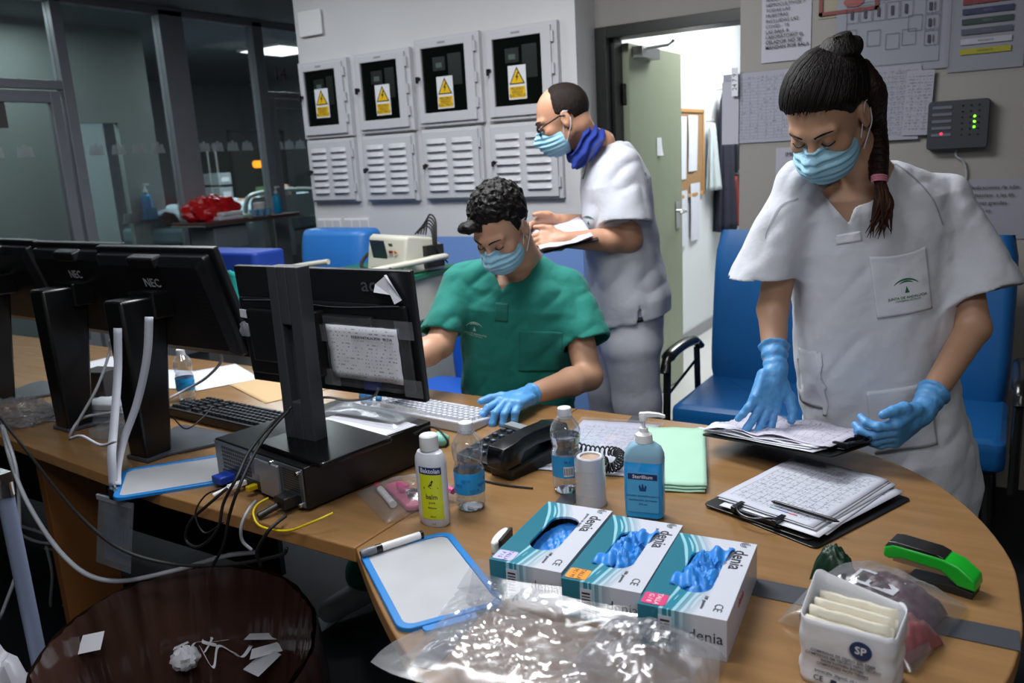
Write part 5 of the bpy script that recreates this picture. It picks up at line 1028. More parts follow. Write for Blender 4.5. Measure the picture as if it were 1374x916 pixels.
cable('black cable with a connector behind the second monitor from the left', [(103, 465, 1.38), (104, 490, 1.4), (103, 520, 1.4), (96, 545, 1.36)], .004, bc_)
cable('thin black cable trailing over the black keyboard', [(232, 560, 1.3), (250, 575, 1.3), (272, 560, 1.38), (285, 545, 1.43)], .002, bc_)
cable('grey video cable from the wide monitor passing behind its stand', [(508, 520, 1.33), (500, 532, 1.34), (470, 537, 1.34), (440, 533, 1.33), (415, 535, 1.33)], .003, GREYP)
cable('thin black cable lying behind the lotion bottle', [(556, 582, ZD+.003), (580, 572, ZD+.003), (600, 590, ZD+.003), (598, 600, ZD+.003)], .0015, bc_)
# ================================================================== BIN, POLE, BAG
brown = mat('brown bin liner', '#45302a', .18, var=.3, vs=6, spec=.6)
bn = thing('waste_bin', 'large round bin lined with a glossy dark brown bag, at the bottom left', 'bin', (-1.455, .93, 0), R(143))
RA, RB_, RZ = .36, .285, .5
def wall(a, b): # b 0 bottom .. 1 rim
    th = 2*pi*a; k = .62+.38*b; f = .985+.016*sin(17*th+2*sin(5*th)+b)*(1-b)-.028*abs(sin(11*th+b*2+4*wob(cos(th), sin(th))))*(.35+.65*b)+.006*sin(31*th+b*4)
    return (RA*k*cos(th)*f, RB_*k*sin(th)*f, .06+(RZ-.06)*b)
def over(a, b):
    th = 2*pi*a; r = 1+.03*sin(pi*b)+.02*b; f = 1+.014*sin(23*th+3*sin(4*th))*b+.01*wob(cos(th)*2, sin(th)*2)
    return (RA*cos(th)*f*r, RB_*sin(th)*f*r, RZ+.012*sin(pi*min(1, b*3))-.3*b)
obj('liner', MB().grid(200, 40, wall).grid(200, 24, over).grid(60, 14, lambda a, b: (RA*.63*b*cos(2*pi*a), RB_*.63*b*sin(2*pi*a), .06+.05*wob(b*3*cos(2*pi*a), b*3*sin(2*pi*a)))), brown, bn, smooth=True, ang=180)
obj('bin_body', MB().lathe([(.2, .0), (.235, .01), (.352, .43), (.348, .43), (.232, .02), (.19, .015)], 48, sy=.8), mat('bin grey', '#2a2c30', .5), bn, smooth=True)
def scrap(label, px, py, z, pts, rot, curl=.02, name='paper_scrap', m_=PAPER):
    q = PZ(px, py, z)
    def fn(a, b): return (0, 0, 0)
    mb = MB(); xs = pts; n = len(xs)
    mb.add([(x, y, curl*sin(40*x)*.5) for x, y in xs], [tuple(range(n))])
    return tag(obj(name, mb, m_, None, th=.0008, loc=q, rot=rot), label, 'paper')
S_ = lambda w, h: [(a*1.45, b*1.45) for a, b in [(-w/2, -h/2), (w/2, -h/2*.9), (w/2*.95, h/2), (-w/2*.9, h/2*.95)]]
scrap('square paper label stuck on the inner side of the bin liner', 122, 862, .455, S_(.042, .03), (R(40), 0, AZ))
scrap('long white paper strip in the bin, upper right', 367, 853, .36, S_(.1, .014), (R(20), 0, R(25)))
scrap('white paper strip crossing behind the square scrap in the bin', 372, 868, .345, S_(.09, .02), (R(25), 0, R(48)))
scrap('white square scrap in the bin at the bottom right', 352, 888, .33, S_(.05, .05), (R(20), R(5), R(-10)))
for i in range(7):
    random.seed(40+i); pp = [(0, 0)];
    q = PZ(255+22*i*.9, 885-6*(i % 3)-3*i, .31)
    rib = spline([(0, 0, 0), (.02*(1 if i % 2 else -1), .03, .02), (.05*random.uniform(-1, 1), .06, .01), (.08*random.uniform(-1, 1), .07, .03)], 8)
    mb = MB(); vs = []
    for k, p in enumerate(rib): vs += [(p.x-.004, p.y, p.z), (p.x+.004, p.y+.002, p.z+.003)]
    mb.add(vs, [(2*k, 2*k+1, 2*k+3, 2*k+2) for k in range(len(rib)-1)])
    tag(obj('paper_strip', mb, PAPER, None, th=.0006, loc=q, rot=(0, 0, i*.9)), 'thin curled white paper strip in the bin', 'paper', 'curled paper strips in the bin')
tag(obj('crumpled_paper', rumple(.035, .03, .03, .2, 5, 1.2, 24), PAPER, None, smooth=True, loc=PZ(250, 893, .30), ang=30), 'crumpled white paper ball among strips at the bottom of the photo in the bin', 'paper')
tag(obj('used_bag', rumple(.15, .12, .05, .1, 11, 1.5, 50), brown, None, smooth=True, loc=(-1.42, .93, .16), ang=60), 'brown crumpled bag filling the bottom of the bin', 'bag')
q = PY(2, 640, .8); pb = thing('trolley_leg', 'blue-grey metal tube with a chrome collar at the bottom left edge', 'stand', (q.x, .8, 0))
obj('tube', MB().cyl((0, 0, .03), (0, 0, q.z-.02), .0165, n=24), mat('blue grey enamel', '#7f8ba6', .35), pb, smooth=True)
obj('chrome_collar', MB().cyl((0, 0, q.z-.04), (0, 0, q.z), .02, n=24).box(-.12, .02, -.012, .012, q.z-.01, q.z+.012).cyl((-.03, 0, q.z), (-.03, 0, q.z+.03), .01), CHROME, pb, smooth=True)
obj('foot', MB().box(-.2, .05, -.03, .03, 0, .03), GREYP, pb, bev=.008)
q = PY(5, 890, .7); tag(obj('white_bag', rumple(.1, .1, .3, .1, 6, .9, 40), mat('white sack', '#a9aab3', .5), None, smooth=True, loc=(q.x-.05, .7, 0), ang=60), 'white plastic sack on the floor at the bottom left corner', 'bag')
bpy.data.objects['white_bag'].scale.z = max(.3, q.z/.48)
# ================================================================== PEOPLE: distance-field modelling helpers
f32 = np.float32
def V3(v): return np.array(tuple(v), dtype=f32)
def smin(a, b, k): h = np.clip(.5+.5*(b-a)/k, 0, 1); return b+(a-b)*h-k*h*(1-h)
def smax(a, b, k): return -smin(-a, -b, k)
def capd(P, a, b, ra, rb):
    a, b = V3(a), V3(b); ab = b-a; t = np.clip(((P-a)@ab)/max(1e-9, float(ab@ab)), 0, 1)[:, None]; return np.linalg.norm(P-a-t*ab, axis=1)-(ra+(rb-ra)*t[:, 0])
def elld(P, c, r, Rm=None):
    q = P-V3(c)
    if Rm is not None: q = q@Rm
    r = V3(r); k0 = np.linalg.norm(q/r, axis=1); k1 = np.linalg.norm(q/(r*r), axis=1)+1e-9; return k0*(k0-1)/k1
def chain(P, pts, rs, k=.01):
    d = None
    for i in range(len(pts)-1):
        e = capd(P, pts[i], pts[i+1], rs[i], rs[i+1]); d = e if d is None else smin(d, e, k)
    return d
def _hash(i, j, k): n = np.sin(i*127.1+j*311.7+k*74.7)*43758.5453; return n-np.floor(n)
def vn(P, sx, sy=None, sz=None, off=0):
    q = P*np.array([sx, sy or sx, sz or sx], dtype=f32)+off; i = np.floor(q); f = q-i; f = f*f*(3-2*f); r = 0
    for a in (0, 1):
        for b in (0, 1):
            for c in (0, 1):
                r = r+_hash(i[:, 0]+a, i[:, 1]+b, i[:, 2]+c)*(f[:, 0] if a else 1-f[:, 0])*(f[:, 1] if b else 1-f[:, 1])*(f[:, 2] if c else 1-f[:, 2])
    return r
def rid(n): return 1-np.abs(2*n-1)
def snet(fn, lo, hi, h):
    """surface nets: distance field -> quads"""
    lo, hi = np.array(lo, dtype=f32), np.array(hi, dtype=f32); BK = 8
    nb = np.ceil((hi-lo)/(h*BK)).astype(int); n = nb*BK
    cen = [lo[k]+(np.arange(nb[k])+.5)*h*BK for k in range(3)]
    G = np.stack(np.meshgrid(*cen, indexing='ij'), -1).reshape(-1, 3).astype(f32); dc = fn(G).reshape(nb).astype(f32)
    D = np.repeat(np.repeat(np.repeat(dc, BK, 0), BK, 1), BK, 2); near = np.argwhere(np.abs(dc) < h*BK*1.35+.006)
    o = np.stack(np.meshgrid(*[np.arange(BK)]*3, indexing='ij'), -1).reshape(-1, 3)
    for s in range(0, len(near), 1500):
        idx = (near[s:s+1500, None, :]*BK+o[None]).reshape(-1, 3); D[idx[:, 0], idx[:, 1], idx[:, 2]] = fn((lo+(idx+0)*h).astype(f32))
    inn = D < 0
    c = [inn[a:n[0]-1+a, b:n[1]-1+b, d:n[2]-1+d] for a in (0, 1) for b in (0, 1) for d in (0, 1)]
    s = sum(x.astype(np.int8) for x in c); cell = np.argwhere((s > 0) & (s < 8))
    idm = -np.ones(n-1, dtype=np.int32); idm[cell[:, 0], cell[:, 1], cell[:, 2]] = np.arange(len(cell))
    acc = np.zeros((len(cell), 3)); cnt = np.zeros(len(cell)); cs = [np.array([a, b, d]) for a in (0, 1) for b in (0, 1) for d in (0, 1)]
    for i in range(8):
        for j in range(i+1, 8):
            if abs(cs[i]-cs[j]).sum() != 1: continue
            p, q = cell+cs[i], cell+cs[j]; a, b = D[p[:, 0], p[:, 1], p[:, 2]], D[q[:, 0], q[:, 1], q[:, 2]]; m_ = (a < 0) != (b < 0)
            t = np.where(m_, a/np.where(m_, a-b, 1), 0)[:, None]; acc += np.where(m_[:, None], cs[i]+(cs[j]-cs[i])*t, 0); cnt += m_
    Vt = lo+(cell+acc/cnt[:, None])*h; F = []
    for ax in range(3):
        u, v = (ax+1) % 3, (ax+2) % 3; sl0 = [slice(1, n[k]-1) for k in range(3)]; sl0[ax] = slice(0, n[ax]-1); sl1 = list(sl0); sl1[ax] = slice(1, n[ax])
        a, b = inn[tuple(sl0)], inn[tuple(sl1)]
        for flip, m_ in ((False, a & ~b), (True, b & ~a)):
            e = np.argwhere(m_)
            if not len(e): continue
            base = e.copy(); base[:, u] += 1; base[:, v] += 1
            def g(du, dv): q = base.copy(); q[:, u] -= du; q[:, v] -= dv; return idm[q[:, 0], q[:, 1], q[:, 2]]
            quad = np.stack([g(1, 1), g(0, 1), g(0, 0), g(1, 0)], 1); F.append(quad[:, ::-1] if flip else quad)
    F = np.concatenate(F); F = F[(F >= 0).all(1)]; return Vt, F
def sdf_obj(name, fn, lo, hi, h, m_, parent=None, org=(0, 0, 0), smooth_it=0):
    Vt, F = snet(fn, lo, hi, h); Vt = Vt-np.array(tuple(org)); me = bpy.data.meshes.new(name)
    me.vertices.add(len(Vt)); me.vertices.foreach_set('co', Vt.astype(f32).ravel()); me.loops.add(len(F)*4); me.loops.foreach_set('vertex_index', F.astype(np.int32).ravel())
    me.polygons.add(len(F)); me.polygons.foreach_set('loop_start', np.arange(0, len(F)*4, 4, dtype=np.int32)); me.update(calc_edges=True); me.validate()
    me.polygons.foreach_set('use_smooth', [True]*len(me.polygons)); me.materials.append(m_)
    o = bpy.data.objects.new(name, me); COL.objects.link(o); o.parent = parent
    if parent is None: o.location = org
    if smooth_it: q = o.modifiers.new('sm', 'SMOOTH'); q.iterations = smooth_it; q.factor = .5
    return o
def sleeve(d, dt, s, t, k, w=0):
    """joins an open-ended sleeve s, cut at t = 0, to the garment; returns the cloth and the hollow to take out of it"""
    return smin(d, np.maximum(s, t), k), np.maximum(np.maximum(s+w+.0112, -(t+.05)), .006-dt)
def bb(pts, m_=.06):
    a = np.array([tuple(p) for p in pts]); return a.min(0)-m_, a.max(0)+m_
def PD(px, py, D): d = ray(px, py); f = Vector((-sin(AZ), cos(AZ), 0)); return Vector((0, 0, CAMH))+d*(D/d.dot(f))
def camv(x, y, z): return _w((x, y, z)).normalized()        # direction given as right / away / up of the camera
def frame(fwd, up=Vector((0, 0, 1))):
    """columns: person's right, forward, up"""
    f = fwd.normalized(); r = f.cross(up).normalized(); u = r.cross(f); return np.array([[r.x, f.x, u.x], [r.y, f.y, u.y], [r.z, f.z, u.z]], dtype=f32)
class Head:
    def __init__(s, c, fwd, up=Vector((0, 0, 1)), sc=1.0): s.c, s.M, s.s = V3(c), frame(fwd, up), sc
    def loc(s, P): return (P-s.c)@s.M/s.s
    def w(s, p): return Vector(tuple(s.c+s.M@(np.array(p, dtype=f32)*s.s)))
    def skull(s, Q):
        d = elld(Q, (0, -.014, .03), (.074, .096, .085)); d = smin(d, elld(Q, (0, .028, -.035), (.058, .062, .082)), .035)
        d = smin(d, elld(Q, (0, .052, -.094), (.03, .03, .024)), .03); d = smin(d, chain(Q, [(-.055, 0, -.06), (-.03, .05, -.095)], [.018, .014]), .02); d = smin(d, chain(Q, [(.055, 0, -.06), (.03, .05, -.095)], [.018, .014]), .02)
        return d
    def face(s, Q):
        d = s.skull(Q)
        d = smin(d, chain(Q, [(-.042, .072, .016), (-.018, .084, .014), (.018, .084, .014), (.042, .072, .016)], [.008, .01, .01, .008]), .016)
        for x in (-1, 1):
            d = smax(d, -elld(Q, (x*.031, .098, -.004), (.019, .018, .013)), .012)
            d = smin(d, elld(Q, (x*.031, .0735, -.004), (.0135, .0145, .0125)), .0035)
            d = smin(d, elld(Q, (x*.042, .058, -.032), (.02, .02, .018)), .02)
            d = smin(d, elld(Q, (x*.011, .098, -.043), (.008, .009, .007)), .008)
            e = elld(Q-V3((x*.077, -.006, -.012)), (0, 0, 0), (.009, .019, .031)); e = smax(e, -elld(Q, (x*.088, .0, -.006), (.008, .011, .02)), .004); d = smin(d, e, .006)
        d = smin(d, chain(Q, [(0, .086, .004), (0, .102, -.026), (0, .108, -.038)], [.006, .0095, .011]), .01)
        d = smin(d, elld(Q, (0, .094, -.066), (.022, .01, .006)), .006); d = smin(d, elld(Q, (0, .091, -.076), (.018, .01, .006)), .006)
        return d
def mask_sdf(H, puff=.0):
    def fn(P):
        Q = H.loc(P); d = elld(Q, (0, .040, -.066), (.066, .078+puff, .060)); d = smin(d, chain(Q, [(0, .1, -.018), (0, .118, -.045)], [.008, .014]), .03)
        d = smax(d, -s_(Q, H), .0) if False else d
        x, y, z = Q[:, 0], Q[:, 1], Q[:, 2]
        d = d-.0022*np.sin((z+.25*np.abs(x))*400)*np.clip((y-.02)*20, 0, 1)+.002*(vn(Q, 60)-.5)
        top = -.012-2.6*x*x-.12*np.abs(x)
        reg = np.maximum(z-top, -.124-z); reg = np.maximum(reg, .012-y+.1*np.abs(z+.066)); reg = np.maximum(reg, np.abs(x)-.069)
        return np.maximum(np.maximum(d, -(d+.004)), reg)
    return fn
maskm = NT('surgical mask'); f_ = maskm.noise(9, 3); maskm.set(maskm.b.inputs['Base Color'], maskm.mix(f_, c4(hexc('#86bbd6')), c4(hexc('#a3d0e4')))); maskm.b.inputs['Roughness'].default_value = .7; maskm.bump(maskm.noise(1500, 2), .0003, .4); maskm = maskm.m
def skin(name, col, col2=None):
    t = NT(name); f = t.noise(11, 5); c = C(col); d = C(col2) if col2 else tuple(x*.8 for x in c); t.set(t.b.inputs['Base Color'], t.mix(f, c4(d), c4(c)))
    b = t.b.inputs; b['Roughness'].default_value = .48; b['Subsurface Weight'].default_value = .12; b['Subsurface Radius'].default_value = (.01, .004, .002); b['Subsurface Scale'].default_value = 1.
    t.bump(t.noise(420, 3), .0006, .35); return t.m
def cloth(name, col, br=.0012, var=.05, rough=.85):
    t = NT(name); c = C(col); f = t.noise(7, 5); t.set(t.b.inputs['Base Color'], t.mix(f, c4(tuple(x*(1-var) for x in c)), c4(tuple(min(1, x*(1+var)) for x in c))))
    t.b.inputs['Roughness'].default_value = rough; t.b.inputs['Sheen Weight'].default_value = .08
    h = t.M('ADD', t.noise(26, 6, None, .55), t.M('MULTIPLY', t.noise(900, 2), .12)); t.bump(h, br*4, .55); return t.m
def hairm(name, c1, c2, sc=(260, 260, 18)):
    t = NT(name); f = t.noise(1, 3, t.obj(sc)); t.set(t.b.inputs['Base Color'], t.mix(f, c4(C(c1)), c4(C(c2)))); t.b.inputs['Roughness'].default_value = .55; t.b.inputs['Specular IOR Level'].default_value = .22
    t.bump(f, .003, .9); return t.m
class Hand:
    """W wrist, Y finger direction, Z back of the hand, side = +1 when the thumb is at +X (X = Y x Z)"""
    def __init__(s, W, Y, Z, side=1, curl=((.3, .4, .3),)*4, spread=(.1, .02, -.06, -.14), thumb=((.8, .55, -.25), (.45, .85, -.3), (.3, .9, -.3)), sc=1.0, fat=.0):
        Y = Y.normalized(); Z = (Z-Y*Z.dot(Y)).normalized(); X = Y.cross(Z).normalized()*side; s.W = W; s.B = (X, Y, Z); s.sc = sc; s.fat = fat; s.tips = []
        L = ((.040, .025, .021), (.044, .028, .022), (.041, .026, .021), (.032, .02, .018)); MX = (.029, .010, -.0095, -.029); MY = (.088, .093, .089, .080); s.f = []
        for i in range(4):
            p = Vector((MX[i], MY[i], 0)); pts = [Vector((MX[i]*.75, .05, 0)), p]; a = 0; cu = curl[i % len(curl)]; sp = spread[i]
            for j in range(3): a += cu[j]; d = Vector((sin(sp)*cos(a), cos(sp)*cos(a), -sin(a))); p = p+d*L[i][j]; pts.append(p)
            s.f.append(([s.g(q) for q in pts], [r*sc+fat for r in (.010, .0102, .0092, .0084, .0074)]))
        p = Vector((.018, .018, -.004)); pts = [p]
        for d, l in zip(thumb, (.044, .032, .026)): p = p+Vector(d).normalized()*l; pts.append(p)
        s.f.append(([s.g(q) for q in pts], [r*sc+fat for r in (.015, .0135, .0108, .009)]))
    def g(s, p): return s.W+(s.B[0]*p[0]+s.B[1]*p[1]+s.B[2]*p[2])*s.sc
    def pts(s): return [q for f in s.f for q in f[0]]+[s.W]
    def d(s, P):
        X, Y, Z = (V3(b) for b in s.B); q = (P-V3(s.W))/s.sc; l = np.stack([q@X, q@Y, q@Z], 1)
        b = np.abs(l-V3((0, .05, -.001)))-V3((.030, .034, .004)); d = (np.linalg.norm(np.maximum(b, 0), axis=1)+np.minimum(b.max(1), 0)-.0105)*s.sc-s.fat
        d = smin(d, capd(P, s.g((0, -.01, 0)), s.g((0, .03, 0)), .0235*s.sc+s.fat, .022*s.sc+s.fat), .014); fd = None
        for k, (pt, rs) in enumerate(s.f):
            e = chain(P, pt, rs, .004); d = smin(d, e, .009 if k < 4 else .013) if k == 4 else d; 
            if k < 4: fd = e if fd is None else smin(fd, e, .002)
        return smin(d, fd, .007)
glovem = NT('nitrile glove'); f_ = glovem.noise(24, 4); glovem.set(glovem.b.inputs['Base Color'], glovem.mix(f_, c4(hexc('#3f86c4')), c4(hexc('#64a5dc')))); glovem.b.inputs['Roughness'].default_value = .45; glovem.bump(glovem.noise(95, 4), .0022, .6); glovem = glovem.m
def glove(name, H, elbow, parent, org, h=.0026, cuff=.075, rc=.034):
    ax = (Vector(elbow)-H.W).normalized(); e1 = H.W+ax*cuff
    def fn(P):
        d = H.d(P); c = capd(P, H.g((0, -.002, 0)), e1, .0245+H.fat, rc); t = (P-V3(H.W))@V3(ax)
        c = c-.0016*np.sin(t*260+4*vn(P, 40))*np.clip(t*30, 0, 1)+.003*(vn(P, 55)-.5); c = c-.0022*(np.abs(t-cuff+.004) < .004)
        d = smin(d, c, .012); d = d+.0016*(vn(P, 110)-.5); return np.maximum(d, t-cuff)
    lo, hi = bb(H.pts()+[e1], .05); return sdf_obj(name, fn, lo, hi, h, glovem, parent, org)
class Torso:
    """elliptic loft along stations (centre, half width, half depth), side axis S (person's right), front axis F"""
    def __init__(s, st, S, n=2.4):
        s.c = np.array([tuple(q[0]) for q in st], dtype=f32); s.w = np.array([q[1] for q in st]); s.dp = np.array([q[2] for q in st]); s.n = n
        A = s.c[-1]-s.c[0]; s.A = A/np.linalg.norm(A); S = V3(S); S = S-s.A*(S@s.A); s.S = S/np.linalg.norm(S); s.F = np.cross(s.A, s.S); s.t = (s.c-s.c[0])@s.A
    def lc(s, P):
        t = (P-s.c[0])@s.A; tc = np.clip(t, s.t[0], s.t[-1]); C_ = np.stack([np.interp(tc, s.t, s.c[:, k]) for k in range(3)], 1); q = P-C_; return t, q@s.S, q@s.F
    def d(s, P, grow=0, lo=0, hi=0, k=.03):
        t, x, y = s.lc(P); w = np.interp(t, s.t, s.w)+grow; dd = np.interp(t, s.t, s.dp)+grow
        v = (np.abs(x/w)**s.n+np.abs(y/dd)**s.n)**(1/s.n); e = (v-1)*np.minimum(w, dd); return smax(smax(e, s.t[0]-lo-t, k), t-s.t[-1]-hi, k)
def decal(name, o, mb, mats, origin, dx, dy, off=.0015, parent=None, org=None, maxd=.3, **kw):
    """drapes a flat mesh over the surface of o"""
    from mathutils.bvhtree import BVHTree
    if 'bvh' not in DC.setdefault(o.name, {}): me = o.data; DC[o.name]['bvh'] = BVHTree.FromPolygons([v.co+Vector(org) for v in me.vertices], [p.vertices[:] for p in me.polygons])
    bv = DC[o.name]['bvh']; n = Vector(dx).cross(Vector(dy)).normalized(); vs = []
    for v in mb.v:
        p = Vector(origin)+Vector(dx)*v[0]+Vector(dy)*v[1]; hit = bv.ray_cast(p+n*.25, -n, .25+maxd)
        q = (hit[0] if hit[0] else bv.find_nearest(p)[0])+n*(off+v[2]); vs.append(tuple(q-Vector(org)))
    mb.v = vs; return obj(name, mb, mats, parent or o, **kw)
DC = {}
def gridpoly(x0, x1, y0, y1, n=12, m_=12): return MB().grid(n, m_, lambda a, b: (x0+(x1-x0)*a, y0+(y1-y0)*b, 0))
def emblem(s=1.0, txt=True):
    mb = MB()
    for (r, t0, th, cy) in ((.036, .5, .0042, -.018), (.0255, .62, .0034, -.012)):
        n = 22; vs = []
        for k in range(n+1):
            a = pi*(t0*.5)+(pi-pi*t0)*k/n; w = th*(.25+.75*sin(pi*k/n)); vs += [((r-w/2)*cos(a)*s, ((r-w/2)*sin(a)+cy)*s, 0), ((r+w/2)*cos(a)*s, ((r+w/2)*sin(a)+cy)*s, 0)]
        mb.add(vs, [(2*k, 2*k+1, 2*k+3, 2*k+2) for k in range(n)])
    mb.add([(-.005*s, -.012*s, 0), (.005*s, -.012*s, 0), (0, .003*s, 0)], [(0, 1, 2)])
    if txt: mb.text('JUNTA DE ANDALUCIA', .0078*s, TM((0, -.022*s, 0)), bold=.03, ext=.0001).text('CONSEJERIA DE SALUD', .0052*s, TM((0, -.0285*s, 0)), ext=.0001)
    return mb
def loops(H, parent, org, side, m_=None):
    """ear loops of the mask on one side (side +1: person's right)"""
    x = side; up = [(x*.069, .02, -.052), (x*.078, .005, -.01), (x*.084, -.004, .018), (x*.082, -.022, .012)]; dn = [(x*.069, .02, -.082), (x*.077, .002, -.058), (x*.084, -.014, -.036), (x*.083, -.024, -.01)]
    mb = MB()
    for l in (up, dn): mb.tube([H.w(p)-Vector(org) for p in spline([Vector(q) for q in l], 6)], .0014, 6)
    return obj('ear_loop', mb, m_ or PAPER, parent, smooth=True)
def brow(H, parent, org, m_, sc=1.0, yo=.0, thick=.0032):
    for x in (-1, 1):
        mb = MB().tube([H.w(p)-Vector(org) for p in spline([(x*.013, .0925+yo, .0145), (x*.028, .0895+yo, .021), (x*.042, .0795+yo, .0195), (x*.052, .066+yo, .013)], 6)], [thick*(1-.7*(k/18)) for k in range(19)], 6, flat=.6); obj('eyebrow', mb, m_, parent, smooth=True)
        mb = MB().tube([H.w(p)-Vector(org) for p in spline([(x*.018, .0845, -.0085), (x*.026, .089, -.0115), (x*.036, .0885, -.0115), (x*.0455, .08, -.0075)], 6)], .0013, 6); obj('eyelashes', mb, m_, parent, smooth=True)
# ================================================================== THE NURSE IN WHITE (woman, standing, head bowed)
Ddir = Vector((-sin(AZ), cos(AZ), 0))
brownhair = hairm('dark brown hair', '#060403', '#150c08'); braidm = hairm('braid hair', '#0a0605', '#2e1a10', (200, 200, 60))
whitec = cloth('white cotton', '#c9ccd4'); 
def nurse():
    H = Head(PD(1108, 153, 1.87), camv(-.53, -.56, -.64), sc=1.04)
    sh_r, el_r, wr_r = PD(1066, 248, 1.99), PD(1037, 415, 1.98), PD(1040, 500, 1.86)      # her right arm, image left
    sh_l, el_l, wr_l = PD(1272, 266, 1.98), PD(1306, 440, 1.88), PD(1234, 556, 1.73)
    neck, nb_ = H.w((0, -.035, -.06)), PD(1170, 245, 2.0)
    S = camv(-.97, .2, 0)       # person's right
    org = PD(1180, 640, 2.0); org = Vector((org.x, org.y, 0))
    st = [(PD(1182, 640, 2.0), .155, .105), (PD(1178, 560, 2.0), .16, .11), (PD(1168, 470, 2.0), .135, .095), (PD(1166, 400, 2.0), .14, .1), (PD(1168, 320, 2.0), .155, .105), (PD(1168, 262, 2.0), .15, .085), (PD(1170, 232, 2.0), .08, .06)]
    T = Torso(st, S)
    hipr, hipl = st[0][0]+Vector(tuple(T.S))*.085, st[0][0]-Vector(tuple(T.S))*.085
    hipr.z = hipl.z = .78
    def leg(h, dx): a = Vector((h.x, h.y, 0)); return [h, Vector((a.x, a.y, .47)), Vector((a.x, a.y+.02, .09))], [.085, .055, .038]
    (lr, rr_), (ll, rl_) = leg(hipr, 0), leg(hipl, 0)
    toe = Vector((T.F[0], T.F[1], 0)).normalized()
    skn = skin('nurse skin', '#bd957b', '#ad8268')
    def body(P):
        Q = H.loc(P); d = H.face(Q)*H.s
        d = smin(d, chain(P, [H.w((0, -.03, -.045)), PD(1155, 215, 1.95), nb_], [.052, .05, .06]), .02)
        d = smin(d, T.d(P, -.004), .03)
        d = smin(d, chain(P, [sh_r, el_r, wr_r], [.043, .037, .024], .012), .02); d = smin(d, chain(P, [sh_l, el_l, wr_l], [.043, .038, .024], .012), .02)
        for l, r in ((lr, rr_), (ll, rl_)): d = smin(d, chain(P, l, r, .02), .03); d = smin(d, chain(P, [l[2]+Vector((0, 0, -.05)), l[2]+toe*.14+Vector((0, 0, -.06))], [.036, .026]), .02)
        return d
    lo, hi = bb([H.w((0, 0, .12)), sh_r, sh_l, el_l, el_r, wr_l, wr_r, Vector((org.x, org.y, .0)), H.w((0, .1, 0)), lr[2]+toe*.2], .07); lo[2] = -.002
    b = sdf_obj('person', body, lo, hi, .0034, skn, None, org)
    tag(b, 'standing woman in white short-sleeved tunic and blue gloves with dark braided hair, reading a clipboard', 'person')
    # tunic
    wrinkle = lambda P: .010*(rid(vn(P, 11, 11, 3.2))-.5)+.007*(rid(vn(P@np.array([[.8, 0, .6], [0, 1, 0], [-.6, 0, .8]], dtype=f32), 22, 16, 7, 3))-.5)+.003*(vn(P, 40)-.5)
    st2 = [(PD(1224, 700, 2.0), .15, .13), (PD(1215, 655, 2.0), .175, .15), (PD(1192, 600, 2.0), .2, .155), (PD(1178, 540, 2.0), .19, .14), (PD(1168, 470, 2.0), .188, .13), (PD(1166, 400, 2.0), .19, .128), (PD(1168, 320, 2.0), .19, .125), (PD(1168, 275, 2.0), .175, .105), (PD(1168, 248, 2.0), .12, .08), (PD(1168, 225, 2.0), .07, .06)]
    T2 = Torso(st2, S, 2.6)
    def sle(sh, el, out, k): # wide short sleeve
        ax = (el-sh).normalized(); e = sh+ax*.21+out*.018; return e, ax
    outr = (sh_r-sh_l).normalized(); er, axr = sle(sh_r, el_r, outr, 1); el_, axl = sle(sh_l, el_l, -outr, 1)
    er = PD(1022, 372, 1.99); el_ = PD(1318, 396, 1.905); axr = (er-sh_r).normalized(); axl = (el_-sh_l).normalized()
    er2, el2 = er+axr*.03, el_+axl*.03
    Fv = Vector(tuple(T2.F)); Sv = Vector(tuple(T2.S)); Av = Vector(tuple(T2.A)); apex = PD(1143, 303, 1.88); hol = PD(1152, 240, 1.94)
    def tunic(P):
        dt = d = T2.d(P, 0, .0, .0, .02)
        s1 = chain(P, [sh_r+outr*-.01, er2], [.054, .084]); s2 = chain(P, [sh_l, el2], [.056, .1])
        # sleeves flattened front to back
        t1 = (P-V3(er))@V3((axr+outr*-.35).normalized()); t2 = (P-V3(el_))@V3((axl+outr*.05).normalized())
        w = wrinkle(P)*.9; d, h1 = sleeve(d, dt, s1, t1, .045, w); d, h2 = sleeve(d, dt, s2, t2, .045, w)
        d = smin(d, chain(P, [sh_r+Vector((0, 0, .012)), nb_+Vector((0, 0, -.005)), sh_l+Vector((0, 0, .012))], [.04, .056, .04]), .03)
        q = P-V3(apex); x, z = q@T2.S, q@T2.A; y = q@T2.F
        vv = np.abs(x-.25*z*0)*.9-z*.48; vcut = np.maximum(vv, -.09-y)      # wedge
        neckh = chain(P, [hol+Vector((0, 0, .1)), hol, hol-Av*.02+Fv*.0], [.062, .056, .04])
        cut = smin(vcut, neckh, .02)
        d = d+w; d = d-.0025*np.clip(1-np.abs(cut-.014)/.014, 0, 1)**.5
        d = np.maximum(d, -(d+.0105)); d = np.maximum(d, -cut); d = np.maximum(d, -h1); d = np.maximum(d, -h2)
        t, xx, yy = T2.lc(P); return np.maximum(d, (.012+.008*np.sin(xx*14))-t)
    lo, hi = bb([st2[0][0], er2, el2, nb_], .15); hi[2] = nb_.z+.12; lo[2] = st2[0][0].z-.02
    tu = sdf_obj('tunic', tunic, lo, hi, .0042, whitec, b, org, 2)
    # trousers
    def trous(P):
        d = T.d(P, .018, .1)
        for l in (lr, ll): d = smin(d, chain(P, [l[0], l[1], l[2]], [.108, .085, .08], .03), .03)
        d = d+.010*(rid(vn(P, 14, 14, 4, 5))-.5); return np.maximum(np.maximum(d, P[:, 2]-st[1][0].z), .03-P[:, 2])
    lo, hi = bb([lr[2], ll[2], lr[0], ll[0]], .15); lo[2] = .02; hi[2] = st[1][0].z+.02
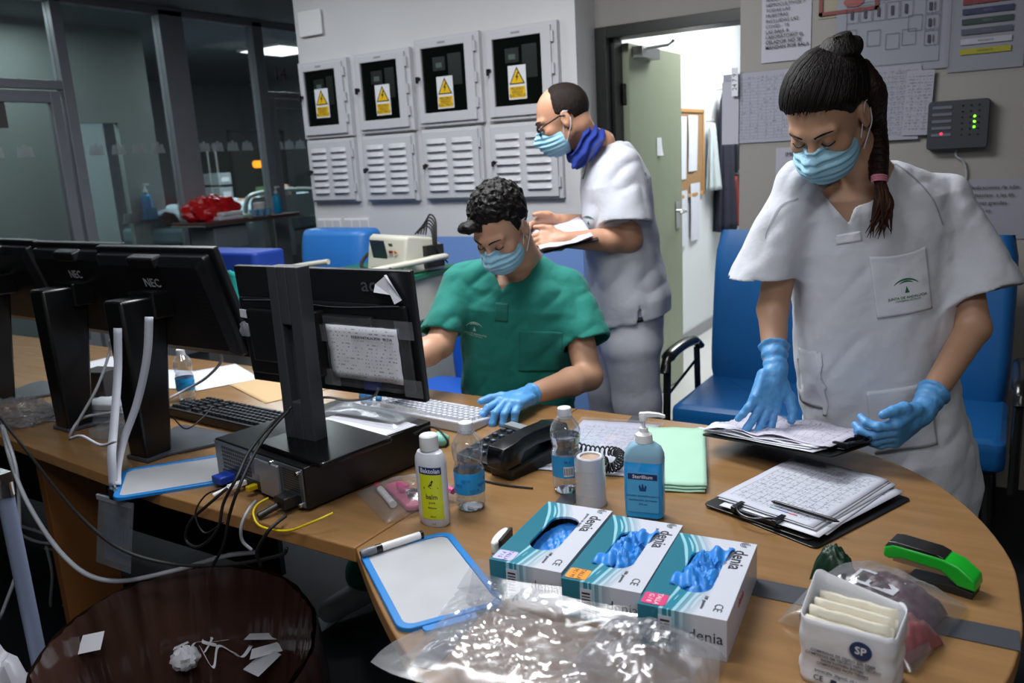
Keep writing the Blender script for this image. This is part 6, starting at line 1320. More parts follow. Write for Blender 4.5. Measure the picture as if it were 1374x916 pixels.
    sdf_obj('trousers', trous, lo, hi, .0055, whitec, b, org, 1)
    for l in (lr, ll):
        lo, hi = bb([l[2], l[2]+toe*.2], .08); lo[2] = -.01; hi[2] = .2
        sdf_obj('shoe', lambda P: np.maximum(chain(P, [l[2]+Vector((0, 0, -.045)), l[2]+toe*.16+Vector((0, 0, -.055))], [.045, .037]), .001-P[:, 2]), lo, hi, .006, WHITE, b, org)
    # mask
    mk = sdf_obj('face_mask', mask_sdf(H), *bb([H.w((0, .05, -.07))], .12), .0019, maskm, b, org, 1); loops(H, mk, org, -1); loops(H, mk, org, 1)
    brow(H, b, org, brownhair, yo=.0035, thick=.004)
    # hair: smooth cap pulled back, bun, braid
    bun = H.w((-.03, -.07, .105)); 
    def hair(P):
        Q = H.loc(P); x, y, z = Q.T; d = elld(Q, (0, -.02, .035), (.087, .11, .094)); d = smin(d, elld(Q, (0, -.06, .0), (.07, .055, .07)), .03)
        d = d+.0022*(rid(vn(Q, 90, 14, 90))-.5)+.003*(vn(Q, 26)-.5)
        hl = np.interp(y, [-.09, -.035, -.01, .02, .05, .085], [-.075, -.055, .012, .02, .045, .062])-3.2*x*x*(y > .02)+.006*(y > .02)
        hl = hl+.012*(vn(Q, 55)-.5)+.005*(vn(Q, 160)-.5); d = d+.011*np.clip(1-(z-hl)/.03, 0, 1); d = smax(d, hl-z, .003)
        bd = elld(Q, (-.03, -.072, .1), (.044, .042, .034)); bd = bd+.003*np.sin(np.arctan2(Q[:, 1]+.072, x+.03)*2+z*200+vn(Q, 30)*4); return smin(d, bd, .008)*H.s
    hr = sdf_obj('hair', hair, *bb([H.w((0, 0, .03)), bun], .13), .0026, brownhair, b, org)
    mb = MB(); random.seed(3); bd_ = Vector((-.3, -.62, .72)).normalized(); rad = Vector((.0885, .1115, .0955)); ce = Vector((0, -.02, .035))
    for k in range(330):
        ph = R(random.uniform(-118, 118)); y0 = .09*cos(ph); z0 = float(np.interp(y0, [-.09, -.035, -.01, .02, .05, .085], [-.02, .0, .022, .028, .052, .066]))+random.uniform(0, .02)
        s0 = Vector((sin(ph)*.98, cos(ph)*1.0, (z0-.035)/.0955)).normalized(); pts = []
        for q in range(9):
            u = q/8*.93; v_ = s0.lerp(bd_, u).normalized(); v_ = (v_+Vector((random.uniform(-.006, .006), 0, .05*sin(pi*u)*0))).normalized()
            pts.append(H.w((ce.x+v_.x*rad.x, ce.y+v_.y*rad.y, ce.z+v_.z*rad.z))-org)
        mb.tube(pts, [.0006]+[.0017]*7+[.001], 4)
    obj('hair_strands', mb, brownhair, hr, smooth=True, ang=180)
    bp = spline([H.w((-.055, -.075, .05)), H.w((-.088, -.05, -.0)), PD(1176, 168, 1.93), PD(1180, 200, 1.9), PD(1180, 240, 1.87)], 8)
    mb = MB()
    def strand(ph):
        pts = []; n = 90
        for k in range(n):
            u = k/(n-1)*(len(bp)-1.001); i = int(u); p = bp[i].lerp(bp[i+1], u-i); tg = (bp[i+1]-bp[i]).normalized(); sd = tg.cross(Ddir).normalized(); a = u*1.15+ph
            am = .0145*(1-.3*k/n); pts.append(p+sd*am*sin(a)*1.1-Ddir*(am*.6*cos(2*a)))
        return pts
    for k in range(3): mb.tube([p-org for p in strand(k*2*pi/3)], [.0165*(1-.3*i/90) for i in range(90)], 10)
    obj('braid', mb, braidm, hr, smooth=True, ang=180)
    mb = MB(); random.seed(5); e0 = PD(1180, 240, 1.865)
    for k in range(34):
        a = k*2.4; rr0 = .009*random.random()**.5; p0 = e0+Vector((rr0*cos(a), rr0*sin(a), 0)); p1 = PD(1184+random.uniform(-9, 13), 275, 1.845)+Vector((0, 0, 0))-Ddir*random.uniform(-.008, .014); p2 = PD(1176+random.uniform(-15, 22), 303+random.uniform(-8, 18), 1.85)
        mb.tube([q-org for q in spline([p0, p1, p2], 7)], [.0042, .005, .0055, .0055, .005, .0048, .0045, .004, .0038, .0034, .003, .0025, .002, .0013, .0006], 5)
    obj('braid_tail', mb, hairm('braid tail hair', '#140b08', '#4a2c1a', (300, 300, 25)), hr, smooth=True, ang=180)
    pk = mat('pink band', '#d98aa0', .6); tb_ = MB()
    for k in range(3): tb_.tube([PD(1180+10.2*cos(a*pi/8), 237+3*k+2.5*sin(a*pi/8), 1.865+.018*sin(a*pi/8))-org for a in range(17)], .0026, 6)
    obj('hair_tie', tb_, pk, hr, smooth=True)['label'] = 'pink hair tie'
    # tunic details
    dx, dy = -Sv, Av
    po = PD(1213, 384, 1.85); A_ = {'parent': tu, 'org': org}
    decal('breast_pocket', tu, MB().grid(24, 24, lambda a, b: (-.062+.124*a, (-.07+.14*b+.008*(2*a-1)**2*b-.0*a) if not b < .01 else -.07, .0012+.0035*(b > .93)*0+.0025*b*sin(pi*a))), cloth('pocket cotton', '#cdd0d8'), po, dx, dy, th=.0022, smooth=True, ang=180, **A_)
    gm_ = mat('emblem green', '#0c5a34', .6)
    decal('emblem', tu, emblem(1.05), gm_, PD(1219, 387, 1.85), dx, dy, off=.0055, **A_)
    decal('hip_pocket', tu, gridpoly(-.075, .07, -.08, .075, 20, 16), cloth('pocket cotton 2', '#cdd0d8'), PD(1212, 560, 1.86), dx, dy, off=.002, th=.002, smooth=True, ang=180, **A_)
    decal('hip_pocket', tu, gridpoly(-.04, .045, -.09, .06, 16, 16), MATS.get('x') or cloth('pocket cotton 3', '#cdd0d8'), PD(1082, 520, 1.86), dx, dy, off=.002, th=.002, smooth=True, ang=180, **A_)
    decal('neck_tab', tu, gridpoly(-.028, .028, -.011, .011, 10, 4), cloth('tab cotton', '#d8dae2'), PD(1143, 322, 1.87), dx, dy, off=.002, th=.0015, smooth=True, **A_)
    def seam(p, name='seam'):
        l = spline([PD(*q) for q in p], 8); o0 = l[0]; mb = MB(); vs = []
        for i, q in enumerate(l):
            r = q-o0; tg = (l[min(i+1, len(l)-1)]-l[max(i-1, 0)]).normalized(); x, y = r.dot(dx), r.dot(dy); nx, ny = -tg.dot(dy)*.0018, tg.dot(dx)*.0018
            vs += [(x-nx, y-ny, 0), (x+nx, y+ny, 0)]
        mb.add(vs, [(2*k, 2*k+1, 2*k+3, 2*k+2) for k in range(len(l)-1)]); decal(name, tu, mb, mat('seam shade', '#9b9ea8', .8), o0, dx, dy, off=.0016, **A_)
    seam([(1074, 268, 1.9), (1050, 280, 1.9), (1033, 312, 1.9), (1028, 322, 1.92)]); seam([(1200, 215, 1.92), (1232, 240, 1.9), (1252, 270, 1.9), (1262, 300, 1.9)])
    # gloved hands
    Hl = Hand(wr_l, PD(1172, 603, 1.665)-wr_l, camv(.35, -.85, -.35), side=1, curl=((.5, .8, .6), (.5, .8, .6), (.5, .75, .6), (.5, .7, .6)), thumb=((.7, .75, -.1), (.25, .95, -.2), (.05, 1, -.25)), sc=.98, fat=.001)
    Hr = Hand(wr_r, PD(1020, 563, 1.80)-wr_r, camv(.3, -.85, .4), side=-1, curl=((.15, .2, .2), (.2, .25, .2), (.25, .25, .2), (.3, .3, .2)), spread=(.16, .04, -.06, -.16), thumb=((.85, .5, .1), (.5, .85, .1), (.2, .95, .0)), sc=.96, fat=.001)
    glove('glove', Hl, el_l, b, org)['label'] = 'blue glove on the hand gripping the clip end of the clipboard'; glove('glove', Hr, el_r, b, org)['label'] = 'blue glove on the hand resting on the papers'
    return H
HN = nurse()
# the clipboard she holds
L_, B_, R_ = PD(944, 587, 1.83), PD(1100, 614, 1.60), PD(1180, 588, 1.755)
X_ = (R_-B_).normalized(); Y_ = (L_-B_); Y_ = (Y_-X_*Y_.dot(X_)).normalized(); Z_ = X_.cross(Y_)
if Z_.z < 0: Z_ = -Z_
ctr = (L_+R_)/2
X2 = Y_.cross(Z_)
hm = Matrix((X2, Y_, Z_)).transposed().to_4x4(); hm.translation = ctr
hcb = clipboard((0, 0, 0), 0, 'black clipboard with loose papers held above the table by the woman in white', w=.225, h=.335)
hcb.matrix_world = hm
fmh = printed('held form', .2, .28, '#c6c3d2', ink='#4a4c5c', grid=(.06, .02), pitch=.009, wordf=120, dens=.42)
for k in range(5):
    o = obj('held_paper', MB().grid(16, 16, lambda a, b: ((a-.5)*.205, (b-.5)*.3, .004+.0018*k+(.006+.003*k)*abs(wob(a*.9+k, b*.9))*(.3+b)*(1 if k else .4))), fmh if k > 2 else PAPER, None, th=.0005, smooth=True)
    o.matrix_world = hm @ TM((.004*k-.008, .012+.006*((k*3) % 4), .0035), (0, 0, R(-4+2.3*k)))
    tag(o, ['lowest paper on the held clipboard', 'second paper from the bottom on the held clipboard', 'middle paper on the held clipboard', 'paper just below the top one on the held clipboard', 'top printed paper on the held clipboard'][k], 'paper', 'papers on the held clipboard')
# ================================================================== THE TWO MEN
darkhair = hairm('black curly hair', '#040303', '#120c09', (120, 120, 120)); shorth = hairm('short brown hair', '#0c0706', '#24170f', (500, 500, 500))
def arm(P, a, b, c, r=(.05, .043, .027)):
    fl = b+(c-b)*.3; return chain(P, [a, b, fl, c], [r[0], r[1], r[1]*1.02, r[2]], .014)
def seated():
    H = Head(PD(671, 303, 2.46), camv(-.42, -.68, -.60), sc=1.0)
    sh_r, el_r, wr_r = PD(618, 378, 2.62), PD(590, 462, 2.5), PD(535, 495, 2.33)
    sh_l, el_l, wr_l = PD(762, 384, 2.62), PD(790, 505, 2.47), PD(706, 531, 2.26)
    nb_ = PD(700, 352, 2.63); S = camv(-.99, .1, 0); org = PD(695, 600, 2.7); org = Vector((org.x, org.y, 0))
    hip = Vector((org.x, org.y, .56))
    st = [(hip, .17, .12), (PD(697, 500, 2.67), .165, .115), (PD(693, 440, 2.64), .175, .115), (PD(692, 400, 2.63), .18, .11), (PD(694, 374, 2.63), .15, .09), (PD(697, 356, 2.63), .08, .06)]
    T = Torso(st, S); Sv = Vector(tuple(T.S)); Fv = Vector((T.F[0], T.F[1], 0)).normalized(); Av = Vector(tuple(T.A))
    kn_r = hip+Sv*.17+Fv*.42+Vector((0, 0, -.02)); kn_l = hip-Sv*.13+Fv*.42+Vector((0, 0, -.02)); shoe = PZ(470, 802, .06)
    an_r = Vector((shoe.x, shoe.y, .1))+Vector((.02, .06, 0)); an_l = kn_l+Vector((0, .05, 0)); an_l.z = .09
    skn = skin('seated man skin', '#c79d83', '#b78a6e'); Hl = Hand(wr_l, PD(655, 552, 2.1)-wr_l, camv(.1, .1, 1), side=1, curl=((.25, .45, .3), (.45, .7, .4), (.5, .75, .5), (.55, .8, .5)), spread=(.3, .08, -.05, -.15), thumb=((.95, .35, .0), (.75, .7, -.1), (.6, .85, -.2)), sc=1.05, fat=.001)
    Hr = Hand(wr_r, PD(492, 512, 2.2)-wr_r, camv(-.1, .2, 1), side=-1, curl=((.3, .5, .3),)*4, sc=1.05, fat=.001)
    def body(P):
        Q = H.loc(P); d = H.face(Q)*H.s; d = smin(d, chain(P, [H.w((0, -.035, -.045)), PD(695, 340, 2.57), nb_], [.057, .06, .07]), .02); d = smin(d, T.d(P, -.008), .03)
        d = smin(d, arm(P, sh_r, el_r, wr_r), .02); d = smin(d, arm(P, sh_l, el_l, wr_l), .02)
        for h, k, a in ((hip+Sv*.09, kn_r, an_r), (hip-Sv*.09, kn_l, an_l)): d = smin(d, chain(P, [h, k, a], [.085, .06, .04], .02), .03)
        return d
    lo, hi = bb([H.w((0, 0, .12)), sh_r, sh_l, el_l, el_r, wr_l, wr_r, an_r, an_l, kn_l, H.w((0, .1, 0))], .09); lo[2] = .03
    b = sdf_obj('person', body, lo, hi, .0036, skn, None, org); tag(b, 'seated man in green scrubs and face mask typing at the desk', 'person')
    gm_ = cloth('green scrubs', '#0a7468', .0014, .1)
    apex = PD(671, 398, 2.47); hol = PD(690, 352, 2.56)
    st2 = [(hip+Vector((0, 0, -.05)), .2, .15), (PD(697, 520, 2.67), .2, .15), (PD(694, 460, 2.65), .19, .14), (PD(692, 405, 2.63), .2, .13), (PD(694, 378, 2.63), .17, .11), (PD(697, 360, 2.63), .11, .085), (PD(699, 346, 2.63), .07, .06)]
    T2 = Torso(st2, S, 2.5); outr = (sh_r-sh_l).normalized(); er, el_ = PD(592, 448, 2.53), PD(788, 462, 2.52); axr, axl = (er-sh_r).normalized(), (el_-sh_l).normalized()
    def top(P):
        dt = d = T2.d(P, 0, 0, 0, .02); s1 = chain(P, [sh_r, er+axr*.03], [.06, .073]); s2 = chain(P, [sh_l, el_+axl*.03], [.066, .088]); t1 = (P-V3(er))@V3((axr-outr*.2).normalized()); t2 = (P-V3(el_))@V3((axl+outr*.05).normalized()); w = .013*(rid(vn(P, 10, 10, 4, 2))-.5)+.01*(rid(vn(P@np.array([[.7, 0, .7], [0, 1, 0], [-.7, 0, .7]], dtype=f32), 20, 14, 8, 9))-.5)+.003*(vn(P, 45)-.5); d, h1 = sleeve(d, dt, s1, t1, .04, w); d, h2 = sleeve(d, dt, s2, t2, .04, w)
        d = smin(d, chain(P, [sh_r, nb_+Vector((0, 0, -.012)), sh_l], [.05, .06, .05]), .03)
        q = P-V3(apex); x, z, y = q@T2.S, q@T2.A, q@T2.F; cut = np.maximum(np.abs(x)*.85-z*.5, -.1-y); cut = smin(cut, chain(P, [hol+Vector((0, 0, .1)), hol, hol-Av*.02], [.066, .06, .04]), .02)
        d = d+w-.0025*np.clip(1-np.abs(cut-.014)/.014, 0, 1)**.5; d = np.maximum(d, -(d+.0105)); d = np.maximum(d, -cut)
        d = np.maximum(d, -h1); return np.maximum(d, -h2)
    lo, hi = bb([st2[0][0], er, el_, nb_], .16); hi[2] = nb_.z+.12
    tu = sdf_obj('scrub_top', top, lo, hi, .0045, gm_, b, org, 2)
    def tr(P):
        d = T.d(P, .02, .06)
        for h, k, a in ((hip+Sv*.09, kn_r, an_r), (hip-Sv*.09, kn_l, an_l)): d = smin(d, chain(P, [h, k, a+Vector((0, 0, .03))], [.1, .085, .07], .03), .03)
        d = d+.01*(rid(vn(P, 14))-.5); return np.maximum(d, P[:, 2]-hip.z-.05)
    lo, hi = bb([hip, kn_r, kn_l, an_r, an_l], .16); lo[2] = .05; hi[2] = hip.z+.1
    sdf_obj('scrub_trousers', tr, lo, hi, .007, gm_, b, org, 1)
    for a, dr in ((an_r, (shoe-an_r)), (an_l, Fv*.16)):
        dr = Vector((dr.x, dr.y, 0)).normalized(); lo, hi = bb([a, a+dr*.16], .09); lo[2] = -.01; hi[2] = .2
        sdf_obj('shoe', lambda P: np.maximum(chain(P, [a+Vector((0, 0, -.03))-dr*.03, a+Vector((0, 0, -.055))+dr*.14], [.05, .038], .02), .001-P[:, 2]), lo, hi, .006, mat('grey shoe', '#b4bac2', .6), b, org)
    mk = sdf_obj('face_mask', mask_sdf(H), *bb([H.w((0, .05, -.07))], .12), .0021, maskm, b, org, 1); loops(H, mk, org, -1); loops(H, mk, org, 1); brow(H, b, org, darkhair, yo=.003, thick=.0046)
    def hair(P):
        Q = H.loc(P); x, y, z = Q.T; d = elld(Q, (0, -.018, .038), (.083, .102, .094)); d = d+.004*np.sin(x*150+5*vn(Q, 45))*np.sin(y*130+5*vn(Q, 42, off=3))*np.clip((z+.02)*20, 0, 1)-.008*(rid(vn(Q, 75))-.5)*np.clip((z)*14, 0, 1)-.004*(rid(vn(Q, 150, off=7))-.5)
        hl = np.interp(y, [-.1, -.05, -.03, -.005, .012, .03, .06, .09], [-.07, -.06, -.03, .012, -.048, .045, .064, .07])-.03*(x > 0)*(y > .03)+.012*(vn(Q, 50)-.5)
        d = d+.008*np.clip(1-(z-hl)/.02, 0, 1); d = smax(d, hl-z, .004); c = elld(Q, (.045, .085, .07), (.03, .022, .018)); return smin(d, c+.006*(vn(Q, 90)-.5), .012)*H.s
    sdf_obj('hair', hair, *bb([H.w((0, 0, .03))], .15), .0028, darkhair, b, org)
    glove('glove', Hl, el_l, b, org, .0028, cuff=.03, rc=.031)['label'] = 'blue glove on the hand resting on the white keyboard'
    glove('glove', Hr, el_r, b, org, .003, cuff=.04, rc=.033)
    dx, dy = -Sv, Av; A_ = {'parent': tu, 'org': org}; wm = mat('emblem white', '#a9c9bd', .6)
    decal('emblem', tu, emblem(1.0), wm, PD(634, 446, 2.5), dx, dy, off=.0025, **A_)
    decal('breast_pocket', tu, gridpoly(-.075, .06, -.07, .065, 18, 18), cloth('green pocket', '#0a6c61', .001), PD(728, 472, 2.5), dx, dy, off=.0022, th=.002, smooth=True, ang=180, **A_)
    decal('neck_tab', tu, gridpoly(-.02, .022, -.045, .012, 8, 8), cloth('green tab', '#096258', .001), PD(672, 414, 2.5), dx, dy, off=.002, th=.0015, smooth=True, **A_)
seated()
def standing():
    H = Head(PD(754, 158, 3.17), camv(-.9, .02, -.36), sc=1.02)
    sh, el, wr = PD(835, 222, 3.1), PD(845, 322, 3.08), PD(758, 322, 3.02); shf, elf, wrf = PD(822, 228, 3.38), PD(815, 305, 3.4), PD(752, 297, 3.22)
    nb_ = PD(808, 192, 3.22); F0 = camv(-1, .08, 0); S = F0.cross(Vector((0, 0, 1))); D0 = 3.24
    org = PD(838, 560, D0); org = Vector((org.x, org.y, 0)); hip = PD(845, 440, D0)
    st = [(PD(846, 450, D0), .16, .115), (PD(846, 405, D0), .165, .125), (PD(838, 350, D0), .165, .125), (PD(828, 290, D0), .18, .125), (PD(824, 240, D0), .19, .115), (PD(818, 217, D0), .13, .07), (PD(812, 204, D0), .07, .045)]
    T = Torso(st, S); Sv, Av, Fv = (Vector(tuple(v)) for v in (T.S, T.A, T.F)); Fh = Vector((Fv.x, Fv.y, 0)).normalized()
    legs = []
    for s_ in (-1, 1):
        h = hip+Sv*.09*s_+Vector((0, 0, -.06)); k = Vector((h.x, h.y, .48))+Fh*(.05*s_+.03); a = Vector((h.x, h.y, .09))+Fh*(.06*s_); legs.append((h, k, a))
    Hn = Hand(wr, camv(-1, -.05, -.0), camv(.1, -.75, .5), side=1, curl=((.5, .6, .4), (.55, .65, .4), (.6, .7, .4), (.6, .7, .5)), thumb=((.7, .7, .2), (.2, .95, .1), (.1, 1, -.1)), sc=1.0)
    Hf = Hand(wrf, camv(-1, -.1, -.05), camv(0, .5, .6), side=-1, curl=((.5, .6, .4),)*4, thumb=((.7, .7, .2), (.2, .95, .1), (.1, 1, -.1)), sc=1.0)
    skn = skin('standing man skin', '#c4957a', '#b38266')
    def body(P):
        Q = H.loc(P); d = H.face(Q)*H.s; d = smin(d, chain(P, [H.w((0, -.04, -.045)), PD(785, 187, 3.2), nb_], [.058, .056, .05]), .02); d = smin(d, T.d(P, -.012), .03)
        d = smin(d, arm(P, sh, el, wr, (.05, .047, .029)), .02); d = smin(d, arm(P, shf, elf, wrf, (.05, .045, .029)), .02); d = smin(smin(d, Hn.d(P), .012), Hf.d(P), .012)
        for h, k, a in legs: d = smin(d, chain(P, [h, k, a], [.085, .058, .04], .02), .03)
        return d
    lo, hi = bb([H.w((0, 0, .12)), sh, shf, el, wr, wrf, nb_, H.w((0, .1, 0)), legs[0][2], legs[1][2]]+Hn.pts(), .09); lo[2] = .03
    b = sdf_obj('person', body, lo, hi, .0040, skn, None, org); tag(b, 'standing man in white tunic, glasses and blue neck gaiter, in profile reading a paper', 'person')
    wc2 = cloth('white scrub cotton', '#c3c6cf'); gc2 = cloth('grey white trousers', '#a9abb4', var=.06)
    st2 = [(PD(848, 428, D0), .19, .165), (PD(846, 398, D0), .195, .168), (PD(838, 350, D0), .19, .15), (PD(828, 290, D0), .195, .143), (PD(824, 245, D0), .2, .135), (PD(819, 215, D0), .15, .11), (PD(812, 193, D0), .085, .085)]
    T2 = Torso(st2, S, 2.4); el2 = PD(842, 300, 3.06); ax = (el2-sh).normalized(); ef = PD(815, 285, 3.42); hol = PD(790, 183, 3.2)
    def top(P):
        dt = d = T2.d(P, 0, 0, 0, .02); s1 = chain(P, [sh, el2+ax*.03], [.078, .105]); s2 = chain(P, [shf, ef], [.07, .085]); t1 = (P-V3(el2))@V3((ax+Fh*.12).normalized()); w = .013*(rid(vn(P, 9, 9, 3, 4))-.5)+.01*(rid(vn(P@np.array([[.7, 0, .7], [0, 1, 0], [-.7, 0, .7]], dtype=f32), 16, 14, 8, 12))-.5); d, h1 = sleeve(d, dt, s1, t1, .035, w+.001); d = smin(d, s2, .04)
        cut = chain(P, [hol+(hol-nb_)*1.2+Vector((0, 0, .05)), hol, nb_-Av*.0], [.07, .058, .03])
        d = d+w; d = np.maximum(d, -(d+.0115)); d = np.maximum(d, -cut); d = np.maximum(d, -h1); t, xx, yy = T2.lc(P)
        d = np.maximum(d, (.01+.06*np.clip(yy*-1+.02, 0, .2)*2-.0*xx)-t); slit = np.maximum(np.abs(yy+.02-.0)-(.055-t*.6)*.28, t-.095); return np.maximum(d, -np.where(xx < 0, slit, 1))
    lo, hi = bb([st2[0][0], el2, ef, nb_], .2); hi[2] = nb_.z+.1
    tu = sdf_obj('tunic', top, lo, hi, .0052, wc2, b, org, 2)
    def tr(P):
        d = T.d(P, .016, .05)
        for h, k, a in legs: d = smin(d, chain(P, [h, k, a+Vector((0, 0, .0))], [.115, .095, .085], .03), .03)
        d = d+.016*(rid(vn(P, 9, 9, 4, 6))-.5); return np.maximum(np.maximum(d, P[:, 2]-PD(846, 395, D0).z), .03-P[:, 2])
    lo, hi = bb([legs[0][0], legs[0][2], legs[1][2]], .2); lo[2] = .02; hi[2] = PD(846, 395, D0).z+.01
    sdf_obj('trousers', tr, lo, hi, .007, gc2, b, org, 1)
    obj('belt_top', MB().tube([PD(846+0, 418, D0)+Sv*.172*cos(a*pi/12)+Fv*.128*sin(a*pi/12)-org for a in range(25)], .012, 8), mat('navy undershirt', '#0d0f1c', .7), b, smooth=True)
    for h, k, a in legs:
        lo, hi = bb([a, a+Fh*.2], .1); lo[2] = -.01; hi[2] = .2
        sdf_obj('shoe', lambda P: np.maximum(chain(P, [a+Vector((0, 0, -.035))-Fh*.03, a+Vector((0, 0, -.05))+Fh*.16], [.05, .038], .02), .001-P[:, 2]), lo, hi, .007, WHITE, b, org)
    mk = sdf_obj('face_mask', mask_sdf(H), *bb([H.w((0, .05, -.07))], .12), .0023, maskm, b, org, 1); loops(H, mk, org, -1); loops(H, mk, org, 1); brow(H, b, org, shorth, yo=.003, thick=.004)
    def hair(P):
        Q = H.loc(P); x, y, z = Q.T; d = elld(Q, (0, -.016, .031), (.0775, .099, .088)); d = d+.0018*(vn(Q, 240)-.5)
        fr = y-np.interp(z, [-.07, -.03, .0, .02, .05, .1, .13], [-.05, -.035, .0, .028, .022, .012, .0])-.006*(vn(Q, 70)-.5); fr = np.where(np.abs(x) < .055, np.maximum(fr, -.0+y-.012), fr)
        hb = -.07-z+.0*y; hb = np.where((y > -.035), np.maximum(hb, -.002-z+.4*(y < -.012)*0), hb)
        d = d+.004*np.clip(1+fr/.014, 0, 1); return np.maximum(np.maximum(d, fr), hb)*H.s
    sdf_obj('hair', hair, *bb([H.w((0, 0, .03))], .15), .0025, shorth, b, org)
    # glasses
    gl = MB(); off = lambda l: [H.w(p)-org for p in l]
    for x in (-1, 1): gl.tube(off([(x*.033+.024*cos(a*pi/8)*1.0, .1-.012*abs(cos(a*pi/8)+.3*x)*0-.25*abs(x*.033+.024*cos(a*pi/8))**1.4, -.012+.017*sin(a*pi/8)) for a in range(17)]), .003, 6).tube(off([(x*.056, .092, -.004), (x*.074, .07, .0), (x*.08, .01, .008), (x*.081, -.012, .0)]), .0028, 6)
    gl.tube(off([(-.01, .1, -.006), (0, .103, -.004), (.01, .1, -.006)]), .002, 6); gz = obj('glasses', gl, BLK, b, smooth=True)
    def gait(P):
        d = chain(P, [PD(776, 190, 3.18), PD(790, 199, 3.19), PD(800, 208, 3.2)], [.074, .08, .083], .02); a = V3((PD(800, 208, 3.2)-PD(776, 190, 3.18)).normalized()); t = (P-V3(PD(776, 190, 3.18)))@a
        d = smin(d, chain(P, [PD(778, 208, 3.13), PD(772, 222, 3.12)], [.035, .012]), .03)
        d = d+.0055*np.sin(t*190+3*vn(P, 22)); d = np.maximum(d, -(d+.009)); return np.maximum(np.maximum(d, -t-.018+.25*((P-V3(PD(776, 190, 3.18)))@V3(Fv))), t-.06)
    sdf_obj('neck_gaiter', gait, *bb([PD(776, 190, 3.18), PD(800, 208, 3.2), PD(772, 222, 3.12)], .13), .0032, mat('royal blue knit', '#122f86', .85, var=.1, vs=20, bump=.001, bs=400), b, org, 1)
    A_ = {'parent': tu, 'org': org}; gm_ = mat('emblem green', '#0c5a34', .6); n = camv(-.2, -1, 0)
    decal('emblem', tu, emblem(.95, False), gm_, PD(788, 299, 3.05), camv(1, -.15, 0), Vector((0, 0, 1)), off=.003, **A_)
    decal('back_emblem', tu, emblem(1.2, False), mat('emblem dark green', '#24503f', .6), PD(865, 240, 3.12), camv(.3, .9, 0), Vector((0, 0, 1)), off=.003, **A_)
    ng = MB().tube([p-org for p in spline([PD(812, 186, 3.1), PD(800, 196, 3.08), PD(790, 214, 3.07), PD(782, 240, 3.08)], 6)], .003, 5); obj('lanyard', ng, mat('lanyard', '#2a2118', .6), b, smooth=True)
    # paper he holds
    o = obj('held_sheet', MB().grid(12, 12, lambda a, c: ((a-.5)*.2, (c-.5)*.29, .006*wob(a, c))), mat('held white sheet', '#c4c3d2', .6), None, smooth=True, th=.0006, loc=PD(752, 311, 3.1), rot=(R(12), R(-10), R(35))); tag(o, 'white sheet of paper held in both hands by the standing man', 'paper')
    o = obj('held_folder', MB().prism(rrect(.21, .3, .01), -.004, 0), mat('dark folder', '#1b1e26', .5), None, loc=PD(757, 314, 3.12), rot=(R(12), R(-10), R(35))); tag(o, 'thin dark folder under the sheet held by the standing man', 'folder')
standing()

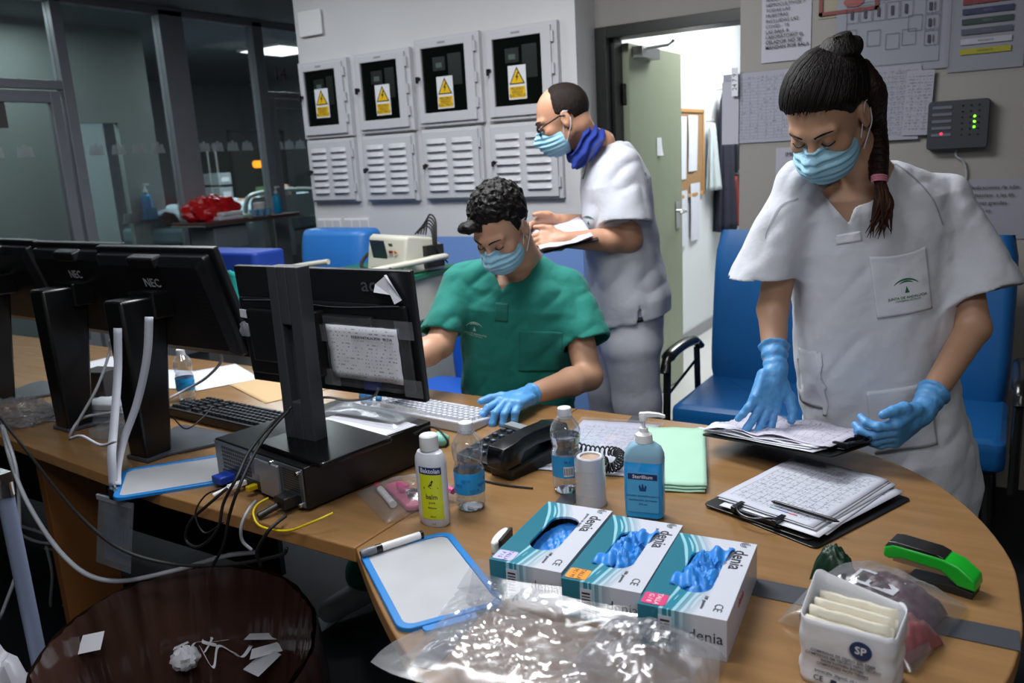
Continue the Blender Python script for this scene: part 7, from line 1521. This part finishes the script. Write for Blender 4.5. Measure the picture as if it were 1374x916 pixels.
def patient():
    c = Vector((-6.9, 6.52, 1.2)); H = Head(c, Vector((.35, -.35, .85)), Vector((.1, .95, .2)))
    def body(P): Q = H.loc(P); d = H.face(Q); d = smin(d, chain(P, [H.w((0, -.03, -.05)), (-6.9, 6.3, 1.08), (-6.9, 5.9, 1.06)], [.055, .1, .12], .03), .03); return smin(d, chain(P, [(-6.9, 5.9, 1.06), (-6.9, 5.0, 1.03)], [.11, .05]), .03)
    org = Vector((-6.9, 6.0, .98)); b = sdf_obj('person', body, *bb([c, (-6.9, 5.0, 1.0), (-6.9, 6.6, 1.2)], .2), .008, skin('patient skin', '#8a6a58'), None, org); tag(b, 'patient lying in the ward bed behind the glass, only the dark-haired head showing', 'person')
    sdf_obj('hair', lambda P: np.maximum(elld(H.loc(P), (0, -.02, .035), (.083, .105, .094)), .03-H.loc(P)[:, 2]-.4*np.minimum(0, H.loc(P)[:, 1])*-1), *bb([c], .16), .006, darkhair, b, org)
patient()
# ================================================================== LIGHT
def area(name, loc, sx, sy, power, col=(1, 1, 1), rot=(0, 0, 0)):
    l = bpy.data.lights.new(name, 'AREA'); l.shape = 'RECTANGLE'; l.size = sx; l.size_y = sy; l.energy = power; l.color = col
    o = bpy.data.objects.new(name, l); COL.objects.link(o); o.location = loc; o.rotation_euler = rot; return o
area('ceiling_or_fill_light', (-1.6, 2.1, ZC-.02), 1.2, .6, 74, (.97, .985, 1))
area('ceiling_or_fill_light', (-1.1, .7, ZC-.02), 1.0, .5, 24, (.95, .97, 1))  # added fill over the near desk, no fixture of the room
area('ceiling_or_fill_light', (.5, -.5, ZC-.02), 1.2, .6, 34, (.97, .985, 1))  # added frontal fill behind the camera, brightens faces turned towards it
area('ceiling_or_fill_light', (-3.6, 2.6, ZC-.02), 1.2, .6, 24, (.9, .95, 1))
area('corridor_panel', (-1.35, 6.1, ZC-.07), .6, 1.8, 60, (.97, 1, 1))
area('corridor_panel', (-1.2, 4.9, ZC-.07), .6, .6, 20, (.97, 1, 1))
area('ward_panel', (-6.7, 6.2, ZC-.04), .8, .8, 95, (.9, .97, 1))
area('ward_panel', (-7.6, 4.1, ZC-.04), .6, .6, 70, (.9, 1, 1))
area('ward_panel', (-6.4, 3.2, ZC-.04), .4, 1.6, 30, (.9, 1, 1))
w = bpy.data.worlds.new('world'); SC.world = w; w.use_nodes = True; w.node_tree.nodes['Background'].inputs[0].default_value = (.5, .6, .75, 1); w.node_tree.nodes['Background'].inputs[1].default_value = .12
SC.view_settings.view_transform = 'Standard'; SC.view_settings.look = 'None'; SC.view_settings.exposure = -.2; SC.view_settings.gamma = 1
try: SC.view_settings.use_curve_mapping = False
except Exception: pass
SC.cycles.max_bounces = 8; SC.cycles.transparent_max_bounces = 16; SC.cycles.use_denoising = True
SC.cycles.caustics_reflective = False; SC.cycles.caustics_refractive = False; SC.cycles.sample_clamp_indirect = 4
